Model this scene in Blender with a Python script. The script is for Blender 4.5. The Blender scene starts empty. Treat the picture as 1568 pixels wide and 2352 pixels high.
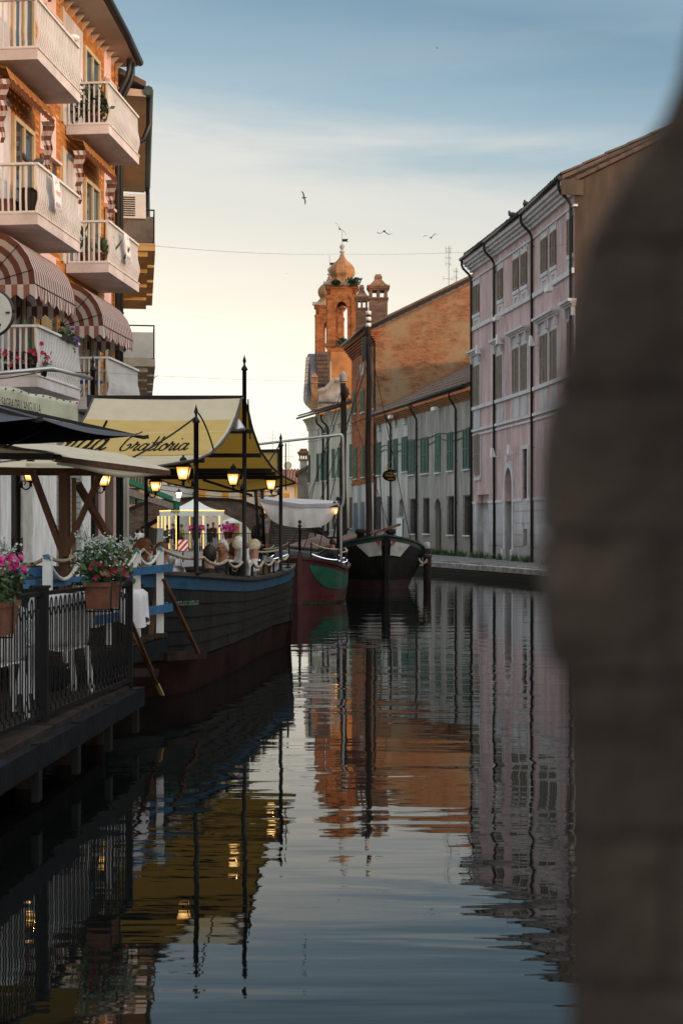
import bpy, bmesh, math, random
from mathutils import Vector, Matrix, noise
V = Vector
R = random.Random(11)
S = bpy.context.scene
C = S.collection
# ------------------------------------------------------------------ camera, sky, sun, exposure
F, XC, YH, CZ = 3267., 784., 1206., 2.0       # focal length, centre, horizon of the survey frame; eye height
cam_d = bpy.data.cameras.new('camera')
cam = bpy.data.objects.new('camera', cam_d); C.objects.link(cam)
cam.location = (0, 0, CZ); cam.rotation_euler = (math.radians(90), 0, 0)
cam_d.sensor_fit = 'VERTICAL'; cam_d.sensor_height = 36.; cam_d.lens = 50.
cam_d.shift_y = (YH - 1176) / 2352.
cam_d.clip_start = 0.05; cam_d.clip_end = 2000
cam_d.dof.use_dof = True; cam_d.dof.focus_distance = 22.; cam_d.dof.aperture_fstop = 5.6
S.camera = cam
S.view_settings.view_transform = 'Standard'
try: S.view_settings.look = 'None'
except Exception: pass
S.view_settings.exposure = 0.5; S.view_settings.gamma = 1.0
try: S.view_settings.use_curve_mapping = False
except Exception: pass
S.render.film_transparent = False
try:
    S.cycles.max_bounces = 6; S.cycles.diffuse_bounces = 3; S.cycles.glossy_bounces = 3
    S.cycles.sample_clamp_indirect = 4.0
    S.cycles.use_denoising = True
except Exception: pass

SUN_DIR = V((0.86, -0.5, 0.085)).normalized()    # towards the low sun: behind the camera, over the right bank
def make_world():
    w = bpy.data.worlds.new('World'); S.world = w; w.use_nodes = True
    nt = w.node_tree; nt.nodes.clear(); N = nt.nodes.new; L = nt.links.new
    out = N('ShaderNodeOutputWorld'); bg = N('ShaderNodeBackground'); L(bg.outputs[0], out.inputs[0])
    tc = N('ShaderNodeTexCoord')
    def math_(op, a, b=None, clamp=False):
        n = N('ShaderNodeMath'); n.operation = op; n.use_clamp = clamp
        for i, x in enumerate((a, b)):
            if x is None: continue
            if isinstance(x, (int, float)): n.inputs[i].default_value = x
            else: L(x, n.inputs[i])
        return n.outputs[0]
    sep = N('ShaderNodeSeparateXYZ'); L(tc.outputs['Generated'], sep.inputs[0])
    X, Y, Z = sep.outputs
    zc = math_('MAXIMUM', Z, 0.0)
    # distance from the after-glow: low over the canal, a little left of the view axis; wraps on round the horizon
    dot = N('ShaderNodeVectorMath'); dot.operation = 'DOT_PRODUCT'
    L(tc.outputs['Generated'], dot.inputs[0]); dot.inputs[1].default_value = V((-0.30, 0.95, 0.0)).normalized()
    g = math_('MINIMUM', math_('MULTIPLY', math_('SUBTRACT', 1.0, dot.outputs['Value']), 0.55), 0.13)
    t = math_('ADD', zc, g)
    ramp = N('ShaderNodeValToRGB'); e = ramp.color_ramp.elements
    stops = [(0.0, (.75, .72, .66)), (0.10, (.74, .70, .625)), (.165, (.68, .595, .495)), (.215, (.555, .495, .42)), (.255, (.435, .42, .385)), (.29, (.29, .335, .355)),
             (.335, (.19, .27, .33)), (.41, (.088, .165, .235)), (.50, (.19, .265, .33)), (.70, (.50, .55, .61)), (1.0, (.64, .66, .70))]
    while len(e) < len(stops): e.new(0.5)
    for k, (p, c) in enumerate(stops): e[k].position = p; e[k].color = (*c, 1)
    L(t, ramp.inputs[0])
    # thin high cloud, stretched along the horizon
    mp = N('ShaderNodeMapping'); L(tc.outputs['Generated'], mp.inputs[0]); mp.inputs['Scale'].default_value = (2.2, 2.2, 15.)
    mp.inputs['Rotation'].default_value = (0, math.radians(5), 0)
    nz = N('ShaderNodeTexNoise'); L(mp.outputs[0], nz.inputs[0]); nz.inputs['Scale'].default_value = 1.6
    nz.inputs['Detail'].default_value = 7; nz.inputs['Roughness'].default_value = .55; nz.inputs['Distortion'].default_value = .4
    cr = N('ShaderNodeValToRGB'); L(nz.outputs[0], cr.inputs[0])
    cr.color_ramp.elements[0].position = .32; cr.color_ramp.elements[1].position = .60
    # cloud sheet between about 9 and 17 degrees up, tailing off above
    band = N('ShaderNodeValToRGB'); L(math_('ADD', Z, math_('MULTIPLY', X, .09)), band.inputs[0])
    b = band.color_ramp.elements
    for k, (p, c) in enumerate([(.10, 0.25), (.20, .75), (.262, .9), (.285, .12), (.6, .04)]):
        if k > 1: b.new(p)
        b[k].position = p; b[k].color = (c, c, c, 1)
    fac = math_('MULTIPLY', math_('MULTIPLY', cr.outputs[0], band.outputs[0]), .85)
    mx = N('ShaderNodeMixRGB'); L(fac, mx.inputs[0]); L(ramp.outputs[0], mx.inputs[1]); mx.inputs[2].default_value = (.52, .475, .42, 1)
    sky = N('ShaderNodeTexSky'); sky.sky_type = 'NISHITA'; sky.sun_disc = False
    sky.sun_elevation = math.asin(SUN_DIR.z); sky.sun_rotation = math.atan2(SUN_DIR.x, SUN_DIR.y)
    sc = N('ShaderNodeMixRGB'); sc.blend_type = 'ADD'; sc.inputs[0].default_value = .05
    L(mx.outputs[0], sc.inputs[1]); L(sky.outputs[0], sc.inputs[2])
    # the sun's own glow in the sky round it, behind the camera
    ds = N('ShaderNodeVectorMath'); ds.operation = 'DOT_PRODUCT'; L(tc.outputs['Generated'], ds.inputs[0]); ds.inputs[1].default_value = SUN_DIR
    gl = math_('MULTIPLY', math_('POWER', math_('MAXIMUM', ds.outputs['Value'], 0.0), 2.0), 1.5)
    ag = N('ShaderNodeMixRGB'); ag.blend_type = 'ADD'; L(gl, ag.inputs[0]); ag.use_clamp = False
    L(sc.outputs[0], ag.inputs[1]); ag.inputs[2].default_value = (1.0, .90, .78, 1)
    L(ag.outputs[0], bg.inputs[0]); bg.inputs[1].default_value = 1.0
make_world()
sl = bpy.data.lights.new('sun', 'SUN'); sl.energy = 1.75; sl.angle = math.radians(3); sl.color = (1.0, .56, .31)
sun = bpy.data.objects.new('sun', sl); C.objects.link(sun)
sun.rotation_euler = SUN_DIR.to_track_quat('Z', 'Y').to_euler()

# ------------------------------------------------------------------ helpers
def W(x, y, Y): return V(((x - XC) / F * Y, Y, CZ + (YH - y) / F * Y))
def WX(x, Y): return (x - XC) / F * Y
def WZ(y, Y): return CZ + (YH - y) / F * Y
ORG = {}
class Fr:
    """a facade: origin p0, s runs along it, d is outwards (towards the canal)"""
    def __init__(s, p0, p1, out):
        s.p = V((p0[0], p0[1], 0)); u = V((p1[0] - p0[0], p1[1] - p0[1], 0)); s.len = u.length; s.u = u.normalized()
        n = V((s.u.y, -s.u.x, 0)); s.n = n if n.dot(V((out[0], out[1], 0))) > 0 else -n
    def pt(s, a, z, d=0): return s.p + s.u * a + s.n * d + V((0, 0, z))
    def at(s, x):
        """distance along the facade of the plan ray through survey column x"""
        k = (x - XC) / F       # X = kY
        return (k * s.p.y - s.p.x) / (s.u.x - k * s.u.y)
    def Y(s, a): return s.p.y + s.u.y * a
    def z(s, a, y): return WZ(y, s.Y(a))
class MB:
    def __init__(s): s.v = []; s.f = []; s.m = []; s.sm = []
    def add(s, vs, fs, mi=0, smooth=False):
        o = len(s.v); s.v += [V(p) for p in vs]
        for f in fs: s.f.append([i + o for i in f]); s.m.append(mi); s.sm.append(smooth)
        return s
    def hexa(s, c, mi=0):
        return s.add(c, [(0, 3, 2, 1), (4, 5, 6, 7), (0, 1, 5, 4), (1, 2, 6, 5), (2, 3, 7, 6), (3, 0, 4, 7)], mi)
    def box(s, x0, x1, y0, y1, z0, z1, mi=0):
        return s.hexa([(x0, y0, z0), (x1, y0, z0), (x1, y1, z0), (x0, y1, z0), (x0, y0, z1), (x1, y0, z1), (x1, y1, z1), (x0, y1, z1)], mi)
    def fbox(s, fr, a0, a1, z0, z1, d0, d1, mi=0):
        p = fr.pt
        return s.hexa([p(a0, z0, d0), p(a1, z0, d0), p(a1, z0, d1), p(a0, z0, d1), p(a0, z1, d0), p(a1, z1, d0), p(a1, z1, d1), p(a0, z1, d1)], mi)
    def beam(s, p, q, w, h=None, mi=0, up=(0, 0, 1)):
        p, q = V(p), V(q); h = h or w; d = (q - p).normalized(); up = V(up)
        if abs(d.dot(up)) > .98: up = V((0, 1, 0))
        a = d.cross(up).normalized() * w / 2; b = a.cross(d).normalized() * h / 2
        return s.hexa([p - a - b, p + a - b, p + a + b, p - a + b, q - a - b, q + a - b, q + a + b, q - a + b], mi)
    def tube(s, pts, r, n=8, mi=0, cap=True, smooth=True, flat=1.0):
        pts = [V(p) for p in pts]; k = len(pts); r = r if isinstance(r, (list, tuple)) else [r] * k
        vs = []; up = V((0, 0, 1)); pa = None
        for i, p in enumerate(pts):
            t = (pts[min(i + 1, k - 1)] - pts[max(i - 1, 0)])
            t = t.normalized() if t.length > 1e-9 else V((0, 0, 1))
            if pa is None:
                ref = up if abs(t.dot(up)) < .95 else V((1, 0, 0)); a = t.cross(ref).normalized()
            else:
                a = pa - t * pa.dot(t); a = a.normalized() if a.length > 1e-6 else t.cross(V((1, 0, 0))).normalized()
            pa = a; b = t.cross(a)
            for j in range(n):
                th = 2 * math.pi * j / n
                vs.append(p + (a * math.cos(th) + b * math.sin(th) * flat) * r[i])
        fs = [(i * n + j, i * n + (j + 1) % n, (i + 1) * n + (j + 1) % n, (i + 1) * n + j) for i in range(k - 1) for j in range(n)]
        s.add(vs, fs, mi, smooth)
        if cap:
            o = len(s.v) - len(vs)
            for ring in (list(range(n))[::-1], [(k - 1) * n + j for j in range(n)]):
                s.f.append([o + i for i in ring]); s.m.append(mi); s.sm.append(False)
        return s
    def lathe(s, prof, c=(0, 0, 0), n=16, mi=0, smooth=True, rot=0., sx=1., sy=1.):
        c = V(c); k = len(prof)
        vs = [c + V((r * math.cos(rot + 2 * math.pi * j / n) * sx, r * math.sin(rot + 2 * math.pi * j / n) * sy, z)) for r, z in prof for j in range(n)]
        fs = [(i * n + j, i * n + (j + 1) % n, (i + 1) * n + (j + 1) % n, (i + 1) * n + j) for i in range(k - 1) for j in range(n)]
        s.add(vs, fs, mi, smooth); o = len(s.v) - len(vs)
        for ring in (list(range(n))[::-1], [(k - 1) * n + j for j in range(n)]):
            s.f.append([o + i for i in ring]); s.m.append(mi); s.sm.append(False)
        return s
    def prism(s, poly, ex, mi=0):
        poly = [V(p) for p in poly]; ex = V(ex); n = len(poly)
        vs = poly + [p + ex for p in poly]
        return s.add(vs, [tuple(range(n))[::-1], tuple(range(n, 2 * n))] + [(i, (i + 1) % n, (i + 1) % n + n, i + n) for i in range(n)], mi)
    def grid(s, fn, nu, nv, mi=0, smooth=True, th=0):
        vs = [V(fn(i / nu, j / nv)) for i in range(nu + 1) for j in range(nv + 1)]
        fs = [(i * (nv + 1) + j, (i + 1) * (nv + 1) + j, (i + 1) * (nv + 1) + j + 1, i * (nv + 1) + j + 1) for i in range(nu) for j in range(nv)]
        return s.add(vs, fs, mi, smooth)
    def ball(s, c, r, n=10, mi=0, sc=(1, 1, 1)):
        c = V(c); k = max(4, n // 2 + 1)
        prof = [(r * math.sin(math.pi * i / k), -r * math.cos(math.pi * i / k)) for i in range(k + 1)]
        vs = [c + V((a * math.cos(2 * math.pi * j / n) * sc[0], a * math.sin(2 * math.pi * j / n) * sc[1], z * sc[2])) for a, z in prof[1:-1] for j in range(n)]
        m = len(prof) - 2
        fs = [(i * n + j, i * n + (j + 1) % n, (i + 1) * n + (j + 1) % n, (i + 1) * n + j) for i in range(m - 1) for j in range(n)]
        vs += [c + V((0, 0, -r * sc[2])), c + V((0, 0, r * sc[2]))]
        fs += [(m * n, (j + 1) % n, j) for j in range(n)] + [(m * n + 1, (m - 1) * n + j, (m - 1) * n + (j + 1) % n) for j in range(n)]
        return s.add(vs, fs, mi, True)
    def build(s, name, mats, parent=None, label=None, cat=None, group=None, kind=None, origin=None, solid=0, remesh=0, fixn=True):
        mats = mats if isinstance(mats, (list, tuple)) else [mats]
        lo = V([min(p[i] for p in s.v) for i in range(3)]); hi = V([max(p[i] for p in s.v) for i in range(3)])
        o0 = V(origin) if origin is not None else V(((lo.x + hi.x) / 2, (lo.y + hi.y) / 2, lo.z))
        me = bpy.data.meshes.new(name)
        me.from_pydata([p - o0 for p in s.v], [], s.f)
        for m in mats: me.materials.append(m)
        me.polygons.foreach_set('material_index', s.m); me.polygons.foreach_set('use_smooth', s.sm)
        if fixn:
            bm = bmesh.new(); bm.from_mesh(me); bmesh.ops.recalc_face_normals(bm, faces=bm.faces); bm.to_mesh(me); bm.free()
        me.update()
        o = bpy.data.objects.new(name, me); C.objects.link(o)
        po = ORG[parent.name] if parent is not None else V((0, 0, 0))
        if parent is not None: o.parent = parent
        o.location = o0 - po; ORG[o.name] = o0
        if solid:
            md = o.modifiers.new('thickness', 'SOLIDIFY'); md.thickness = solid; md.offset = 0
        if remesh:
            md = o.modifiers.new('skin', 'REMESH'); md.mode = 'VOXEL'; md.voxel_size = remesh; md.use_smooth_shade = True
            sm = o.modifiers.new('smooth', 'SMOOTH'); sm.factor = .5; sm.iterations = 2
        tag(o, label, cat, group, kind)
        return o
def tag(o, label=None, cat=None, group=None, kind=None):
    for k, v in (('label', label), ('category', cat), ('group', group), ('kind', kind)):
        if v: o[k] = v
    return o
def thing(name, label, cat, loc=(0, 0, 0), group=None, kind=None):
    o = bpy.data.objects.new(name, None); C.objects.link(o); o.location = loc; o.empty_display_size = .1
    ORG[o.name] = V(loc); return tag(o, label, cat, group, kind)
def part_copy(src, parent, loc, rotz=0, scale=None):
    """another object sharing src's mesh, as a child of parent; loc in world space"""
    o = src.copy(); C.objects.link(o); o.parent = parent; o.location = V(loc) - ORG[parent.name]; o.rotation_euler = (0, 0, rotz)
    if scale: o.scale = scale if isinstance(scale, (tuple, list)) else (scale,) * 3
    ORG[o.name] = V(loc); return o
def dup(root, loc, rotz=0, label=None, group=None, scale=None):
    def cp(o, par):
        c = o.copy(); C.objects.link(c)
        if par is not None: c.parent = par
        for ch in list(o.children): cp(ch, c)
        return c
    r = cp(root, None); r.location = loc; r.rotation_euler = (0, 0, rotz); ORG[r.name] = V(loc)
    if scale: r.scale = (scale,) * 3
    if label: r['label'] = label
    if group: r['group'] = group
    return r
def text(name, body, mat, origin, ux, uy, height, parent, width=None, extrude=.002, lift=.004, shear=0.):
    cu = bpy.data.curves.new(name, 'FONT'); cu.body = body; cu.size = 1.0; cu.extrude = 0; cu.shear = shear
    cu.materials.append(mat)
    o = bpy.data.objects.new(name, cu); C.objects.link(o)
    ux, uy = V(ux).normalized(), V(uy).normalized(); uz = ux.cross(uy)
    bpy.context.view_layer.update()
    w = max(o.dimensions.x, .01); h = .72
    sy = height / h; sx = (width / w) if width else sy
    m = Matrix((ux * sx, uy * sy, uz)).transposed().to_4x4(); m.translation = V(origin) + uz * lift
    if parent is not None: m = Matrix.Translation(-ORG[parent.name]) @ m
    me = bpy.data.meshes.new_from_object(o.evaluated_get(bpy.context.evaluated_depsgraph_get())); me.materials.clear(); me.materials.append(mat)
    bpy.data.objects.remove(o); o = bpy.data.objects.new(name, me); C.objects.link(o)
    if parent is not None: o.parent = parent
    o.matrix_basis = m
    return o

# ------------------------------------------------------------------ materials
def damp_mix(nt, g, col, z0, w, c, ragged=.8, most=.85):
    """rising damp or a tide mark: a ragged stain up to about height z0"""
    N = nt.nodes.new; L = nt.links.new; sp = N('ShaderNodeSeparateXYZ'); L(g.outputs['Position'], sp.inputs[0])
    n = N('ShaderNodeTexNoise'); L(g.outputs['Position'], n.inputs[0]); n.inputs['Scale'].default_value = .9; n.inputs['Detail'].default_value = 7; n.inputs['Roughness'].default_value = .65
    a = N('ShaderNodeMath'); a.operation = 'MULTIPLY_ADD'; L(n.outputs[0], a.inputs[0]); a.inputs[1].default_value = -ragged * 2; L(sp.outputs[2], a.inputs[2])
    m = N('ShaderNodeMapRange'); L(a.outputs[0], m.inputs[0]); m.inputs[1].default_value = z0 - ragged; m.inputs[2].default_value = z0 - ragged + w; m.inputs[3].default_value = most; m.inputs[4].default_value = 0.
    x = N('ShaderNodeMixRGB'); L(m.outputs[0], x.inputs[0]); L(col, x.inputs[1]); x.inputs[2].default_value = (*c, 1); return x.outputs[0]
def M(name, col, rough=.65, var=.12, scale=3., bump=0., bscale=25., metal=0., spec=.4, col2=None, streak=False, emit=None, es=0., detail=5, thr=None, damp=None):
    m = bpy.data.materials.new(name); m.use_nodes = True; nt = m.node_tree; N = nt.nodes.new; L = nt.links.new
    p = nt.nodes['Principled BSDF']
    p.inputs['Roughness'].default_value = rough; p.inputs['Metallic'].default_value = metal
    p.inputs['Specular IOR Level'].default_value = spec
    g = N('ShaderNodeNewGeometry')
    mp = N('ShaderNodeMapping'); L(g.outputs['Position'], mp.inputs[0])
    mp.inputs['Scale'].default_value = (1, 1, .12) if streak else (1, 1, 1)
    if col2 is None: col2 = [c * (1 - var * 2.2) for c in col]; col1 = [min(1, c * (1 + var)) for c in col]
    else: col1 = col
    n = N('ShaderNodeTexNoise'); L(mp.outputs[0], n.inputs[0]); n.inputs['Scale'].default_value = scale; n.inputs['Detail'].default_value = detail
    n.inputs['Roughness'].default_value = .62
    r = N('ShaderNodeValToRGB'); L(n.outputs[0], r.inputs[0])
    a, b = thr or (.32, .68)
    r.color_ramp.elements[0].position = a; r.color_ramp.elements[1].position = b
    r.color_ramp.elements[0].color = (*col2, 1); r.color_ramp.elements[1].color = (*col1, 1)
    col = r.outputs[0]
    if streak:      # finer runs and rubbed patches over the broad ones
        m3 = N('ShaderNodeMapping'); L(g.outputs['Position'], m3.inputs[0]); m3.inputs['Scale'].default_value = (1, 1, .16)
        n3 = N('ShaderNodeTexNoise'); L(m3.outputs[0], n3.inputs[0]); n3.inputs['Scale'].default_value = scale * 5; n3.inputs['Detail'].default_value = 8; n3.inputs['Roughness'].default_value = .7
        r3 = N('ShaderNodeValToRGB'); L(n3.outputs[0], r3.inputs[0]); r3.color_ramp.elements[0].position = .36; r3.color_ramp.elements[1].position = .60
        r3.color_ramp.elements[0].color = (.70, .69, .67, 1); r3.color_ramp.elements[1].color = (1.04, 1.04, 1.04, 1)
        x3 = N('ShaderNodeMixRGB'); x3.blend_type = 'MULTIPLY'; x3.inputs[0].default_value = 1; L(col, x3.inputs[1]); L(r3.outputs[0], x3.inputs[2]); col = x3.outputs[0]
    if damp: col = damp_mix(nt, g, col, *damp)
    L(col, p.inputs['Base Color'])
    if bump:
        n2 = N('ShaderNodeTexNoise'); L(g.outputs['Position'], n2.inputs[0]); n2.inputs['Scale'].default_value = bscale; n2.inputs['Detail'].default_value = 4
        bp = N('ShaderNodeBump'); L(n2.outputs[0], bp.inputs['Height']); bp.inputs['Strength'].default_value = bump; bp.inputs['Distance'].default_value = .02
        L(bp.outputs[0], p.inputs['Normal'])
    if emit:
        p.inputs['Emission Color'].default_value = (*emit, 1); p.inputs['Emission Strength'].default_value = es
    return m
def M_brick(name, u, c1, c2, mortar, plaster=None, bw=.26, bh=.072, pthr=(.50, .60), pscale=.35, rough=.85, damp=None):
    """brickwork in the plane of direction u and the vertical, optionally with plaster left on it in patches"""
    m = bpy.data.materials.new(name); m.use_nodes = True; nt = m.node_tree; N = nt.nodes.new; L = nt.links.new
    p = nt.nodes['Principled BSDF']; p.inputs['Roughness'].default_value = rough; p.inputs['Specular IOR Level'].default_value = .2
    g = N('ShaderNodeNewGeometry'); d = N('ShaderNodeVectorMath'); d.operation = 'DOT_PRODUCT'
    L(g.outputs['Position'], d.inputs[0]); d.inputs[1].default_value = V((u[0], u[1], 0)).normalized()
    sp = N('ShaderNodeSeparateXYZ'); L(g.outputs['Position'], sp.inputs[0])
    cb = N('ShaderNodeCombineXYZ'); L(d.outputs['Value'], cb.inputs[0]); L(sp.outputs[2], cb.inputs[1])
    b = N('ShaderNodeTexBrick'); L(cb.outputs[0], b.inputs['Vector'])
    b.inputs['Color1'].default_value = (*c1, 1); b.inputs['Color2'].default_value = (*c2, 1); b.inputs['Mortar'].default_value = (*mortar, 1)
    b.inputs['Scale'].default_value = 1.; b.inputs['Brick Width'].default_value = bw; b.inputs['Row Height'].default_value = bh
    b.inputs['Mortar Size'].default_value = .010; b.inputs['Mortar Smooth'].default_value = .3; b.inputs['Bias'].default_value = -.2
    ms = N('ShaderNodeMapping'); L(g.outputs['Position'], ms.inputs[0]); ms.inputs['Scale'].default_value = (1, 1, 3.2)
    n = N('ShaderNodeTexNoise'); L(ms.outputs[0], n.inputs[0]); n.inputs['Scale'].default_value = .9; n.inputs['Detail'].default_value = 10; n.inputs['Roughness'].default_value = .82
    r = N('ShaderNodeValToRGB'); L(n.outputs[0], r.inputs[0]); r.color_ramp.elements[0].position = .36; r.color_ramp.elements[1].position = .62
    r.color_ramp.elements[0].color = (.36, .33, .31, 1); r.color_ramp.elements[1].color = (1.15, 1.1, 1.05, 1)
    mu = N('ShaderNodeMixRGB'); mu.blend_type = 'MULTIPLY'; mu.inputs[0].default_value = 1; L(b.outputs[0], mu.inputs[1]); L(r.outputs[0], mu.inputs[2])
    col = mu.outputs[0]
    if plaster:
        n2 = N('ShaderNodeTexNoise'); L(g.outputs['Position'], n2.inputs[0]); n2.inputs['Scale'].default_value = pscale; n2.inputs['Detail'].default_value = 10; n2.inputs['Roughness'].default_value = .74
        r2 = N('ShaderNodeValToRGB'); L(n2.outputs[0], r2.inputs[0]); r2.color_ramp.elements[0].position = pthr[0]; r2.color_ramp.elements[1].position = pthr[1]
        mx = N('ShaderNodeMixRGB'); L(r2.outputs[0], mx.inputs[0]); L(col, mx.inputs[1]); mx.inputs[2].default_value = (*plaster, 1); col = mx.outputs[0]
    if damp: col = damp_mix(nt, g, col, *damp)
    L(col, p.inputs['Base Color'])
    bp = N('ShaderNodeBump'); L(b.outputs['Fac'], bp.inputs['Height']); bp.inputs['Strength'].default_value = .5; bp.inputs['Distance'].default_value = -.008
    L(bp.outputs[0], p.inputs['Normal'])
    return m
def M_stripe(name, axis, period, c1, c2, duty=.5, rough=.85, phase=0.):
    m = bpy.data.materials.new(name); m.use_nodes = True; nt = m.node_tree; N = nt.nodes.new; L = nt.links.new
    p = nt.nodes['Principled BSDF']; p.inputs['Roughness'].default_value = rough; p.inputs['Specular IOR Level'].default_value = .15
    tc = N('ShaderNodeUVMap') if axis == 'uv' else N('ShaderNodeNewGeometry')
    d = N('ShaderNodeVectorMath'); d.operation = 'DOT_PRODUCT'
    L(tc.outputs[0] if axis != 'uv' else tc.outputs[0], d.inputs[0]); d.inputs[1].default_value = (1, 0, 0) if axis == 'uv' else V(axis)
    a = N('ShaderNodeMath'); a.operation = 'MULTIPLY_ADD'; L(d.outputs['Value'], a.inputs[0]); a.inputs[1].default_value = 1 / period; a.inputs[2].default_value = phase
    f = N('ShaderNodeMath'); f.operation = 'FRACT'; L(a.outputs[0], f.inputs[0])
    h = N('ShaderNodeMath'); h.operation = 'GREATER_THAN'; L(f.outputs[0], h.inputs[0]); h.inputs[1].default_value = duty
    mx = N('ShaderNodeMixRGB'); L(h.outputs[0], mx.inputs[0]); mx.inputs[1].default_value = (*c1, 1); mx.inputs[2].default_value = (*c2, 1)
    n = N('ShaderNodeTexNoise'); n.inputs['Scale'].default_value = 6; n.inputs['Detail'].default_value = 6
    g2 = N('ShaderNodeNewGeometry'); L(g2.outputs['Position'], n.inputs[0])
    r = N('ShaderNodeValToRGB'); L(n.outputs[0], r.inputs[0]); r.color_ramp.elements[0].color = (.75, .73, .7, 1); r.color_ramp.elements[1].color = (1.05, 1.05, 1.05, 1)
    mu = N('ShaderNodeMixRGB'); mu.blend_type = 'MULTIPLY'; mu.inputs[0].default_value = 1; L(mx.outputs[0], mu.inputs[1]); L(r.outputs[0], mu.inputs[2])
    L(mu.outputs[0], p.inputs['Base Color'])
    return m
def cloth(name, top, under, trans=.25, nscale=5.):
    """awning cloth: its own colour outside, another inside, some light passing through"""
    m = bpy.data.materials.new(name); m.use_nodes = True; nt = m.node_tree; N = nt.nodes.new; L = nt.links.new
    out = nt.nodes['Material Output']; nt.nodes.remove(nt.nodes['Principled BSDF'])
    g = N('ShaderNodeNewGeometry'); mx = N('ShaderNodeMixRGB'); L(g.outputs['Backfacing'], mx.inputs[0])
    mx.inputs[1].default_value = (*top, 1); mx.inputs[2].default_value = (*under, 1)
    n = N('ShaderNodeTexNoise'); L(g.outputs['Position'], n.inputs[0]); n.inputs['Scale'].default_value = nscale; n.inputs['Detail'].default_value = 6
    r = N('ShaderNodeValToRGB'); L(n.outputs[0], r.inputs[0]); r.color_ramp.elements[0].color = (.82, .8, .76, 1); r.color_ramp.elements[1].color = (1.05, 1.05, 1.05, 1)
    mu = N('ShaderNodeMixRGB'); mu.blend_type = 'MULTIPLY'; mu.inputs[0].default_value = 1; L(mx.outputs[0], mu.inputs[1]); L(r.outputs[0], mu.inputs[2])
    d = N('ShaderNodeBsdfDiffuse'); t = N('ShaderNodeBsdfTranslucent'); L(mu.outputs[0], d.inputs[0]); L(mu.outputs[0], t.inputs[0])
    ms = N('ShaderNodeMixShader'); ms.inputs[0].default_value = trans; L(d.outputs[0], ms.inputs[1]); L(t.outputs[0], ms.inputs[2]); L(ms.outputs[0], out.inputs[0])
    return m
def M_water():
    m = bpy.data.materials.new('canal_water'); m.use_nodes = True; nt = m.node_tree; N = nt.nodes.new; L = nt.links.new
    p = nt.nodes['Principled BSDF']; p.inputs['Base Color'].default_value = (.0035, .005, .0045, 1)
    p.inputs['Roughness'].default_value = .012; p.inputs['IOR'].default_value = 1.41
    g = N('ShaderNodeNewGeometry')
    def wave(sx, sy, sc, det, rot=0., dist=0.):
        mp = N('ShaderNodeMapping'); L(g.outputs['Position'], mp.inputs[0]); mp.inputs['Scale'].default_value = (sx, sy, 1); mp.inputs['Rotation'].default_value = (0, 0, rot)
        n = N('ShaderNodeTexNoise'); L(mp.outputs[0], n.inputs[0]); n.inputs['Scale'].default_value = sc; n.inputs['Detail'].default_value = det; n.inputs['Distortion'].default_value = dist
        n.inputs['Roughness'].default_value = .5
        return n.outputs[0]
    a = wave(.55, 1.9, .9, 2, .12, .3); b = wave(.45, 3.0, 3.0, 2, -.06); c = wave(.22, .5, .8, 2)
    ad = N('ShaderNodeMath'); ad.operation = 'MULTIPLY_ADD'; L(b, ad.inputs[0]); ad.inputs[1].default_value = .11; L(a, ad.inputs[2])
    # calm and ruffled patches
    r = N('ShaderNodeMapRange'); L(c, r.inputs[0]); r.inputs[1].default_value = .35; r.inputs[2].default_value = .65; r.inputs[3].default_value = .35; r.inputs[4].default_value = 1.1
    ml = N('ShaderNodeMath'); ml.operation = 'MULTIPLY'; L(ad.outputs[0], ml.inputs[0]); L(r.outputs[0], ml.inputs[1])
    bp = N('ShaderNodeBump'); L(ad.outputs[0], bp.inputs['Height']); bp.inputs['Distance'].default_value = .011
    L(r.outputs[0], bp.inputs['Strength'])
    L(bp.outputs[0], p.inputs['Normal'])
    return m
m_water = M_water()
m_stone = M('quay_stone', (.36, .35, .33), .85, .2, 1.5, .3)
m_pave = M('paving', (.20, .195, .19), .9, .18, 1.2, .3)
m_bed = M('canal_bed', (.06, .055, .045), .95)
m_mud = M('damp_wall', (.10, .085, .07), .8, .3, 1.5, .4)
m_pink = M('pink_plaster', (.62, .46, .455), .9, .13, 1.3, .15, streak=True)
m_whitep = M('white_plaster', (.56, .55, .565), .9, .12, .9, .15, streak=True, damp=(1.1, .9, (.27, .25, .235)))
m_grey = M('grey_plaster', (.36, .35, .32), .92, .20, .9, .2, streak=True, damp=(1.5, 1.2, (.21, .19, .16)))
m_pale = M('pale_plaster', (.56, .57, .53), .92, .0, .7, .2, col2=(.30, .31, .30), streak=True, thr=(.40, .58), damp=(2.2, 1.6, (.25, .25, .24)))
m_cream = M('cream_plaster', (.60, .57, .47), .92, .16, .8, .2, streak=True, damp=(2., 1.6, (.33, .30, .25)))
m_brown = M('brown_plaster', (.125, .085, .056), .95, .0, .45, .3, col2=(.06, .043, .033), streak=True)
m_trim = M('white_trim', (.58, .58, .60), .8, .08, 2.)
m_gutter = M('gutter_metal', (.022, .024, .026), .45, .1, 3., metal=.3)
m_roof = M('roof_tile', (.17, .10, .07), .9, .0, 2.2, .3, col2=(.075, .06, .05))
m_green = M('green_shutter_paint', (.018, .085, .062), .55, .12, 3.)
m_green2 = M('faded_shutter_paint', (.07, .16, .11), .65, .2, 3.)
m_tanshut = M('tan_shutter_paint', (.23, .19, .145), .7, .15, 3.)
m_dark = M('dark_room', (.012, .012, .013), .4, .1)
m_glass = M('window_glass', (.03, .04, .045), .06, .1, 1., spec=.8)
m_iron = M('black_iron', (.012, .012, .013), .5, .1, 5., metal=.2, spec=.2)
m_wood = M('brown_wood', (.11, .045, .020), .6, .2, 6., .2, streak=True)
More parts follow.
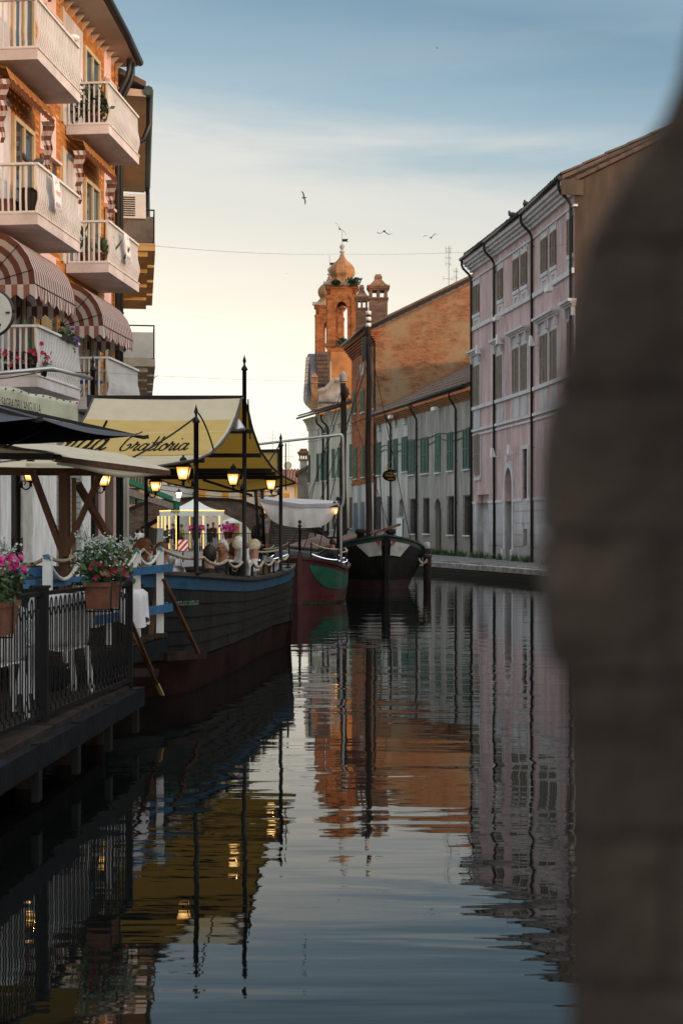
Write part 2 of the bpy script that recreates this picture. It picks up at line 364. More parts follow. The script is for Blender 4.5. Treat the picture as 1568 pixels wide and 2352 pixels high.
m_oldwood = M('old_wood', (.036, .027, .022), .85, .25, 5., .4, spec=.1, streak=True)
m_white = M('white_paint', (.72, .72, .71), .55, .05, 4.)
m_blue = M('blue_paint', (.035, .13, .27), .5, .18, 5.)
m_rope = M('rope', (.46, .39, .28), .9, .2, 30., .5, bscale=120)
m_ropew = M('white_rope', (.66, .65, .62), .9, .1, 30., .5, bscale=120)
m_terra = M('terracotta', (.15, .060, .036), .8, .2, 6., .2)
m_leaf = M('leaf', (.055, .11, .035), .6, .3, 9.)
m_leafd = M('dark_leaf', (.02, .05, .02), .6, .3, 9.)
m_petw = M('white_petal', (.36, .40, .37), .7, .1, 9.)
m_petr = M('red_petal', (.36, .012, .05), .6, .2, 9.)
m_petm = M('magenta_petal', (.45, .02, .17), .6, .2, 9.)
m_petp = M('violet_petal', (.09, .04, .2), .6, .2, 9.)
m_ink = M('sign_ink', (.010, .007, .005), .8, .1, spec=.05)
def M_lamp(name, c0, c1, s0, s1):
    """lit frosted glass, hottest before the bulb in its middle"""
    m = M(name, (.8, .6, .3), .4, 0, emit=c0, es=1.); nt = m.node_tree; N = nt.nodes.new; L = nt.links.new; p = nt.nodes['Principled BSDF']
    tc = N('ShaderNodeTexCoord'); d = N('ShaderNodeVectorMath'); d.operation = 'DISTANCE'; L(tc.outputs['Generated'], d.inputs[0]); d.inputs[1].default_value = (.5, .5, .52)
    r = N('ShaderNodeMapRange'); L(d.outputs['Value'], r.inputs[0]); r.inputs[1].default_value = .08; r.inputs[2].default_value = .62; r.inputs[3].default_value = s1; r.inputs[4].default_value = s0; L(r.outputs[0], p.inputs['Emission Strength'])
    x = N('ShaderNodeMixRGB'); q = N('ShaderNodeMapRange'); L(d.outputs['Value'], q.inputs[0]); q.inputs[1].default_value = .05; q.inputs[2].default_value = .55; L(q.outputs[0], x.inputs[0]); x.inputs[1].default_value = (*c1, 1); x.inputs[2].default_value = (*c0, 1); L(x.outputs[0], p.inputs['Emission Color'])
    return m
m_glow = M_lamp('lamp_glass', (1., .42, .07), (1., .72, .32), .75, 3.2)
m_glow2 = M('bright_lamp_glass', (.9, .8, .6), .4, .0, emit=(1., .80, .50), es=6.)
m_string = M('string_light', (.9, .7, .3), .4, .0, emit=(1., .55, .10), es=1.5)
m_led = M('led_strip', (.8, .85, 1.), .4, .0, emit=(.80, .86, 1.), es=1.0)
m_steel = M('galvanised_steel', (.42, .43, .44), .38, .08, 6., metal=.8)
m_bird = M('bird_feather', (.05, .05, .055), .8, .2, 20.)
# ================================================================== THE SETTING
def poly_land(name, edge, back, z, z0, mats):
    mb = MB(); pts = [(x, y) for x, y in edge] + list(back)
    mb.prism([(x, y, z0) for x, y in pts], (0, 0, z - z0), 0)
    return mb.build(name, mats, kind='structure')
MB().add([(-400, -60, -1.6), (400, -60, -1.6), (400, 700, -1.6), (-400, 700, -1.6)], [(0, 1, 2, 3)]).build('ground', m_bed, kind='structure')
MB().add([(-60, -30, 0), (60, -30, 0), (60, 140, 0), (-60, 140, 0)], [(0, 1, 2, 3)]).build('canal_water', m_water, kind='structure')
QZ = .43
REDGE = [(7.0, -25), (7.7, 30), (7.45, 43), (6.78, 48.4), (3.57, 59), (1.6, 65), (-1.4, 73), (-3.4, 85), (-5.2, 95), (-5.8, 108)]
right_quay = poly_land('right_quay', REDGE, [(-5.8, 260), (150, 260), (150, -25)], QZ, -1.5, [m_pave])
LEDGE = [(-4.7, -25), (-4.7, 24), (-4.3, 40), (-4.6, 55), (-5.6, 70), (-6.8, 84), (-7.2, 91), (-13.9, 95.5), (-13.9, 108)]
left_quay = poly_land('left_quay', LEDGE[::-1], [(-150, -25), (-150, 108)], QZ, -1.5, [m_pave])
poly_land('far_quay', [(-150, 108.01), (-5.81, 108.01)], [(-5.81, 260), (-150, 260)], QZ - .004, -1.5, [m_pave])
# coping stones and the brick face of the right quay
m_quayb = M_brick('quay_brick', (-.3, .95), (.11, .05, .035), (.075, .042, .032), (.07, .065, .055), damp=(.16, .10, (.018, .022, .012), .06, 1.))
m_cop = M('coping_stone', (.30, .29, .27), .85, .25, 3., .4)
cop0 = None
def coping(edge, parent, inside, ymin, ymax):
    for i in range(len(edge) - 1):
        p, q = V((*edge[i], 0)), V((*edge[i + 1], 0)); L = (q - p).length; u = (q - p) / L; n = V((u.y, -u.x, 0)) * inside
        k = max(1, int(L / 1.25)); st = L / k
        for j in range(k):
            m = p + u * (j + .5) * st
            if not ymin < m.y < ymax: continue
            w = st - .02; zt = QZ + .04 + R.uniform(-.008, .008)
            a, b = m - u * w / 2 - n * .06, m + u * w / 2 - n * .06
            c, d = b + n * .5, a + n * .5
            MB().hexa([a + V((0, 0, QZ - .14)), b + V((0, 0, QZ - .14)), c + V((0, 0, QZ - .14)), d + V((0, 0, QZ - .14)),
                       a + V((0, 0, zt)), b + V((0, 0, zt)), c + V((0, 0, zt)), d + V((0, 0, zt))]).build('coping_stone', m_cop, parent)
        fb = MB(); a, b = p - n * .02, q - n * .02
        fb.hexa([a + V((0, 0, -1)), b + V((0, 0, -1)), b + n * .3 + V((0, 0, -1)), a + n * .3 + V((0, 0, -1)),
                 a + V((0, 0, QZ - .15)), b + V((0, 0, QZ - .15)), b + n * .3 + V((0, 0, QZ - .15)), a + n * .3 + V((0, 0, QZ - .15))])
        if ymax > m.y > ymin - 12: fb.build('brick_face', m_quayb, parent)
ORG[right_quay.name] = V(right_quay.location); ORG[left_quay.name] = V(left_quay.location)
coping(REDGE, right_quay, 1, 34, 69)
coping(LEDGE[::-1], left_quay, 1, 8, 70)

# ------------------------------------------------------------------ facade parts
def wall_holes(mb, fr, a0, a1, z0, z1, holes, depth=.28, mi=0, mr=0):
    A = sorted({a0, a1} | {h[i] for h in holes for i in (0, 1)}); Z = sorted({z0, z1} | {h[i] for h in holes for i in (2, 3)})
    for i in range(len(A) - 1):
        for j in range(len(Z) - 1):
            am, zm = (A[i] + A[i + 1]) / 2, (Z[j] + Z[j + 1]) / 2
            if any(h[0] < am < h[1] and h[2] < zm < h[3] for h in holes): continue
            mb.add([fr.pt(A[i], Z[j]), fr.pt(A[i + 1], Z[j]), fr.pt(A[i + 1], Z[j + 1]), fr.pt(A[i], Z[j + 1])], [(0, 1, 2, 3)], mi)
    for b0, b1, y0, y1 in [h[:4] for h in holes]:
        c = [(b0, y0), (b1, y0), (b1, y1), (b0, y1)]
        for k in range(4):
            (s, z), (t, w) = c[k], c[(k + 1) % 4]
            mb.add([fr.pt(s, z), fr.pt(t, w), fr.pt(t, w, -depth), fr.pt(s, z, -depth)], [(0, 1, 2, 3)], mr)
def arch_fill(mb, fr, a0, a1, zs, zt, depth=.28, mi=0, n=12, pointed=1.0):
    """fills the corners of a rectangular opening above the springing so that it reads as an arch"""
    m = (a0 + a1) / 2; r = (a1 - a0) / 2
    arc = [(m - r * math.cos(math.pi * k / n), zs + (zt - zs) * math.sin(math.pi * k / n) ** pointed) for k in range(n + 1)]
    for k in range(n):
        (s, z), (t, w) = arc[k], arc[k + 1]
        mb.add([fr.pt(s, z), fr.pt(t, w), fr.pt(t, zt), fr.pt(s, zt)], [(0, 1, 2, 3)], mi)
        mb.add([fr.pt(s, z), fr.pt(t, w), fr.pt(t, w, -depth), fr.pt(s, z, -depth)], [(0, 1, 2, 3)], mi)
def shutter(fr, a0, a1, z0, z1, mat, parent, d=.0, pitch=.085, leaves=2, label=None, shelf=None):
    mb = MB(); w = .055
    for k in range(leaves):
        s0 = a0 + (a1 - a0) * k / leaves + .006; s1 = a0 + (a1 - a0) * (k + 1) / leaves - .006
        mb.fbox(fr, s0, s0 + w, z0, z1, d, d + .045); mb.fbox(fr, s1 - w, s1, z0, z1, d, d + .045)
        mid = z0 + (z1 - z0) * .48
        for za in (z0, mid, z1 - w): mb.fbox(fr, s0 + w, s1 - w, za, za + w, d + .002, d + .043)
        mb.add([fr.pt(s0 + w, z0, d + .006), fr.pt(s1 - w, z0, d + .006), fr.pt(s1 - w, z1, d + .006), fr.pt(s0 + w, z1, d + .006)], [(0, 1, 2, 3)])
        z = z0 + w + .01
        while z < z1 - w - .03:
            if not mid - .02 < z < mid + w + .01 or True:
                mb.add([fr.pt(s0 + w, z, d + .042), fr.pt(s1 - w, z, d + .042), fr.pt(s1 - w, z + pitch * .72, d + .010), fr.pt(s0 + w, z + pitch * .72, d + .010)], [(0, 1, 2, 3)])
            z += pitch
    return mb.build('shutter', mat, parent, label)
def sill(fr, a0, a1, z, parent, mat=None, h=.07, out=.11, over=.07):
    return MB().fbox(fr, a0 - over, a1 + over, z - h, z, -.05, out).build('sill', mat or m_trim, parent)
def pipe(fr, a, z1, parent, z0=QZ, d=.09, over=.55, r=.055, name='drainpipe'):
    pts = [fr.pt(a, z1, d + over), fr.pt(a, z1 - .28, d + over), fr.pt(a, z1 - .45, d + over * .85), fr.pt(a, z1 - .75, d + .1), fr.pt(a, z1 - .95, d), fr.pt(a, z0, d)]
    mb = MB().tube(pts, r, 8)
    z = z0 + .6
    while z < z1 - 1.2: mb.fbox(fr, a - r - .015, a + r + .015, z, z + .04, 0, d + r); z += 2.1
    return mb.build(name, m_gutter, parent)
def gutter(fr, a0, a1, z, parent, over, r=.085):
    pts = [fr.pt(a0, z, over), fr.pt(a1, z, over)]
    return MB().tube(pts, r, 8).build('gutter', m_gutter, parent)
def tiles(fr, a0, a1, z0, d0, run, pitch, parent, mat, pw=.26, kind='stuff'):
    """rows of half-round tiles running up the slope, joined with uneven ends"""
    mb = MB(); n = int((a1 - a0) / pw); k = max(2, int(run / .8)); rr = random.Random(int(a1 * 100))
    for i in range(n):
        s = a0 + (i + .5) * pw
        for j in range(k):
            e0 = j / k * run - .03; e1 = (j + 1) / k * run + .02; lift = .02 + rr.uniform(0, .02); r = pw * .46 * rr.uniform(.92, 1.05)
            ds = rr.uniform(-.02, .02)
            vs = []
            for e, up in ((e0, lift + .035), (e1, lift)):
                for q in range(5):
                    th = math.pi * q / 4
                    vs.append(fr.pt(s + ds - r * math.cos(th), z0 + e * pitch + up + r * .75 * math.sin(th), d0 - e))
            mb.add(vs, [(q, q + 1, q + 6, q + 5) for q in range(4)], 0, True)
    return mb.build('roof_tiles', mat, parent, kind=kind)
def roof_slab(fr, a0, a1, z0, d0, run, pitch, parent, mat, th=.14):
    mb = MB(); p = fr.pt
    b = [p(a0, z0, d0), p(a1, z0, d0), p(a1, z0 + run * pitch, d0 - run), p(a0, z0 + run * pitch, d0 - run)]
    mb.hexa(b + [q + V((0, 0, th)) for q in b]); return mb.build('roof', mat, parent)
def grille(fr, a0, a1, z0, z1, parent, d=.07):
    mb = MB(); n = 5
    for i in range(n + 1):
        s = a0 + (a1 - a0) * i / n; mb.fbox(fr, s - .009, s + .009, z0, z1, d, d + .018)
    for i in range(5):
        z = z0 + (z1 - z0) * i / 4; mb.fbox(fr, a0 - .03, a1 + .03, z - .012, z + .012, d - .03, d + .022)
    return mb.build('window_grille', m_iron, parent)
def pane(fr, a0, a1, z0, z1, parent, mat, d=-.2, name='window_pane'):
    return MB().fbox(fr, a0, a1, z0, z1, d - .03, d).build(name, mat, parent)

OUT = (-1, -.2)
# ------------------------------------------------------------------ pink house (facade of three bends following the canal)
pk = [Fr((8.73, 53.4), (8.04, 59.4), OUT), Fr((8.04, 59.4), (7.13, 65.4), OUT), Fr((7.13, 65.4), (6.42, 69.7), OUT)]
pink = thing('pink_house', 'pink three storey house with white trim and tan shutters, tallest on the right bank', 'house', (8., 61, QZ))
H3, H2, Hs2, Hs1, Hb = 14.5, 11.47, 7.67, 6.54, 3.06
def on_pink(x):
    for f in pk:
        a = f.at(x)
        if -.05 <= a <= f.len + .05: return f, a
    f = pk[0] if x > 1200 else pk[2]
    return f, f.at(x)
holes = {f: [] for f in pk}
def colspan(on, x0, x1):
    f, a = on((x0 + x1) / 2); return f, min(f.at(x0), f.at(x1)), max(f.at(x0), f.at(x1))
# ground floor openings
fE, e0, e1 = colspan(on_pink, 1096, 1121.5); holes[fE].append((e0, e1, QZ, fE.z((e0 + e1) / 2, 1136)))
fA, g0, g1 = colspan(on_pink, 1160, 1177); gz = fA.z((g0 + g1) / 2, 1074); holes[fA].append((g0, g1, QZ, gz))
fT, t0, t1 = colspan(on_pink, 1200, 1211); holes[fT].append((t0, t1, fT.z(t0, 1145), fT.z(t0, 1030)))
fN, n0, n1 = colspan(on_pink, 1202, 1210.5); nz0, nz1 = fN.z(n0, 1254), fN.z(n0, 1215); holes[fN].append((n0, n1, nz0, nz1))
mb = MB(); mw = MB()
for f in pk:
    up = [(a, b, max(z0, Hb), z1) for a, b, z0, z1 in holes[f] if z1 > Hb]
    lo = [(a, b, z0, min(z1, Hb - .001)) for a, b, z0, z1 in holes[f] if z0 < Hb]
    wall_holes(mb, f, 0, f.len, Hb, H3, up); wall_holes(mw, f, 0, f.len, 0, Hb, lo)
arch_fill(mb, fA, g0, g1, gz - .95, gz)
# hidden sides and back of the block
for f, s in ((pk[2], pk[2].len),): mb.add([f.pt(s, 0), f.pt(s, 0, -10), f.pt(s, H3 + .6, -10), f.pt(s, H3 + .6)], [(0, 1, 2, 3)])
mb.build('wall', m_pink, pink); mw.build('base_wall', m_whitep, pink, 'white rendered ground floor with scored courses')
# rendered courses of the white base, as proud bands
for f in pk:
    for k in range(5):
        z0 = QZ + .14 + k * .51
        segs = [(0., f.len)]
        for (a, b, q0, q1) in holes[f]:
            if q0 < z0 + .4 and q1 > z0:
                ex = .24 if f is fA and a == g0 else .03
                segs = [s for (p, q) in segs for s in ((p, min(q, a - ex)), (max(p, b + ex), q)) if s[1] - s[0] > .05]
        for p, q in segs: MB().fbox(f, p, q, z0, z0 + .47, 0, .025).build('base_course', m_whitep, pink)
# gable end: brown, unpainted
G = Fr((8.73, 53.4), (20, 52.2), (0, -1))
gm = MB(); gl = 11.0
gm.add([G.pt(0, 0, 0), G.pt(gl, 0, 0), G.pt(gl, H3 + .35 + gl * .46, 0), G.pt(0, H3 + .35, 0), G.pt(0, 0, -.3), G.pt(gl, 0, -.3), G.pt(gl, H3 + .35 + gl * .46, -.3), G.pt(0, H3 + .35, -.3)],
       [(0, 1, 2, 3), (4, 5, 6, 7), (0, 3, 7, 4), (1, 2, 6, 5), (3, 2, 6, 7)])
gm.build('gable_wall', m_brown, pink, 'stained brown gable wall of the pink house')
# eaves: stepped cornice, gutter, roof
for f in pk:
    c = MB(); x0, x1 = (-.12 if f is pk[0] else -.02), f.len + (.02 if f is not pk[2] else .1)
    for z0, z1, o in ((H3 - .55, H3 - .47, .07), (H3 - .12, H3 + .02, .14), (H3 + .02, H3 + .14, .26), (H3 + .14, H3 + .26, .40), (H3 + .26, H3 + .42, .52)): c.fbox(f, x0, x1, z0, z1, -.1, o)
    c.build('cornice', m_trim, pink)
    if f is pk[0]: MB().fbox(f, -.17, -.123, H3 - .14, H3 + .43, -.3, .54).build('cornice_end_cover', m_brown, pink)  # brown cap added over the white cornice end to hide its sunlit face
    gutter(f, x0, x1, H3 + .50, pink, .60)
    roof_slab(f, x0, x1, H3 + .46, .5, 9.6, .46, pink, m_roof); tiles(f, x0, x1, H3 + .60, .5, 6.0, .46, pink, m_roof, .3)
    for zc, hh, o in ((H2, .2, .09), (Hs2 - .08, .16, .10), (Hs1 - .2, .09, .06), (Hs1, .12, .10), (Hb - .04, .13, .06)):
        segs = [(0., f.len)]
        for (a, b, q0, q1) in holes[f]:
            if q0 < zc + hh and q1 > zc:
                ex = .26 if f is fA and a == g0 else .0
                segs = [s for (p, q) in segs for s in ((p, min(q, a - ex)), (max(p, b + ex), q)) if s[1] - s[0] > .05]
        for p, q in segs: MB().fbox(f, p, q, zc, zc + hh, -.02, o).build('string_course', m_trim, pink)
# verge tiles of the gable
gv = MB()
for k in range(26):
    s = -.4 + k * .42; gv.hexa([G.pt(s, H3 + .42 + s * .46 + dz, dd) for dz, dd in ()] or [G.pt(s, H3 + .40 + s * .46, -.3), G.pt(s + .46, H3 + .40 + (s + .46) * .46, -.3), G.pt(s + .46, H3 + .40 + (s + .46) * .46, .12), G.pt(s, H3 + .40 + s * .46, .12),
             G.pt(s, H3 + .56 + s * .46, -.3), G.pt(s + .46, H3 + .52 + (s + .46) * .46, -.3), G.pt(s + .46, H3 + .52 + (s + .46) * .46, .12), G.pt(s, H3 + .56 + s * .46, .12)])
gv.build('verge_tiles', m_roof, pink, kind='stuff')
# windows
for x0, x1 in ((1304, 1314), (1265, 1277), (1243.6, 1256.5), (1197.5, 1210), (1179.6, 1191), (1144, 1154.5), (1087.5, 1100.6)):
    f, a, b = colspan(on_pink, x0, x1); c = (a + b) / 2; z0, z1 = 12.28, 13.62
    shutter(f, a, b, z0, z1, m_tanshut, pink, .035)
    mbd = MB(); mbd.fbox(f, a - .04, b + .04, z1 + .03, z1 + .22, 0, .03)
    for k in range(3):
        s = a + (b - a) * k / 2; mbd.fbox(f, s - .12, s + .12, z1 + .22, z1 + (.42, .50, .42)[k], 0, .028)
    mbd.fbox(f, a - .10, b + .10, z0 - .20, z0 - .04, 0, .07)
    mbd.fbox(f, a - .04, b + .04, z0 - .36, z0 - .20, 0, .03)
    for s in (a + .03, b - .03): mbd.fbox(f, s - .12, s + .12, z0 - .62, z0 - .36, 0, .028)
    mbd.build('window_surround', m_trim, pink)
for xs in (((1265.5, 1279), (1242, 1258)), ((1197.5, 1210.5), (1178.5, 1191.5)), ((1140.8, 1153.5),), ((1088, 1101.5),), ((1305, 1318),)):
    f, _ = on_pink(sum(xs[0]) / 2); A = [f.at(x) for p in xs for x in p]; a, b = min(A), max(A)
    for p in xs:
        q0, q1 = sorted((f.at(p[0]), f.at(p[1])))
        shutter(f, q0, q1, Hs2 + .10, 9.72, m_tanshut, pink, .04, pitch=.10)
        sr = MB()
        sr.fbox(f, q0 - .14, q0 - .005, Hs2 + .08, 9.74, 0, .035); sr.fbox(f, q1 + .005, q1 + .14, Hs2 + .08, 9.74, 0, .035)
        sr.fbox(f, q0 - .14, q1 + .14, 9.74, 10.22, 0, .035)
        for s in (q0 - .08, q1 + .08): sr.fbox(f, s - .07, s + .07, 9.86, 10.22, .035, .16)
        sr.build('window_surround', m_trim, pink)
        MB().fbox(f, q0 - .06, q1 + .06, Hs1 + .16, Hs2 - .1, 0, .022).build('apron_panel', m_whitep, pink)
    pd = MB()
    for z0, z1, o in ((10.22, 10.30, .16), (10.30, 10.37, .24), (10.37, 10.47, .34)): pd.fbox(f, a - .18 - o * .4, b + .18 + o * .4, z0, z1, 0, o)
    pd.build('window_hood', m_trim, pink)
f, a, b = colspan(on_pink, 1091.4, 1102); shutter(f, a, b, 4.45, 6.4, m_tanshut, pink, .035)
s_ = MB(); s_.fbox(f, a - .12, a - .004, 4.3, 6.5, 0, .03); s_.fbox(f, b + .004, b + .12, 4.3, 6.5, 0, .03); s_.fbox(f, a - .12, b + .12, 4.16, 4.30, 0, .08); s_.build('window_surround', m_trim, pink)
f, a, b = fT, t0, t1; z0, z1 = fT.z(t0, 1145), fT.z(t0, 1030); pane(f, a, b, z0, z1, pink, m_oldwood)
s_ = MB(); s_.fbox(f, a - .16, a, z0, z1 + .16, 0, .035); s_.fbox(f, b, b + .16, z0, z1 + .16, 0, .035); s_.fbox(f, a, b, z1, z1 + .16, 0, .035); s_.build('window_surround', m_trim, pink)
grille(f, a, b, z0, z1, pink, -.08)
pane(fN, n0, n1, nz0, nz1, pink, m_whitep, -.18, 'niche_panel')
# arched doorway: surround ring and grey door
ring = MB(); m_, r_ = (g0 + g1) / 2, (g1 - g0) / 2; n = 16; zs = gz - .95; wd = .2
for k in range(n):
    q = []
    for kk in (k, k + 1):
        th = math.pi * kk / n; co, si = math.cos(th), math.sin(th)
        q += [(m_ - r_ * co, zs + .95 * si), (m_ - (r_ + wd) * co, zs + (.95 + wd * 1.7) * si)]
    (a1_, z1_), (a2_, z2_), (a3_, z3_), (a4_, z4_) = q
    ring.hexa([fA.pt(a1_, z1_, 0), fA.pt(a2_, z2_, 0), fA.pt(a4_, z4_, 0), fA.pt(a3_, z3_, 0), fA.pt(a1_, z1_, .06), fA.pt(a2_, z2_, .06), fA.pt(a4_, z4_, .06), fA.pt(a3_, z3_, .06)])
ring.fbox(fA, g0 - wd, g0, QZ + .5, zs, 0, .06); ring.fbox(fA, g1, g1 + wd, QZ + .5, zs, 0, .06)
ring.fbox(fA, g0 - wd - .06, g0, QZ, QZ + .5, 0, .14); ring.fbox(fA, g1, g1 + wd + .06, QZ, QZ + .5, 0, .14)
ring.fbox(fA, m_ - .14, m_ + .14, gz + .30, gz + .52, 0, .16)
ring.build('door_surround', m_trim, pink)
m_gdoor = M('grey_door_paint', (.30, .30, .30), .6, .08)
d_ = MB().fbox(fA, g0, g1, QZ, gz, -.30, -.26); d_.fbox(fA, m_ - .012, m_ + .012, QZ + .05, gz - .1, -.26, -.245)
for z in (QZ + .25, QZ + 1.3, QZ + 2.3): d_.fbox(fA, g0 + .07, m_ - .06, z, z + .85, -.26, -.245); d_.fbox(fA, m_ + .06, g1 - .07, z, z + .85, -.26, -.245)
d_.build('arched_door', m_gdoor, pink)
# recessed entrance: grey side wall, dark door at its near end
pane(fE, e0, e1, QZ, fE.z((e0 + e1) / 2, 1136), pink, M('entry_wall', (.42, .42, .43), .9), -.27, 'entry_wall')
MB().fbox(fE, e0 + .06, e0 + .55, QZ, QZ + 2.6, -.27, -.22).build('entry_door', m_oldwood, pink)
for x in (1082.5, 1138.2, 1225, 1315):
    f, a = on_pink(x); pipe(f, min(max(a, .05), f.len - .05), H3 + .5, pink, over=.48, r=.06)
# floodlights on the facade
def flood(x, y, long=False):
    f, a = on_pink(x); z = f.z(a, y); mb = MB(); L_ = .30 if long else .10
    if long:
        mb.beam(f.pt(a, z + .05, .0), f.pt(a, z + .02, .45), .05, .05); mb.fbox(f, a - .42, a + .1, z - .14, z + .04, .30, .52)
    else:
        mb.beam(f.pt(a, z - .12, .0), f.pt(a, z - .08, .22), .05, .05)
        q = [f.pt(a - .13, z - .14, .16), f.pt(a + .13, z - .14, .16), f.pt(a + .13, z - .14, .38), f.pt(a - .13, z - .14, .38),
             f.pt(a - .13, z + .28, .30), f.pt(a + .13, z + .28, .30), f.pt(a + .13, z + .28, .36), f.pt(a - .13, z + .28, .36)]
        mb.hexa(q)
    mb.build('floodlight', m_white, pink)
for x, y in ((1110.5, 1016 - 0), ): pass
for x, y in ((1145, 1043), (1184, 1036), (1110, 806), (1157.5, 783.5), (1235, 787)): flood(x, y)
for x, y in ((1157, 731), (1280, 664)): flood(x, y, True)

# ------------------------------------------------------------------ grey house
gf = Fr((6.42, 69.7), (2.2, 88.4), OUT); GH = 8.62
grey = thing('grey_house', 'long low grey house with dark green shutters and barred ground floor windows', 'house', (4.3, 79, QZ))
ga = gf.at
def gspan(x0, x1): return min(ga(x0), ga(x1)), max(ga(x0), ga(x1))
gh = []; low = []
for x0, x1, y0, y1 in ((1066, 1080, 1140, 1229), (1029, 1042, 1142, 1228), (973, 985.6, 1146, 1225.5), (942.6, 954, 1148, 1226), (891.5, 899.5, 1142, 1215), (865.5, 874.5, 1143, 1218)):
    a, b = gspan(x0, x1); c = (a + b) / 2; low.append((a, b, gf.z(c, y1), gf.z(c, y0)))
da, db = gspan(999, 1013); dz = gf.z((da + db) / 2, 1145)
na, nb = gspan(915.5, 925.5); nzb, nzt = gf.z(na, 1186), gf.z(na, 1146)
att = []
for x0, x1, y0, y1 in ((927.5, 934.5, 946, 972), (906.5, 911.5, 958, 978), (894, 899, 956, 980), (869, 874.5, 962.5, 987)):
    a, b = gspan(x0, x1); c = (a + b) / 2; att.append((a, b, gf.z(c, y1), gf.z(c, y0)))
sp = ga(935)
mb = MB(); mp_ = MB()
hh = low + att + [(da, db, QZ, dz), (na, nb, nzb, nzt)]
wall_holes(mb, gf, 0, sp, 0, GH, [h for h in hh if h[0] < sp]); arch_fill(mb, gf, da, db, dz - .6, dz)
wall_holes(mp_, gf, sp, gf.len, 0, GH, [h for h in hh if h[0] > sp]); arch_fill(mp_, gf, na, nb, nzt - .4, nzt)
mb.build('wall', m_grey, grey); mp_.build('wall', m_pale, grey, 'pale patched plaster of the house front')
for a, b, z0, z1 in low:
    pane(gf, a, b, z0, z1, grey, m_glass); grille(gf, a, b, z0 - .05, z1 + .05, grey, .05); sill(gf, a, b, z0, grey)
for a, b, z0, z1 in att: pane(gf, a, b, z0, z1, grey, m_dark); sill(gf, a, b, z0, grey, h=.05)
pane(gf, da, db, QZ, dz, grey, M('dark_door_paint', (.05, .05, .05), .5), -.24, 'arched_door'); pane(gf, na, nb, nzb, nzt, grey, m_brown, -.26, 'niche_panel')
MB().fbox(gf, da - .1, db + .1, QZ, QZ + .07, -.05, .12).build('doorstep', m_trim, grey)
hood = MB()
for k in range(10):
    t0_, t1_ = math.pi * k / 10, math.pi * (k + 1) / 10; m_, r_ = (da + db) / 2, (db - da) / 2 + .02
    q = [(m_ - rr * math.cos(t), dz - .6 + (.6 + rr - r_) * math.sin(t)) for t in (t0_, t1_) for rr in (r_, r_ + .14)]
    hood.hexa([gf.pt(q[i][0], q[i][1], dd) for dd in (0, .04) for i in (0, 1, 3, 2)])
hood.build('door_arch', m_grey, grey)
wa, wb = gspan(911.5, 928); MB().fbox(gf, wa, wb, QZ, gf.z(wa, 1190), 0, .05).build('white_door', m_white, grey, 'white ground floor door beside the black boat')
MB().fbox(gf, wa - .02, wa + .22, QZ, gf.z(wa, 1190) - .02, .05, .07).build('door_strip', m_green, grey)
for x0, x1, y0, y1, mt in ((1064, 1078.5, 985, 1076, m_green), (1028, 1040.5, 992.7, 1080, m_green), (1000.5, 1011.5, 999, 1084, m_green2), (967, 984, 1004.5, 1086, m_green),
                           (938, 952, 1010.8, 1089, m_green), (923.5, 935.4, 1003, 1082, m_green), (904, 913.5, 1008, 1086, m_green), (891.5, 899.5, 1011, 1089, m_green), (866, 875, 1015.5, 1090, m_green)):
    a, b = gspan(x0, x1); c = (a + b) / 2; z0, z1 = gf.z(c, y1), gf.z(c, y0); shutter(gf, a, b, z0, z1, mt, grey, .02, label='faded pale green shutter' if mt is m_green2 else None)
    sill(gf, a, b, z0 - .03, grey)
for x in (1049.5, 959, 899.5): pipe(gf, ga(x), GH + .22, grey, over=.36)
pipe(gf, .12, GH + .22, grey, over=.36) if False else None
gutter(gf, -.0, gf.len + .1, GH + .2, grey, .46, .10)
m_eave = M('eave_brick', (.34, .15, .06), .85, .2, 4.)
for k in range(5): MB().fbox(gf, 0, gf.len, GH - .42 + k * .085, GH - .36 + k * .085, -.2, .05 + k * .07).build('eave_course', m_eave, grey)
roof_slab(gf, 0, gf.len, GH + .04, .42, 7.2, .5, grey, m_roof); tiles(gf, 0, gf.len, GH + .19, .44, 7.0, .5, grey, m_roof, .27)
for x, y in ((1010, 939), (909, 957)):
    a = ga(x); z = gf.z(a, y); MB().beam(gf.pt(a, z, 0), gf.pt(a, z, .35), .05).fbox(gf, a - .5, a + .12, z - .12, z + .07, .28, .48).build('floodlight', m_white, grey)
# cables looping along the wall
for z_, sag in ((gf.z(0, 978), .25), (gf.z(6, 1000) - .15, .5)):
    pts = []
    for k in range(41):
        s = gf.len * k / 40; pts.append(gf.pt(s, z_ - sag * abs(math.sin(s * .55)) * .6, .03))
    MB().tube(pts, .022, 5).build('wall_cable', m_gutter, grey)
# chimney on the roof, against the brick gable
a = ga(893); ch = MB(); zt = WZ(922, 88)
ch.fbox(gf, a - .45, a + .45, GH + .3, zt - .5, -2.2, -1.4)
for z0, z1, o in ((zt - .5, zt - .4, .10), (zt + .0, zt + .1, .12), (zt + .1, zt + .2, .06)): ch.fbox(gf, a - .45 - o, a + .45 + o, z0, z1, -2.2 - o, -1.4 + o)
for s in (-.42, .30): ch.fbox(gf, a + s, a + s + .12, zt - .4, zt, -2.2, -1.4)
ch.fbox(gf, a - .2, a + .2, zt + .2, zt + .42, -2., -1.6); ch.fbox(gf, a - .1, a + .1, zt + .42, zt + .62, -1.9, -1.7)
m_chim = M_brick('chimney_brick', (.97, .22), (.34, .15, .08), (.22, .11, .07), (.3, .26, .2))
ch.build('chimney', m_chim, grey)

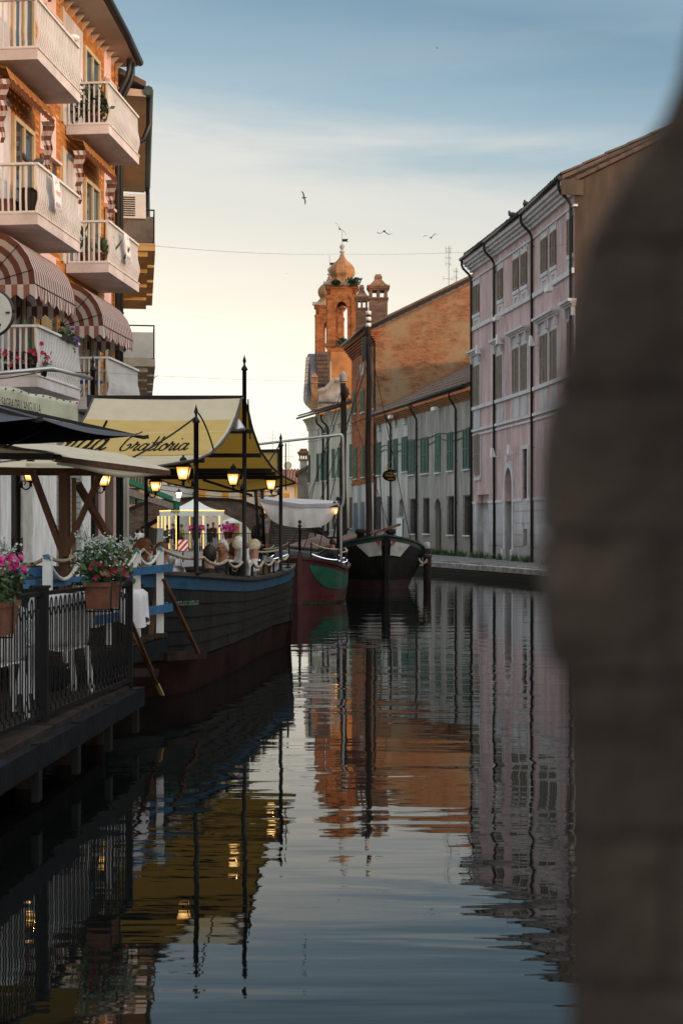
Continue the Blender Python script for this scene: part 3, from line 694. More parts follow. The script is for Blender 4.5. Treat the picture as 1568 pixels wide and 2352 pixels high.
# ------------------------------------------------------------------ brick house with the great gable
bf = Fr((2.2, 88.4), (.70, 98.), OUT); BH = 14.1
brick = thing('brick_house', 'tall orange brick house with bare patched gable towering over the grey house', 'house', (3, 93, QZ))
m_ob = M_brick('orange_brick', bf.u, (.42, .14, .05), (.34, .11, .042), (.30, .14, .08), bh=.08)
m_gb = M_brick('gable_brick', (.988, .154), (.34, .145, .06), (.22, .095, .048), (.27, .20, .13), plaster=(.25, .18, .105), pthr=(.48, .62), pscale=.42)
ba = bf.at
def bspan(x0, x1): return min(ba(x0), ba(x1)), max(ba(x0), ba(x1))
zdiv = 4.7
mb = MB(); mb.add([bf.pt(0, zdiv), bf.pt(bf.len, zdiv), bf.pt(bf.len, BH), bf.pt(0, BH)], [(0, 1, 2, 3)]); mb.build('wall', m_ob, brick)
MB().add([bf.pt(0, 0), bf.pt(bf.len, 0), bf.pt(bf.len, zdiv), bf.pt(0, zdiv)], [(0, 1, 2, 3)]).build('base_wall', m_pale, brick)
gfr = Fr((2.2, 88.4), (2.2 + 14 * .988, 88.4 + 14 * .154), (0, -1))
# ragged gable, its top edge in uneven brick steps
top = [(-.1, BH + .05)] + [(k * .5, BH + .1 + k * .25) for k in range(1, 29)]
gmb = MB()
for k in range(len(top) - 1):
    (s, z), (t, w) = top[k], top[k + 1]
    gmb.add([gfr.pt(s, 0), gfr.pt(t, 0), gfr.pt(t, w), gfr.pt(s, z)], [(0, 1, 2, 3)])
gmb.build('gable_wall', m_gb, brick, 'bare gable wall of patched and weathered brick')
vt = MB()
for k in range(34):
    s = -.35 + k * .42; z = BH + .08 + s * .5
    vt.hexa([gfr.pt(s, z + dz, dd) for dz in (0,) for dd in ()] or [gfr.pt(s, z, -.4), gfr.pt(s + .45, z + .2, -.4), gfr.pt(s + .45, z + .2, .1), gfr.pt(s, z, .1),
             gfr.pt(s, z + .17, -.4), gfr.pt(s + .45, z + .34, -.4), gfr.pt(s + .45, z + .34, .1), gfr.pt(s, z + .17, .1)])
vt.build('verge_tiles', m_roof, brick, kind='stuff')
roof_slab(bf, 0, bf.len, BH + .2, .6, 13, .5, brick, m_roof)
for k in range(6): MB().fbox(bf, -.02 * k, bf.len, BH - .75 + k * .13, BH - .65 + k * .13, -.1, .08 + k * .1).build('eave_course', m_ob, brick)
den = MB()
for k in range(24):
    s = .1 + k * .4; den.fbox(bf, s, s + .18, BH - .1, BH + .08, .3, .62)
den.build('dentils', m_ob, brick, kind='stuff'); gutter(bf, -.1, bf.len, BH + .22, brick, .72)
for x0, x1, y0, y1 in ((813, 818, 903, 950), (830, 837, 895.5, 947), (857.5, 862.5, 885.5, 938), (814, 820, 1028, 1100), (831, 837, 1024, 1096), (857.5, 862.5, 1017, 1089)):
    a, b = bspan(x0, x1); c = (a + b) / 2; z0, z1 = bf.z(c, y1), bf.z(c, y0); shutter(bf, a, b, z0, z1, m_green2, brick, .02); sill(bf, a, b, z0, brick)
m_bsh = M('blue_grey_shutter', (.13, .155, .19), .6, .1)
for x0, x1, y0, y1 in ((813.5, 820, 1155, 1219), (830, 837, 1153, 1219)):
    a, b = bspan(x0, x1); c = (a + b) / 2; shutter(bf, a, b, bf.z(c, y1), bf.z(c, y0), m_bsh, brick, .02, label='blue grey ground floor shutter')
for x0, x1, y0, y1 in ((826, 836, 835, 862), (858, 864, 825, 850)):
    a, b = bspan(x0, x1); c = (a + b) / 2; MB().fbox(bf, a, b, bf.z(c, y1), bf.z(c, y0), 0, .02).build('attic_window', m_dark, brick)
for z in (bf.z(5, 962) , zdiv + .02): MB().fbox(bf, 0, bf.len, z, z + .1, -.02, .06).build('string_course', m_ob, brick)
pipe(bf, .35, BH + .2, brick, over=.6)
def stack(parent, x0, x1, ytop, ybot, Y, mat):
    """brick chimney with an open lantern head and a curved cap"""
    cx = WX((x0 + x1) / 2, Y); hw = (WX(x1, Y) - WX(x0, Y)) / 2 * .84; zt, zb = WZ(ytop, Y), WZ(ybot, Y); h = zt - zb; mb = MB()
    q = lambda w, z0, z1: mb.box(cx - w, cx + w, Y - w, Y + w, z0, z1)
    zl = zb + h * .58
    q(hw, zb, zl); q(hw * 1.1, zl, zl + .1)
    for i in (-1, 0, 1):
        for j in (-1, 0, 1):
            if i or j: mb.box(cx + i * hw * .82 - hw * .17, cx + i * hw * .82 + hw * .17, Y + j * hw * .82 - hw * .17, Y + j * hw * .82 + hw * .17, zl + .1, zl + h * .14)
    z = zl + h * .14
    for k in range(3): q(hw * (1.05 + .1 * k), z + k * .11, z + k * .11 + .1)
    z += .33; n = 8
    prof = [(hw * 1.15 * 1.41 * (1 - .72 * (k / n) ** .6), z + (zt - z - .25) * k / n) for k in range(n + 1)]
    mb.lathe(prof, (cx, Y, 0), 4, rot=math.pi / 4, smooth=False); q(hw * .42, zt - .26, zt - .12); q(hw * .32, zt - .12, zt)
    return mb.build('chimney', mat, parent)
stack(brick, 843, 893, 631, 770, 94, m_chim); stack(brick, 815, 846, 655, 790, 97, m_chim)

# ------------------------------------------------------------------ cream house
cf = Fr((.70, 98.), (-2.54, 109.), OUT); CH = 10.1
cream = thing('cream_house', 'cream plastered house with green shutters at the end of the right bank row', 'house', (-1, 103, QZ))
ca = cf.at
def cspan(x0, x1): return min(ca(x0), ca(x1)), max(ca(x0), ca(x1))
mb = MB(); mb.hexa([cf.pt(0, 0, -9), cf.pt(cf.len, 0, -9), cf.pt(cf.len, 0, 0), cf.pt(0, 0, 0), cf.pt(0, CH, -9), cf.pt(cf.len, CH, -9), cf.pt(cf.len, CH, 0), cf.pt(0, CH, 0)])
mb.build('wall', m_cream, cream)
# coved eaves
cv = MB()
for k in range(6):
    t = k / 6; cv.fbox(cf, 0, cf.len + .2, CH - .9 + .15 * k, CH - .9 + .15 * (k + 1), -.1, .05 + .5 * (1 - math.cos(t * 1.5)))
cv.build('cornice', m_cream, cream); roof_slab(cf, 0, cf.len + .3, CH + .02, .75, 6, .34, cream, m_roof); tiles(cf, 0, cf.len + .3, CH + .16, .75, 5.5, .34, cream, m_roof, .3)
gutter(cf, 0, cf.len + .3, CH + .08, cream, .82)
for x0, x1, y0, y1 in ((729, 733, 969, 1002), (737, 741, 967, 999), (745, 750, 966, 995), (764, 768, 955, 988), (776.5, 781, 953, 980), (804.5, 809.5, 943, 974)):
    a, b = cspan(x0, x1); c = (a + b) / 2; MB().fbox(cf, a, b, cf.z(c, y1), cf.z(c, y0), .0, .02).build('attic_window', m_dark, cream); sill(cf, a, b, cf.z(c, y1), cream, h=.06)
for x0, x1, y0, y1, m_ in ((709, 712.5, 1045, 1109, m_green), (727.5, 733, 1042, 1107, m_green), (737, 741.5, 1040, 1104, m_green2), (746, 751, 1036, 1104, m_green2), (763, 769, 1031, 1099, m_green2), (776, 781.5, 1028, 1098, m_green2), (803.5, 811, 1020, 1096, m_green2)):
    a, b = cspan(x0, x1); c = (a + b) / 2; shutter(cf, a, b, cf.z(c, y1), cf.z(c, y0), m_, cream, .02); sill(cf, a, b, cf.z(c, y1), cream)
m_bw = M('brown_window_board', (.07, .035, .022), .7)
for x0, x1, y0, y1 in ((803, 809.5, 1142, 1213), (792, 796, 1144, 1212), (763, 769, 1150, 1216), (776, 780, 1150, 1214)):
    a, b = cspan(x0, x1); c = (a + b) / 2; MB().fbox(cf, a, b, cf.z(c, y1), cf.z(c, y0), 0, .03).build('ground_floor_window', m_bw, cream); sill(cf, a, b, cf.z(c, y1), cream)
pipe(cf, ca(744), CH - .2, cream, over=.5, r=.07); pipe(cf, ca(755), CH - .1, cream, over=.5, r=.07)
MB().fbox(cf, 0, cf.len, cf.z(5, 1004), cf.z(5, 1004) + .1, 0, .05).build('string_course', m_cream, cream)
# dark creeper screen on its far corner, and the annex with a chimney beyond
ax = thing('small_chimney_house', 'small weathered house with a tall chimney beyond the cream house', 'house', (-3.4, 113, QZ))
Y = 113.; mb = MB(); mb.box(WX(683, Y), WX(712, Y), Y, Y + 6, 0, WZ(1085, Y)); mb.build('wall', m_brown if False else M('annex_plaster', (.30, .27, .22), .9, .2, .8), ax)
rp = [V((WX(678, Y), Y - .4, WZ(1093, Y))), V((WX(712, Y), Y - .4, WZ(1073, Y)))]
MB().hexa([rp[0], rp[1], rp[1] + V((0, 7, 0)), rp[0] + V((0, 7, 0)), rp[0] + V((0, 0, .25)), rp[1] + V((0, 0, .25)), rp[1] + V((0, 7, .25)), rp[0] + V((0, 7, .25))]).build('roof', m_roof, ax)
cb = MB(); x0, x1 = WX(688, Y), WX(705, Y); cb.box(x0, x1, Y + .6, Y + 1.3, WZ(1090, Y), WZ(1057, Y)); cb.build('chimney', m_pale, ax)
cb = MB(); zc = WZ(1057, Y)
for k, (z0, z1, o) in enumerate(((0, .12, .1), (.42, .56, .12), (.56, .7, .2))): cb.box(x0 - o, x1 + o, Y + .6 - o, Y + 1.3 + o, zc + z0, zc + z1)
for k in range(4): s = x0 + (x1 - x0) * k / 3; cb.box(s - .05, s + .05, Y + .62, Y + 1.28, zc + .12, zc + .42)
cb.prism([(x0 - .1, Y + .5, zc + .7), (x1 + .1, Y + .5, zc + .7), (x1 - .05, Y + .5, zc + .95), (x0 + .05, Y + .5, zc + .95)], (0, .9, 0)); cb.build('chimney_head', m_chim, ax)

# ------------------------------------------------------------------ bell towers and church
def bell_tower(Y, x_c, label, group):
    """brick belfry with an onion cap; built round its own foot"""
    pm = 3267 / Y0T; cx = 0; t = thing('bell_tower', label, 'bell tower', (WX(x_c, Y), Y, QZ), group)
    O = V((WX(x_c, Y), Y, 0)); zz = lambda y: 2 + (1206 - y) / pm
    tf = (lambda mb: mb)
    hw = 33 / pm; rot = Matrix.Rotation(math.radians(-3), 4, 'Z')
    def put(mb, name, mat, label=None):
        mb.v = [rot @ p + O for p in mb.v]; return mb.build(name, mat, t, label)
    mb = MB(); q = lambda mb, w, y0, y1, mi=0: mb.box(-w, w, -w, w, zz(y0), zz(y1), mi)
    q(mb, hw * 1.0, 1206 + 40, 800); put(mb, 'shaft', m_tb)
    # plain plastered panel on the shaft
    mb = MB()
    for k in range(4):
        p = MB().box(-hw * .72, hw * .72, -hw - .05, -hw + .02, zz(1000), zz(812)); p.v = [Matrix.Rotation(k * math.pi / 2, 4, 'Z') @ v for v in p.v]; mb.add(p.v, p.f)
    put(mb, 'shaft_panel', m_tp)
    mb = MB(); q(mb, hw * 1.12, 800, 793); q(mb, hw * 1.06, 793, 786); put(mb, 'belfry_ledge', m_tb)
    # belfry: four corner piers and arches
    mb = MB(); ow = hw * .40; zs, zt, z0, z1 = zz(716), zz(697), zz(786), zz(668)
    for k in range(4):
        p = MB(); n = 10
        for s in (-1, 1):
            x0, x1 = sorted((s * ow, s * hw)); p.box(x0, x1, -hw, -hw + .32, z0, z1)
            p.box(*sorted((s * hw * .68, s * hw * .98)), -hw - .07, -hw, z0, zz(690)); p.box(*sorted((s * hw * .55, s * hw * 1.02)), -hw - .1, -hw, zz(690), zz(684))
        for j in range(n):
            a, b = -ow * math.cos(math.pi * j / n), -ow * math.cos(math.pi * (j + 1) / n); za, zb = zs + (zt - zs) * math.sin(math.pi * j / n), zs + (zt - zs) * math.sin(math.pi * (j + 1) / n)
            p.hexa([(a, -hw, za), (b, -hw, zb), (b, -hw + .32, zb), (a, -hw + .32, za), (a, -hw, z1), (b, -hw, z1), (b, -hw + .32, z1), (a, -hw + .32, z1)])
        p.v = [Matrix.Rotation(k * math.pi / 2, 4, 'Z') @ v for v in p.v]; mb.add(p.v, p.f)
    put(mb, 'belfry', m_tb)
    mb = MB(); q(mb, hw * 1.05, 668, 664); q(mb, hw * 1.13, 664, 660); put(mb, 'entablature', m_tb)
    mb = MB()
    for sx in (-1, 1):
        for sy in (-1, 1): mb.box(*sorted((sx * hw * .75, sx * hw * 1.24)), *sorted((sy * hw * .75, sy * hw * 1.24)), zz(660), zz(653))
    q(mb, hw * 1.1, 660, 655); put(mb, 'cornice', m_stone)
    mb = MB(); r = 1 / pm
    prof = [(38, 655), (33, 651), (27, 643), (24, 640), (25, 637), (29, 631), (30.5, 624), (29, 617), (25, 611), (19, 605), (13, 600), (9, 595), (6, 590), (5, 585)]
    mb.lathe([(a * r * 1.04, zz(b)) for a, b in prof], (0, 0, 0), 8, rot=math.pi / 8, smooth=False); put(mb, 'onion_cap', m_td)
    mb = MB(); prof = [(5, 600), (6.5, 596), (5, 593), (3, 586), (3.2, 581), (6, 580), (6, 577), (3, 575), (3.5, 572), (5.5, 569), (5.5, 565), (3, 562), (.8, 560), (.7, 530)]
    mb.lathe([(a * r, zz(b)) for a, b in prof], (0, 0, 0), 10); put(mb, 'finial', m_stone)
    mb = MB(); mb.box(.02, .38, -.02, .02, zz(555), zz(549)); mb.prism([(.38, -.02, zz(555)), (.52, -.02, zz(556)), (.44, -.02, zz(552)), (.52, -.02, zz(548)), (.38, -.02, zz(549))], (0, .04, 0)); put(mb, 'weather_vane', m_iron)
    return t
Y0T = 122.
m_tb = M_brick('tower_brick', (1, -.2), (.43, .155, .052), (.32, .115, .045), (.30, .15, .08), bh=.10, bw=.4)
m_tp = M('tower_plaster', (.46, .19, .065), .9, .16, 1.1)
m_td = M('dome_brick', (.34, .17, .075), .9, .2, 1.2, .2)
bt = bell_tower(Y0T, 785.5, 'orange brick bell tower with onion cap, its belfry arch open to the sky', 'twin bell towers')
bt2 = dup(bt, (WX(757, Y0T * 1.09), Y0T * 1.09, QZ - .0), 0, 'second bell tower, half hidden behind the nearer one', 'twin bell towers')
for x, y, s, Y in ((772, 649, .36, 120.4), (811, 646, .55, 120.4), (788, 784, .42, 120.3)):
    mb = MB(); c = W(x, y, Y)
    for k in range(160):
        d = V((R.gauss(0, 1), R.gauss(0, .6), R.gauss(0, .6))) * s * .45; p = c + d; q = V((R.uniform(-1, 1), R.uniform(-1, 1), R.uniform(-1, 1))).normalized() * .16; w = q.cross(V((R.uniform(-1, 1), .3, .5))).normalized() * .1
        mb.add([p - w, p + q, p + w, p - q], [(0, 1, 2, 3)])
    mb.build('weed_tuft', m_leafd, label={772: 'weed tuft left on the ledge below the onion cap', 811: 'weed tuft right on the ledge below the onion cap', 788: 'weed tuft at the foot of the belfry arch'}[x], cat='plant', group='weeds on the bell tower')
# church: pedimented front turned to the left, seen from behind its shoulder
church = thing('church', 'church with pale stone pediment and tiled roof standing before the bell towers', 'church', (-1.6, 115.5, QZ))
Y = 115.5; P = lambda x, y, dy=0: W(x, y, Y) + V((0, dy, 0))
mb = MB(); mb.prism([P(706, 817), P(698, 921), P(716, 938), P(760, 940), P(760, 830)], (0, 3.5, 0)); mb.build('nave_wall', m_cream, church)
mb = MB(); mb.hexa([P(707, 815, -.3), P(711, 815, -.3), P(721, 899, -.9), P(716, 903, -.9), P(707, 813, 3.5), P(712, 813, 3.5), P(724, 897, 3.5), P(716, 900, 3.5)]); mb.build('raking_cornice', m_trim, church)
mb = MB(); mb.hexa([P(697, 922, -.2), P(703, 926, -1.2), P(707, 818, -.7), P(705.5, 816, -.2), P(697, 922, 1.), P(703, 926, 1.), P(708, 818, 1.), P(706, 816, 1.)]); mb.build('pediment', m_cream, church)
den = MB()
for k in range(11):
    t = k / 10; a = P(706 - 5.5 * t, 828 + 88 * t, -.9); den.box(a.x - .12, a.x + .16, a.y - .2, a.y + .2, a.z - .14, a.z + .14)
den.build('modillions', m_stone, church, kind='stuff')
m_slate = M('grey_slate', (.17, .17, .19), .7, .1, 2.)
mb = MB(); mb.hexa([P(708, 815, -.8), P(726, 815, -.8), P(731, 898, -1.2), P(722, 900, -1.2), P(708, 813, .2), P(726, 813, .2), P(731, 896, .2), P(722, 898, .2)]); mb.build('lead_flashing', m_slate, church)
rt = MB()
for k in range(8):
    x0 = 727 + k * 3.4
    for j in range(9):
        ya, yb = 812 + j * 9.5, 812 + (j + 1) * 9.5; o = (j * 1.1)
        rt.tube([P(x0 + o * .5, ya, -1.15), P(x0 + o * .5 + .55, yb + 1, -1.2)], .075 + (j % 2) * .012, 6)
rt.build('roof_tiles', m_roof, church, kind='stuff')
mb = MB(); mb.box(WX(727, Y), WX(758, Y), Y - 1.1, Y - .6, WZ(899, Y), WZ(811, Y)); mb.build('roof', m_roof, church)
# stone scroll and parapet over the cream house's roof
mb = MB()
mb.prism([P(733, 930, -3), P(733, 905, -3), P(748, 900, -3), P(756, 888, -3), P(768, 880, -3), P(792, 878, -3), P(792, 930, -3)], (0, 2, 0))
for (a, b), (c, d) in (((731, 906), (748, 901)), ((748, 901), (768, 880)), ((768, 880), (794, 878))): mb.beam(P(a, b, -3.2), P(c, d, -3.2), .5, .22); mb.beam(P(a, b + 5, -3.1), P(c, d + 5, -3.1), .4, .14)
mb.build('parapet', m_stone, church)
mb = MB(); a = P(725, 930, -4.5); mb.box(a.x - .22, a.x + .22, a.y - .22, a.y + .22, a.z - .6, a.z + 1.3); mb.box(a.x - .3, a.x + .3, a.y - .3, a.y + .3, a.z + 1.3, a.z + 1.42)
for s in (-.2, .1): mb.box(a.x + s, a.x + s + .1, a.y - .2, a.y + .2, a.z + 1.42, a.z + 1.75)
mb.lathe([(.42, a.z + 1.75), (.3, a.z + 1.85), (.1, a.z + 2.1), (.02, a.z + 2.15)], (a.x, a.y, 0), 4, rot=math.pi / 4, smooth=False); mb.build('chimney', m_td, church)
# ================================================================== LEFT BANK
lf = Fr((-7.67, 17), (-5.72, 36.5), (1, 0)); LH = 13.78
apt = thing('apartment_house', 'brick apartment house with rows of white railed balconies and wide eaves', 'apartment house', (-6.6, 28, .5))
def la(Y): return (Y - 17) / lf.u.y
m_lb = M_brick('apartment_brick', lf.u, (.52, .20, .042), (.42, .16, .038), (.36, .22, .10))
m_balc = M('balcony_paint', (.62, .61, .60), .75, .06, 2.)
m_slab = M('balcony_slab', (.56, .52, .51), .8, .12, 1.5)
m_soff = M('eave_soffit', (.50, .40, .31), .85, .08, 1.)
m_cframe = M('cream_frame', (.50, .42, .27), .6, .1, 3.)
m_roller = M('tan_roller_shutter', (.42, .30, .15), .6, .1, 2.)
m_pinkp = M('pink_panel', (.62, .45, .42), .85, .06, 1.)
lw = MB(); lw.hexa([lf.pt(0, 0, -9), lf.pt(lf.len, 0, -9), lf.pt(lf.len, 0), lf.pt(0, 0), lf.pt(0, LH, -9), lf.pt(lf.len, LH, -9), lf.pt(lf.len, LH), lf.pt(0, LH)])
lw.build('wall', m_lb, apt)
FL = (4.6, 7.65, 10.75)
COLS = ((26.8, 29.6), (31.87, 34.65))
# the bricks of the two bare strips of wall, each a piece standing proud of its joints
m_bk = [M('brick_%d' % k, c, .85, .14, 9., .3, bscale=40.) for k, c in enumerate(((.56, .22, .045), (.46, .175, .04), (.60, .27, .065), (.40, .15, .045)))]
bk_mesh = []
for k in range(4):
    o = MB().fbox(lf, 0, .248, 0, .064, 0, .009).build('brick', m_bk[k], apt); o.location = lf.pt(la(29.72) + .02 + k * .26, FL[0] + .3, .001) + (lf.u * .124) - ORG[apt.name]; bk_mesh.append(o)
rb = random.Random(4); nb = 4; rest = MB()
for row in range(118):
    z = FL[0] + .38 + row * .0745
    for (s0, s1) in ((la(29.72), la(30.02)), (la(31.17), la(31.50)), (la(34.78), la(35.08)), (la(35.77), lf.len)):
        a = s0 + (row % 2) * .13
        while a + .25 <= s1 + .02:
            if nb < 300 and s0 < la(32): c = part_copy(bk_mesh[rb.randrange(4)], apt, lf.pt(a + .124, z, .001) + lf.n * rb.uniform(0, .003)); nb += 1
            else: rest.fbox(lf, a, a + .248, z, z + .064, 0, .009 + rb.uniform(0, .003), rb.randrange(4))
            a += .26
rest.build('bricks', m_bk, apt, kind='stuff')
# plaster behind the balconies, doors, shutters, spandrels
for (y0, y1) in COLS:
    for z in FL:
        a, b = la(y0 - .35), la(y1 + .1)
        MB().fbox(lf, a, a + (b - a) * .52, z + .2, z + 2.75, 0, .02).build('plaster_panel', m_whitep, apt)
        s0 = a + (b - a) * .55; s1 = b - .15
        fr_ = MB(); fr_.fbox(lf, s0, s0 + .09, z + .2, z + 2.5, 0, .07); fr_.fbox(lf, s1 - .09, s1, z + .2, z + 2.5, 0, .07); fr_.fbox(lf, s0 + .09, s1 - .09, z + 2.41, z + 2.5, 0, .07); fr_.fbox(lf, (s0 + s1) / 2 - .04, (s0 + s1) / 2 + .04, z + .2, z + 2.41, 0, .065)
        d_ = fr_.build('balcony_door', m_cframe, apt)
        MB().fbox(lf, s0 + .09, s1 - .09, z + .2, z + 2.41, 0, .02).build('door_pane', m_glass, d_)
        MB().fbox(lf, a, a + .12, z + .2, z + 2.75, .02, .06).build('door_frame', m_cframe, apt)
def roller(s0, s1, z0, z1, mat, parent, d=.03, name='roller_shutter', p=.055):
    mb = MB(); z = z0
    while z < z1: mb.add([lf.pt(s0, z, d + .012), lf.pt(s1, z, d + .012), lf.pt(s1, z + p * .9, d), lf.pt(s0, z + p * .9, d)], [(0, 1, 2, 3)]); z += p
    return mb.build(name, mat, parent)
for y0, y1 in ((30.05, 31.15), (35.1, 35.75)):
    for z in FL:
        MB().fbox(lf, la(y0), la(y1), z + 2.3, z + 3.25, 0, .015).build('spandrel_panel', m_pinkp, apt)
        sl_ = MB(); sl_.hexa([lf.pt(la(y0), z + 2.2, 0), lf.pt(la(y1), z + 2.2, 0), lf.pt(la(y1), z + 2.2, .16), lf.pt(la(y0), z + 2.2, .16), lf.pt(la(y0), z + 2.32, 0), lf.pt(la(y1), z + 2.32, 0), lf.pt(la(y1), z + 2.26, .16), lf.pt(la(y0), z + 2.26, .16)]); sl_.build('window_sill', m_pinkp, apt)
        roller(la(y0), la(y1) - .35, z + .95, z + 2.18, m_roller, apt)
        MB().fbox(lf, la(y1) - .33, la(y1), z + .95, z + 2.18, 0, .03).build('window_side', m_brown, apt)
for y in (35.95, 36.3): pipe(lf, la(y), LH - .02, apt, z0=.5, d=.12, over=.3, r=.065)
# roof and wide eaves
ev = [(-6.35, 20), (-5.75, 26), (-5.42, 30), (-5.34, 32), (-5.26, 34.5), (-5.24, 36.6)]
em = MB()
for i in range(len(ev) - 1):
    (x0, y0), (x1, y1) = ev[i], ev[i + 1]; w0, w1 = -7.67 + (y0 - 17) * .1 - .1, -7.67 + (y1 - 17) * .1 - .1
    em.hexa([(w0, y0, LH), (w1, y1, LH), (x1, y1, LH + .02), (x0, y0, LH + .02), (w0, y0, LH + .12), (w1, y1, LH + .12), (x1, y1, LH + .12), (x0, y0, LH + .12)])
em.build('eave_soffit', m_soff, apt)
em = MB(); em.tube([(x + .06, y, LH + .12) for x, y in ev], .10, 8); em.build('gutter', m_gutter, apt)
em = MB()
for i in range(len(ev) - 1):
    (x0, y0), (x1, y1) = ev[i], ev[i + 1]
    em.hexa([(x0 - 5, y0, LH + 2.0), (x1 - 5, y1, LH + 2.0), (x1 + .08, y1, LH + .13), (x0 + .08, y0, LH + .13), (x0 - 5, y0, LH + 2.2), (x1 - 5, y1, LH + 2.2), (x1 + .08, y1, LH + .28), (x0 + .08, y0, LH + .28)])
em.build('roof', m_roof, apt)
em = MB()
for k in range(38):
    a = la(20.3 + k * .43); em.prism([lf.pt(a, LH - .22, 0), lf.pt(a, LH - .002, 0), lf.pt(a, LH - .002, .20)], lf.u * .05)
em.build('eave_bracket', m_soff, apt, kind='stuff')
# balconies
bal_mesh = None
def baluster(mb, h):
    pr = [(h, 0), (h * .62, .010), (h * .40, .055), (h * .28, .058), (h * .12, .02), (0, 0)]
    w = .019
    for i in range(5):
        (z1, o1), (z0, o0) = pr[i], pr[i + 1]
        mb.hexa([(o0 - w, -w, z0), (o0 + w, -w, z0), (o0 + w, w, z0), (o0 - w, w, z0), (o1 - w, -w, z1), (o1 + w, -w, z1), (o1 + w, w, z1), (o1 - w, w, z1)])
ang = math.atan2(lf.n.y, lf.n.x)
balp = None
BAL = {}
BD = 1.0
for ci, (y0, y1) in enumerate(COLS):
    for fi, z in enumerate(FL):
        a, b = la(y0), la(y1)
        sl_ = MB(); sl_.fbox(lf, a, b, z, z + .20, .021, BD); sl_.fbox(lf, a - .01, b + .01, z + .20, z + .225, .07, BD + .02)
        lb = None
        if fi == 2: lb = 'balcony under the eaves'
        base = sl_.build('balcony', m_slab, apt, ('lower', 'middle', 'top')[fi] + (' balcony of the nearer column' if ci == 0 else ' balcony of the farther column'))
        BAL[ci, fi] = base
        h = MB(); zt = z + .225 + .90
        h.fbox(lf, a + .02, b - .02, zt, zt + .045, BD - .10, BD + .01); h.fbox(lf, a + .0, a + .09, zt, zt + .045, .03, BD - .10); h.fbox(lf, b - .09, b, zt, zt + .045, .03, BD - .10)
        h.fbox(lf, a + .03, b - .03, z + .235, z + .265, BD - .07, BD - .03); h.fbox(lf, a + .03, a + .06, z + .235, z + .265, .05, BD - .07)
        h.build('handrail', m_balc, base)
        H = .90
        n = 26
        for k in range(n + 1):
            s = a + .05 + (b - a - .1) * k / n; p = lf.pt(s, z + .235, BD - .05)
            if balp is None:
                mb = MB(); baluster(mb, H); mb.v = [Matrix.Rotation(ang, 4, 'Z') @ v + p for v in mb.v]
                o = mb.build('baluster', m_balc, base, origin=p); balp = MB(); baluster(balp, H); balp = balp.build('baluster', m_balc, base, origin=(0, 0, 0)); ORG[balp.name] = V(p); balp.location = p - ORG[base.name]; balp.rotation_euler = (0, 0, ang); bpy.data.objects.remove(o)
            else: part_copy(balp, base, p, ang)
        for k in range(7):
            p = lf.pt(a + .05, z + .235, .08 + (BD - .20) * k / 7); part_copy(balp, base, p, ang - math.pi / 2, (.35, 1, 1))
            p = lf.pt(b - .05, z + .235, .08 + (BD - .20) * k / 7); part_copy(balp, base, p, ang + math.pi / 2, (.35, 1, 1))
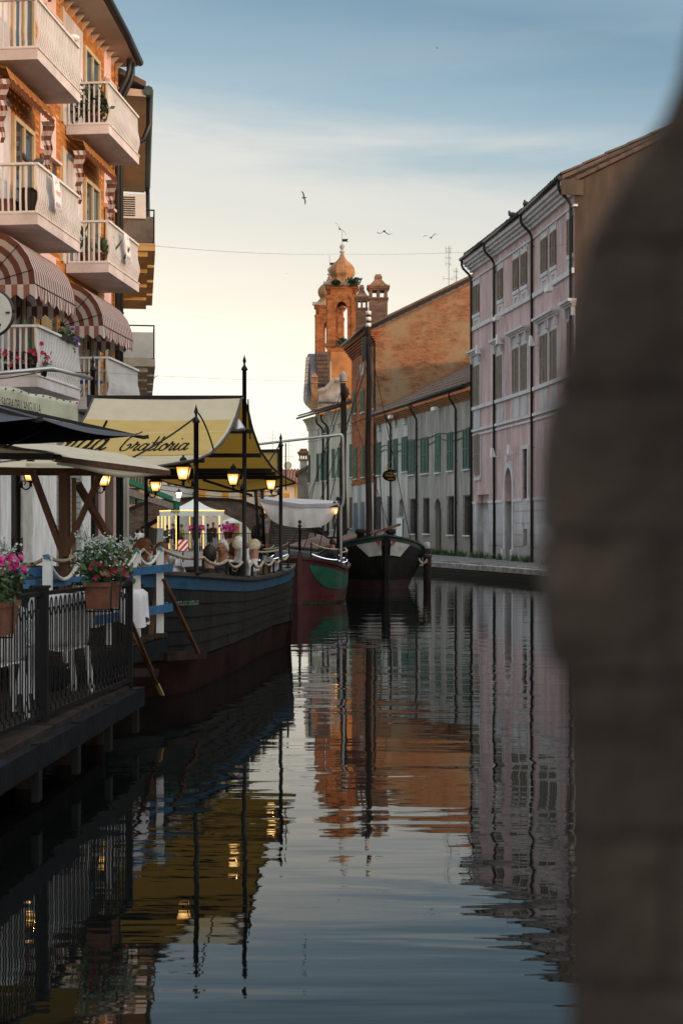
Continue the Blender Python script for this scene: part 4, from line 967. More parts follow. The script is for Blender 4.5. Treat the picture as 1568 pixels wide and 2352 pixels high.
# hooped awnings over the lower balconies
m_aw_b = cloth('awning_brown', (.34, .15, .115), (.16, .07, .05), .25); m_aw_w = cloth('awning_white', (.70, .64, .63), (.48, .43, .41), .3)
def hood(ya, yb, zb, r, lab, gp='striped balcony awnings'):
    a, b = la(ya), la(yb); t = thing('striped_awning', lab, 'awning', lf.pt(a, zb, 0), gp)
    N = 6; arc = [(r * .98 * math.sin(math.pi / 2 * k / N), zb + r * math.cos(math.pi / 2 * k / N)) for k in range(N + 1)]
    mb = MB(); n = int((b - a) / .075)
    for i in range(n):
        s0, s1 = a + (b - a) * i / n, a + (b - a) * (i + 1) / n
        for k in range(N):
            (d0, z0), (d1, z1) = arc[k], arc[k + 1]
            mb.add([lf.pt(s0, z1, d1), lf.pt(s1, z1, d1), lf.pt(s1, z0, d0), lf.pt(s0, z0, d0)], [(0, 1, 2, 3)], i % 2)
    mb.build('hood', [m_aw_w, m_aw_b], t, fixn=False)
    for s, fl in ((a, 1), (b, -1)):
        mb = MB(); nb = 9
        for k in range(N):
            t0, t1 = math.pi / 2 * k / N, math.pi / 2 * (k + 1) / N
            for j in range(nb):
                q0, q1 = r * j / nb, r * (j + 1) / nb
                vs = [lf.pt(s, zb + q * math.cos(t_), q * .98 * math.sin(t_)) for q, t_ in ((q0, t0), (q1, t0), (q1, t1), (q0, t1))]
                mb.add(vs if fl > 0 else vs[::-1], [(0, 1, 2, 3)], (j + 1) % 2)
        mb.build('awning_side', [m_aw_w, m_aw_b], t, fixn=False)
        mb = MB()
        for k in range(18):     # scalloped valance along the side
            d0, d1 = r * .98 * k / 18, r * .98 * (k + 1) / 18; e = lambda d: zb - .23 - .05 * math.cos(d / r * 4 * 2 * math.pi)
            vs = [lf.pt(s, e(d0), d0), lf.pt(s, e(d1), d1), lf.pt(s, zb, d1), lf.pt(s, zb, d0)]
            mb.add(vs if fl > 0 else vs[::-1], [(0, 1, 2, 3)], (k // 2) % 2)
        mb.build('valance', [m_aw_w, m_aw_b], t, fixn=False)
        rb = MB()
        for k in range(1, N, 2): rb.tube([lf.pt(s - fl * .008, zb, .02), lf.pt(s - fl * .008, zb + r * math.cos(math.pi / 2 * k / N), r * .98 * math.sin(math.pi / 2 * k / N))], .008, 5)
        rb.build('rib', m_iron, t)
    mb = MB(); m_ = n * 2
    for i in range(m_):
        s0, s1 = a + (b - a) * i / m_, a + (b - a) * (i + 1) / m_; e = lambda s: zb - .24 - .045 * math.cos((s - a) * 2 * math.pi / .3); dd = lambda s: r * .98 + .025 * math.sin((s - a) * 9)
        mb.add([lf.pt(s0, e(s0), dd(s0)), lf.pt(s1, e(s1), dd(s1)), lf.pt(s1, zb, r * .98), lf.pt(s0, zb, r * .98)], [(0, 1, 2, 3)], (i // 2) % 2)
    mb.build('valance', [m_aw_w, m_aw_b], t, fixn=False)
    MB().tube([lf.pt(a, zb, r * .98), lf.pt(b, zb, r * .98)], .012, 6).build('front_bar', m_iron, t)
    return t
hood(26.55, 29.15, 6.48, 1.06, 'open striped awning over the nearer lower balcony, cut by the picture edge')
hood(31.5, 34.1, 6.40, 1.0, 'open striped awning, faded, over the farther lower balcony')
# folded awnings under the upper balconies
def folded(ya, yb, z, lab, dr=1.2):
    a, b = la(ya), la(yb); t = thing('folded_awning', lab, 'awning', lf.pt(a, z - .5, 0), 'folded awnings under balconies')
    mb = MB(); n = 34
    for i in range(n):
        s0, s1 = a + (b - a) * i / n, a + (b - a) * (i + 1) / n
        for (z0, d0, z1, d1) in ((z - .05, .1, z - .12, .42), (z - .12, .42, z - .34, .50)):
            w0, w1 = .03 * math.sin(i * 1.9), .03 * math.sin((i + 1) * 1.9)
            mb.add([lf.pt(s0, z1 - w0, d1), lf.pt(s1, z1 - w1, d1), lf.pt(s1, z0, d0), lf.pt(s0, z0, d0)], [(0, 1, 2, 3)], i % 2)
        mb.add([lf.pt(s0, z - .42 - .04 * (i % 2), .47), lf.pt(s1, z - .42 - .04 * ((i + 1) % 2), .47), lf.pt(s1, z - .34, .50), lf.pt(s0, z - .34, .50)], [(0, 1, 2, 3)], 1)
    mb.build('gathered_cloth', [m_aw_y, m_aw_b], t)
    for s in (a, b):
        mb = MB(); k = 12
        for j in range(k):
            z0, z1 = z - .35 - dr * j / k, z - .35 - dr * (j + 1) / k
            w = lambda q: .14 * (1 - .75 * q / k) ; sw = lambda q: .03 * math.sin(q * 1.3)
            for e in range(4):
                x0, x1 = -w(j) + 2 * w(j) * e / 4, -w(j) + 2 * w(j) * (e + 1) / 4; y0_, y1_ = -w(j + 1) + 2 * w(j + 1) * e / 4, -w(j + 1) + 2 * w(j + 1) * (e + 1) / 4
                mb.add([lf.pt(s + (.02 if e % 2 else 0), z0, .34 + x0 + sw(j)), lf.pt(s + (0 if e % 2 else .02), z0, .34 + x1 + sw(j)), lf.pt(s + (0 if e % 2 else .02), z1, .34 + y1_ + sw(j + 1)), lf.pt(s + (.02 if e % 2 else 0), z1, .34 + y0_ + sw(j + 1))], [(0, 1, 2, 3)], j % 2)
        mb.build('hanging_end', [m_aw_w, m_aw_b], t)
m_aw_y = cloth('awning_ochre', (.50, .27, .06), (.3, .16, .05), .3)
folded(26.7, 29.5, 10.72, 'folded ochre awning under the nearer top balcony'); folded(31.8, 34.5, 10.72, 'folded ochre awning with striped tails under the farther top balcony')
folded(26.3, 29.6, LH - .05, 'striped awning folded under the eaves above the nearer top balcony', .5)
# ground floor of the apartment house
def gspn(x0, x1): return lf.at(x0), lf.at(x1)
m_gfw = M('ground_floor_plaster', (.70, .71, .71), .9, .05, 1.2, streak=True)
m_marble = M('stone_cladding', (.46, .45, .42), .6, .15, 2.5)
def strip(x0, x1, d0, d1, mat, name, z0=.5, z1=4.2, label=None):
    a, b = gspn(x0, x1); return MB().fbox(lf, a, b, z0, z1, d0, d1).build(name, mat, apt, label)
for x0, x1, d, m_, nm in ((-140, -60, .06, m_gfw, 'pillar'), (-60, -6, .02, m_glass, 'shop_window'), (-6, 17, .08, m_gfw, 'pillar'), (17, 46, .02, m_dark, 'doorway'), (46, 68, .06, m_marble, 'stone_pillar'), (68, 121, .09, m_gfw, 'pillar'), (182, 210, .08, m_gfw, 'pillar'),
                          (210, 225, .02, m_dark, 'doorway'), (225, 233, .09, m_pinkp, 'pillar'), (233, 256, .05, m_brown, 'wooden_door'), (256, 259, .10, m_pinkp, 'pillar')):
    strip(x0, x1, 0, d, m_, nm)
a, b = gspn(121, 182); mb = MB(); z = .5
m_rs = M('grey_roller_shutter', (.30, .31, .32), .5, .0, 1.2, metal=.2, col2=(.20, .20, .20), streak=True)
while z < 3.9:
    MB().hexa([lf.pt(a, z, .02), lf.pt(b, z, .02), lf.pt(b, z, .05), lf.pt(a, z, .05), lf.pt(a, z + .13, .02), lf.pt(b, z + .13, .02), lf.pt(b, z + .13, .03), lf.pt(a, z + .13, .03)]).build('shutter_slat', m_rs, apt); z += .135
strip(-200, 259, 0, .12, m_gfw, 'fascia', 3.95, 4.55)
MB().fbox(lf, *gspn(27, 38), 1.25, 1.75, .03, .14).build('letter_box', M('letter_box_paint', (.06, .03, .035), .5), apt)

# ------------------------------------------------------------------ second house on the left bank, turning away
sf = Fr((-5.9, 37.1), (-7.36, 47.4), (1, 0)); SH = 13.2
sec = thing('yellow_house', 'house with dark roof edge and concrete balconies behind the apartment house', 'house', (-7, 42, .5))
m_yel = M('ochre_plaster', (.42, .27, .10), .9, .1, 1.)
MB().hexa([sf.pt(0, 0, -8), sf.pt(sf.len, 0, -8), sf.pt(sf.len, 0), sf.pt(0, 0), sf.pt(0, SH, -8), sf.pt(sf.len, SH, -8), sf.pt(sf.len, SH), sf.pt(0, SH)]).build('wall', m_yel, sec)
MB().hexa([sf.pt(-.2, SH, -1), sf.pt(sf.len + .2, SH, -1), sf.pt(sf.len + .2, SH - .05, .80), sf.pt(-.2, SH - .05, .80), sf.pt(-.2, SH + .25, -1), sf.pt(sf.len + .2, SH + .25, -1), sf.pt(sf.len + .2, SH + .12, .82), sf.pt(-.2, SH + .12, .82)]).build('eave', m_soff, sec)
m_cu = M('green_gutter', (.035, .06, .05), .5, .2, 3.)
MB().tube([sf.pt(-.25, SH + .1, .86), sf.pt(sf.len + .2, SH + .1, .86)], .13, 8).build('gutter', m_cu, sec)
MB().hexa([sf.pt(-.2, SH + .2, .8), sf.pt(sf.len + .2, SH + .2, .8), sf.pt(sf.len + .2, SH + 2, -3), sf.pt(-.2, SH + 2, -3), sf.pt(-.2, SH + .35, .8), sf.pt(sf.len + .2, SH + .35, .8), sf.pt(sf.len + .2, SH + 2.2, -3), sf.pt(-.2, SH + 2.2, -3)]).build('roof', m_roof, sec)
MB().tube([sf.pt(0, SH, .9), sf.pt(0, SH - .7, .9), sf.pt(0, SH - 1.1, .75), sf.pt(0, SH - 1.3, .45), sf.pt(0, SH - 1.4, .14), sf.pt(0, .5, .14)], .07, 8).build('drainpipe', m_gutter, sec)
MB().tube([sf.pt(sf.len, SH, .9), sf.pt(sf.len, SH - 1.2, .92), sf.pt(sf.len, SH - 1.6, .7), sf.pt(sf.len, SH - 1.8, .2)], .07, 8).build('drainpipe', m_gutter, sec)
m_conc = M('stained_concrete', (.17, .15, .13), .95, .0, 1.2, .4, col2=(.07, .06, .05)); m_bsl = M('ochre_slab', (.42, .28, .11), .85, .1, 2.); m_bsl2 = M('pale_slab', (.40, .35, .28), .85, .1, 2.)
m_frost = M('frosted_panel', (.46, .47, .46), .4, .08, 2.)
for (ztop, mp1, mp2) in ((10.45, m_conc, m_bsl), (7.35, m_frost, m_bsl2)):
    for k in range(4):
        s0 = .9 + k * 2.5; z = ztop - .9
        o = MB().fbox(sf, s0, s0 + 2.1, z - .20, z, 0, 1.05).fbox(sf, s0 + .1, s0 + 2.0, z - .34, z - .20, 0, .85).build('balcony', mp2, sec)
        MB().fbox(sf, s0 + .03, s0 + .07, z + .03, z + .72, .05, 1.0).build('side_panel', mp1, o); MB().fbox(sf, s0 + .07, s0 + 2.05, z + .03, z + .72, .97, 1.0).build('front_panel', mp1, o)
        rl = MB(); p = sf.pt
        rl.beam(p(s0 + .05, z + .9, .05), p(s0 + .05, z + .9, 1.02), .035); rl.beam(p(s0 + .05, z + .9, 1.02), p(s0 + 2.05, z + .9, 1.02), .035)
        for s, d in ((s0 + .05, 1.02), (s0 + 2.05, 1.02), (s0 + 1.05, 1.02)): rl.beam(p(s, z - .1, d), p(s, z + .9, d), .03)
        rl.build('railing', m_iron, o)
ac = MB(); ac.fbox(sf, .85, 1.25, 10.2, 10.85, .1, .8); o = ac.build('air_conditioner', m_balc, sec)
mb = MB()
for k in range(9): mb.fbox(sf, .83, .849, 10.26 + k * .06, 10.29 + k * .06, .16, .52)
mb.build('air_grille', m_gutter, o)
# lower arcade of that house: columns and a pale pipe
for x0, x1, m_, d in ((262, 266, m_brown, .2), (268, 282, m_dark, .1), (283, 289, m_pale, .3), (290, 293, m_pale, .35)):
    Y = 38.5; MB().box(WX(x0, Y), WX(x1, Y), Y, Y + .3, .5, 4.4).build('pillar', m_, sec)

# ------------------------------------------------------------------ things on the balconies
def sprig(mb, c, n, sx, sy, sz, size, mis=(0,), rr=None):
    rr = rr or R
    for _ in range(n):
        p = V(c) + V((rr.gauss(0, sx), rr.gauss(0, sy), rr.gauss(0, sz)))
        d = V((rr.uniform(-1, 1), rr.uniform(-1, 1), rr.uniform(-.6, 1))).normalized(); w = d.cross(V((rr.uniform(-1, 1), rr.uniform(-1, 1), .2))).normalized()
        s = size * rr.uniform(.6, 1.3)
        mb.add([p - d * s * .5, p + w * s * .28, p + d * s * .5, p - w * s * .28], [(0, 1, 2, 3)], rr.choice(mis))
def flower(mb, p, r, mi, rr=None):
    rr = rr or R; n = V((rr.uniform(-.5, .9), rr.uniform(-1, -.1), rr.uniform(-.2, 1))).normalized(); a = n.cross(V((.3, .2, 1))).normalized(); b = n.cross(a); p = V(p)
    vs = [p] + [p + (a * math.cos(t) + b * math.sin(t)) * r * (1 if k % 2 else .72) + n * r * .3 for k, t in enumerate([2 * math.pi * k / 10 for k in range(10)])]
    mb.add(vs, [(0, 1 + k, 1 + (k + 1) % 10) for k in range(10)], mi)
def pot(c, r, h, mat, parent):
    return MB().lathe([(r * .75, 0), (r * .98, h * .85), (r * 1.08, h * .86), (r * 1.08, h), (r * .9, h)], c, 10).build('pot', mat, parent)
def potplant(c, label, r=.11, h=.2, mat=None, leaf=None, n=90, spread=.10, up=.16, fl=None, nf=0, fr_=.035, lsize=.08, group=None, cat='potted plant'):
    t = thing('potted_plant', label, cat, c, group); c = V(c)
    pot(c, r, h, mat or m_terra, t)
    mb = MB(); sprig(mb, c + V((0, 0, h + up)), n, spread, spread, up * .55, lsize); mb.build('foliage', leaf or m_leaf, t)
    if nf:
        mb = MB()
        for _ in range(nf): flower(mb, c + V((R.gauss(0, spread * 1.1), R.gauss(0, spread * 1.1), h + up + R.gauss(.04, up * .55))), fr_, 0)
        mb.build('flowers', fl, t, kind='stuff')
    return t
m_black = M('black_plastic', (.012, .012, .013), .4)
z = FL[0] + .225
for k, lb in enumerate(('red petunia pot nearest the picture edge on the lower balcony', 'second red petunia pot from the corner on the lower balcony', 'red petunia pot with a green stake at the balcony corner', 'red petunia trailing through the front bars of the lower balcony')):
    p = lf.pt(la(26.8) + (.15, .15, .15, .35)[k], z, (.38, .62, .85, .98)[k]); potplant(p, lb, .10, .22 if k < 3 else .16, m_black, m_leafd, 60, .07, .13, m_petr, 16, .055, group='petunia pots on the lower balcony')
mb = MB(); c0, c1 = lf.pt(la(28.3), z + .94, BD - .05), lf.pt(la(29.4), z + .94, BD - .05)
pl = thing('flower_trough', 'green trailing trough with violet petunias on the lower balcony handrail', 'planter', (c0 + c1) / 2)
MB().beam(c0, c1, .14, .12).build('trough', m_black, pl)
for k in range(230):
    t = R.random(); sprig(mb, c0.lerp(c1, t) + V((0, 0, .09 - .16 * t * R.random())), 1, .07, .03, .07, .09)
mb.build('foliage', m_leaf, pl); mb = MB()
for k in range(16): flower(mb, c0.lerp(c1, .45 + .55 * R.random()) + V((R.gauss(0, .08), R.gauss(0, .04), R.gauss(.0, .1))), .05, 0)
mb.build('flowers', m_petp, pl, kind='stuff')
p = lf.pt(la(26.8) + .15, FL[0] + .225, .85); MB().tube([p, p + V((-.10, -.02, .75)), p + V((-.16, -.02, 1.05))], .012, 5).build('green_stake', m_green2 if False else M('green_cane', (.02, .25, .08), .6), label='green cane leaning in the petunia pot at the balcony corner', cat='cane')
# cactus pots and agave
z = FL[1] + .225
def cactus(p, lab, n=8):
    t = thing('cactus', lab, 'potted plant', p, 'cactus pots on the middle balcony'); p = V(p); pot(p, .13, .26, m_terra, t); mb = MB()
    for k in range(n):
        b = p + V((R.gauss(0, .1), R.gauss(0, .1), .22 + .09 * R.random() * k / 2)); d = V((R.gauss(0, .5), R.gauss(0, .5), 1)).normalized()
        mb.tube([b, b + d * .1, b + d * .22, b + d * .3], [.02, .055, .05, .012], 6, flat=.35)
    mb.build('pads', m_leaf, t, kind='stuff')
cactus(lf.pt(la(31.87) + .25, z, .35), 'tall cactus in a terracotta pot behind the middle balcony bars', 14); cactus(lf.pt(la(31.87) + .3, z, .72), 'broad cactus at the corner of the middle balcony', 14); cactus(lf.pt(la(32.7), z, .84), 'cactus with a pad poking through the middle balcony bars', 8)
z = FL[2] + .225
ag = thing('agave', 'dark spiky agave and shrub filling the farther top balcony', 'potted plant', lf.pt(la(32.3), z, .5)); p = V(lf.pt(la(32.3), z, .5)); pot(p, .22, .3, m_terra, ag)
mb = MB(); sprig(mb, p + V((0, 0, .5)), 420, .22, .24, .18, .14); mb.build('foliage', m_leafd, ag); mb = MB()
for k in range(9):
    d = V((R.gauss(0, .4), R.gauss(0, .4), 1)).normalized(); mb.tube([p + V((0, 0, .4)), p + V((0, 0, .4)) + d * .45, p + V((0, 0, .4)) + d * .9], [.04, .035, .003], 5, flat=.3)
mb.build('blades', m_leafd, ag)
z = FL[1] + .225
for d_, m_, lb in ((.35, m_terra, 'terracotta box of earth on the nearer middle balcony'), (.72, m_oldwood, 'dark wooden box on the nearer middle balcony')):
    p = lf.pt(la(26.8) + .25, z, d_); mb = MB(); mb.fbox(lf, la(26.8) + .1, la(26.8) + .6, z, z + (.26 if m_ is m_terra else .46), d_ - .13, d_ + .13)
    mb.fbox(lf, la(26.8) + .08, la(26.8) + .62, z + (.26 if m_ is m_terra else .46), z + (.29 if m_ is m_terra else .49), d_ - .15, d_ + .15); mb.build('storage_box', m_, label=lb, cat='box')
# folding rack: orange tubes with a blue seat
z = FL[0] + .225; rk = thing('folding_chair', 'folded orange tube chair with blue seat on the farther lower balcony', 'chair', lf.pt(la(31.87) + .2, z, .45)); mb = MB(); p = lambda s, zz_, d: lf.pt(la(31.87) + s, z + zz_, d)
for s in (.15, .4):
    mb.tube([p(s, 0, .2), p(s, .75, .7)], .013, 6); mb.tube([p(s, 0, .75), p(s, .8, .25)], .013, 6)
mb.tube([p(.15, .75, .7), p(.4, .75, .7)], .013, 6); mb.tube([p(.15, .8, .25), p(.4, .8, .25)], .013, 6)
mb.build('frame', M('orange_tube', (.5, .12, .02), .4), rk); MB().hexa([p(.12, .38, .2), p(.43, .38, .2), p(.43, .38, .75), p(.12, .38, .75), p(.12, .43, .2), p(.43, .43, .2), p(.43, .43, .75), p(.12, .43, .75)]).build('seat', M('blue_canvas', (.02, .06, .22), .7), rk)
# for-sale papers tied to the railings
m_paper = M('paper', (.72, .72, .72), .8, .03); m_redink = M('red_ink', (.45, .04, .05), .7); m_blueink = M('blue_ink', (.03, .05, .18), .7)
def notice(ci, s, fi, lab, dz=.0):
    z = FL[fi] + .225; o = MB()
    a = la(COLS[ci][0]) + s; q = lambda ss, zz_, d: lf.pt(a + ss, z + zz_, d)
    o.grid(lambda u, v: q(.42 * u + .04 * v, .86 - .66 * v - dz, BD + .075 + .05 * math.sin(v * 2.2) * (1 + .3 * u) + .03), 4, 6)
    n = o.build('paper_notice', m_paper, label=lab, cat='notice', group='paper notices on the balcony railings', solid=.003)
    for k, (tx, mt) in enumerate((('Z', m_redink), ('VENDE', m_redink), ('0533', m_blueink))):
        u = (lf.u).normalized(); up = V((0, 0, 1))
        text('lettering', tx, mt, q(.06, .70 - .22 * k - dz, BD + .165), u, up, (.13, .09, .08)[k], n, width=(.12, .30, .28)[k])
notice(0, .55, 1, 'white paper notice with red and blue print on the nearer middle balcony'); notice(1, .9, 1, 'creased white paper notice on the farther middle balcony')
# plant bag on the top rail
MB().ball(lf.pt(la(29.2), FL[2] + 1.22, BD - .03), .1, 8, sc=(1.4, 1.2, .7)).build('plastic_bag', m_paper, label='crumpled pale plastic bag on the top balcony rail', cat='bag')
# round sign hanging at the picture edge
t = thing('round_sign', 'round white hanging sign with a black rim at the picture edge', 'sign', W(-25, 718, 20)); c = W(-25, 718, 20); r = .325
mb = MB(); mb.v = []; disk = [(r * math.cos(2 * math.pi * k / 40), r * math.sin(2 * math.pi * k / 40)) for k in range(40)]
mb.prism([c + V((x, 0, y)) for x, y in disk], (0, .05, 0)); mb.build('panel', M('sign_white', (.5, .5, .46), .6, .05), t)
MB().tube([c + V((x * 1.02, .025, y * 1.02)) for x, y in disk + disk[:1]], .028, 8).build('rim', m_gutter, t)
MB().box(c.x + .24, c.x + .30, c.y - .02, c.y, c.z - .012, c.z + .012).build('clip', m_gutter, t); MB().beam(c + V((-.3, .03, .1)), c + V((-1.6, .9, .1)), .05).build('bracket', m_iron, t)
text('lettering', 'a', m_ink, c + V((.06, -.003, -.24)), (1, 0, 0), (0, 0, 1), .14, t, width=.10, shear=.4); text('lettering', '1989', m_ink, c + V((.10, -.003, -.13)), (1, 0, .25), (0, 0, 1), .035, t, width=.10) if False else None
# festival banner below the first balcony
b0, b1 = W(-60, 884 - 13, 21.7), W(177, 920, 25.3); b0.z = 4.22; b1.z = 4.21; u = (b1 - b0).normalized()
bn = thing('festival_banner', 'pale plastic banner lettered SAGRA DELL ANGUILLA under the lower balcony', 'banner', b0)
m_ban = M('banner_plastic', (.45, .47, .36), .22, .12, 1.5, .25, bscale=4.)
mb = MB(); nrm = V((u.y, -u.x, 0))
mb.grid(lambda s, t_: b0.lerp(b1, s) + V((0, 0, -.72 * t_ - .03 * math.sin(s * 9) ** 2)) + nrm * (.03 * math.sin(s * 23 + t_ * 4) * t_ + .05 * math.sin(s * 7)), 60, 8); mb.build('sheet', m_ban, bn, solid=.004)
L_ = (b1 - b0).length
text('lettering', "CCHIO: SAGRA DELL'ANGUILLA", m_ink, b0 + u * (L_ * .06) + V((0, 0, -.36)), u, (0, 0, 1), .165, bn, width=L_ * .50, lift=.10)
mb = MB()
for k in range(14):
    p = b0 + u * (L_ * (k + .5) / 14) + V((0, 0, -.05)); mb.ball(p + nrm * .06, .018, 6)
mb.build('eyelet', m_redink, bn, kind='stuff')
# pipe crossing in front of the balcony from the boat awning's post
# ================================================================== BOATS, AWNINGS, TERRACE
def smooth_path(pts, n=6):
    pts = [V(p) for p in pts]; out = []
    for i in range(len(pts) - 1):
        p0, p1, p2, p3 = pts[max(i - 1, 0)], pts[i], pts[i + 1], pts[min(i + 2, len(pts) - 1)]
        for k in range(n):
            t = k / n; out.append(.5 * ((2 * p1) + (p2 - p0) * t + (2 * p0 - 5 * p1 + 4 * p2 - p3) * t * t + (3 * p1 - p0 - 3 * p2 + p3) * t ** 3))
    return out + [pts[-1]]
GL = {'a': (1.2, [[(.85, .8), (.5, 1.0), (.15, .7), (.1, .25), (.35, 0), (.65, .25), (.9, .95)], [(.95, 1.0), (.8, .35), (.9, .02), (1.25, .3)]]),
      'n': (1.1, [[(0, .6), (.2, 1), (.25, .85), (.12, 0)], [(.15, .4), (.45, .97), (.7, .85), (.62, .2), (.75, 0), (1.15, .35)]]),
      'm': (1.6, [[(0, .6), (.2, 1), (.25, .85), (.12, 0)], [(.15, .4), (.4, .97), (.62, .85), (.55, 0)], [(.58, .4), (.85, .97), (1.1, .85), (1.02, .2), (1.15, 0), (1.5, .35)]]),
      'd': (1.2, [[(.85, .8), (.5, 1), (.15, .7), (.1, .25), (.35, 0), (.65, .25), (.9, .95)], [(1.2, 2.0), (.82, .35), (.92, 0), (1.3, .3)]]),
      'r': (.8, [[(-.1, .3), (.2, 1.15), (.27, .9), (.55, .9), (.38, .3), (.5, 0), (.85, .35)]]),
      't': (.65, [[(.5, 1.75), (.2, .35), (.35, 0), (.7, .3)], [(.0, 1.08), (.65, 1.12)]]),
      'o': (1.0, [[(.5, 1), (.15, .7), (.15, .2), (.45, 0), (.8, .3), (.75, .8), (.5, 1), (.62, .8), (1.05, .85)]]),
      'i': (.55, [[(.0, .4), (.25, .97), (.12, .3), (.25, 0), (.6, .35)], [(.36, 1.42), (.41, 1.52)]]),
      'c': (.85, [[(.75, .75), (.5, 1), (.15, .6), (.2, .15), (.45, 0), (.9, .35)]]),
      'T': (1.5, [[(-.5, 1.75), (-.25, 2.05), (.3, 1.95), (.9, 2.0), (1.5, 2.25)], [(.75, 1.95), (.25, 1.3), (.12, .5), (.45, -.02), (.95, .12), (1.15, .6), (.95, .95), (.7, .7)]]),
      'L': (1.1, [[(.9, 1.8), (.65, 2.0), (.45, 1.2), (.3, .2), (.0, .05), (.3, .12), (.9, 0), (1.2, .3)]]), 'C': (1.2, [[(1.1, 1.6), (.8, 2), (.3, 1.4), (.15, .5), (.5, 0), (1.2, .3)]]), ' ': (.7, [])}
def cursive(txt, fn, mat, parent, wid=.15, slant=.28, width=None, name='lettering'):
    """pen-written letters: fn maps (along, up) in letter units scaled so the text has length `width`, to a point on the surface"""
    tot = sum(GL[c][0] for c in txt); k = (width or tot) / tot; x = 0; mb = MB()
    for c in txt:
        w, strokes = GL[c]
        for st in strokes:
            pts = smooth_path([(x + a + slant * b, b, 0) for a, b in st], 6)
            for i in range(len(pts) - 1):
                d = (pts[i + 1] - pts[i])
                if d.length < 1e-6: continue
                def off(j):
                    t = (pts[min(j + 1, len(pts) - 1)] - pts[max(j - 1, 0)]).normalized(); ww = wid * (.30 + .70 * abs(t.y) ** 1.3); return V((-t.y, t.x, 0)) * ww * .5
                q = [pts[i] - off(i), pts[i + 1] - off(i + 1), pts[i + 1] + off(i + 1), pts[i] + off(i)]
                mb.add([fn(p.x * k, p.y * k) for p in q], [(0, 1, 2, 3)])
        x += w
    return mb.build(name, mat, parent)
# ---- lantern: built once at the origin, arm reaching towards -X
def lantern_parts(t, glow, lit=1.0):
    mb = MB(); mb.ball((0, 0, 0), .052, 10, sc=(.55, 1, 1)); mb.build('wall_disc', m_iron, t)
    mb = MB(); mb.tube(smooth_path([(-.01, 0, 0), (-.03, 0, -.05), (-.075, 0, -.062), (-.115, 0, -.03), (-.12, 0, .02)], 5), .009, 6); mb.tube(smooth_path([(-.012, 0, .02), (-.04, 0, .04), (-.06, 0, .01), (-.04, 0, -.01)], 4), .006, 5)
    mb.lathe([(.012, -.03), (.022, -.01), (.012, .005), (.028, .02), (.05, .035)], (-.12, 0, 0), 8); mb.build('arm', m_iron, t)
    fr = MB(); c = (-.12, 0, 0); a, b, z0, z1 = .052, .083, .035, .185
    for k in range(4):
        th = math.pi / 4 + k * math.pi / 2; p, q = V((c[0] + a * 1.41 * math.cos(th), a * 1.41 * math.sin(th), z0)), V((c[0] + b * 1.41 * math.cos(th), b * 1.41 * math.sin(th), z1)); fr.beam(p, q, .011)
    fr.lathe([(a * 1.46, z0 - .006), (a * 1.46, z0 + .008)], c, 4, rot=math.pi / 4, smooth=False); fr.build('frame', m_iron, t)
    for k in range(4):
        t0, t1 = math.pi / 4 + k * math.pi / 2, math.pi / 4 + (k + 1) * math.pi / 2; vs = [V((c[0] + r * 1.38 * math.cos(th), r * 1.38 * math.sin(th), z)) for r, z, th in ((a, z0 + .008, t0), (a, z0 + .008, t1), (b, z1, t1), (b, z1, t0))]
        MB().add(vs, [(0, 1, 2, 3)]).build('glass_pane', glow, t)
    mb = MB().lathe([(b * 1.62, z1), (b * 1.66, z1 + .012), (b * 1.1, z1 + .05), (.052, z1 + .07), (.05, z1 + .085), (.06, z1 + .088), (.045, z1 + .11), (.02, z1 + .125), (.008, z1 + .15)], c, 4, rot=math.pi / 4, smooth=False); mb.build('cap', m_iron, t)
    MB().ball((-.12, 0, .10), .03, 8, sc=(.8, .8, 1.4)).build('bulb', m_bulb, t)
m_bulb = M('bulb', (1, .9, .7), .4, 0, emit=(1., .80, .45), es=14.)
lan0 = None
def lantern(p, label, rotz=0, scale=1., power=15., group='lit lanterns on the boat awning poles', col=(1., .58, .22)):
    global lan0
    if lan0 is None:
        lan0 = thing('lantern', label, 'lantern', (0, 0, 0), group); lantern_parts(lan0, m_glow); o = lan0; o.location = p; o.rotation_euler = (0, 0, rotz); o.scale = (scale,) * 3
    else: o = dup(lan0, p, rotz, label, group, scale)
    l = bpy.data.lights.new('lantern_light', 'POINT'); l.energy = power; l.color = col; l.shadow_soft_size = .04
    lo = bpy.data.objects.new('lantern_light', l); C.objects.link(lo); lo.location = V(p) + (Matrix.Rotation(rotz, 4, 'Z') @ V((-.12, 0, .27))) * scale; lo['kind'] = 'helper'
    return o

# ------------------------------------------------------------------ boat 1: the floating trattoria
SG = [V(p) for p in ((-2.6, 15.9, 1.52), (-2.1, 16.5, 1.47), (-1.73, 16.95, 1.43), (-1.52, 18.2, 1.36), (-1.30, 19.75, 1.28), (-1.17, 21, 1.25), (-1.02, 22.3, 1.25), (-.84, 23.2, 1.29), (-.78, 23.75, 1.36))]
PG = [V(p) for p in ((-1.5, 24.0, 1.36), (-2.4, 23.6, 1.32), (-3.3, 22.6, 1.3), (-3.75, 20.8, 1.32), (-3.98, 18.2, 1.42), (-4.0, 16.4, 1.53), (-3.4, 15.78, 1.55))]
loop = smooth_path(SG, 4)[:-1] + [SG[-1]] + smooth_path(PG, 3)
NL = len(loop); cen = V((-2.45, 19.8, 0))
def inset(loop, d, z=None):
    out = []; n = len(loop)
    for i in range(n):
        t = (loop[(i + 1) % n] - loop[i - 1]); t.z = 0; t.normalize(); nn = V((t.y, -t.x, 0))
        if nn.dot(loop[i] - cen) < 0: nn = -nn
        p = loop[i] - nn * d
        if z is not None: p.z = z if not callable(z) else z(loop[i])
        out.append(p)
    return out
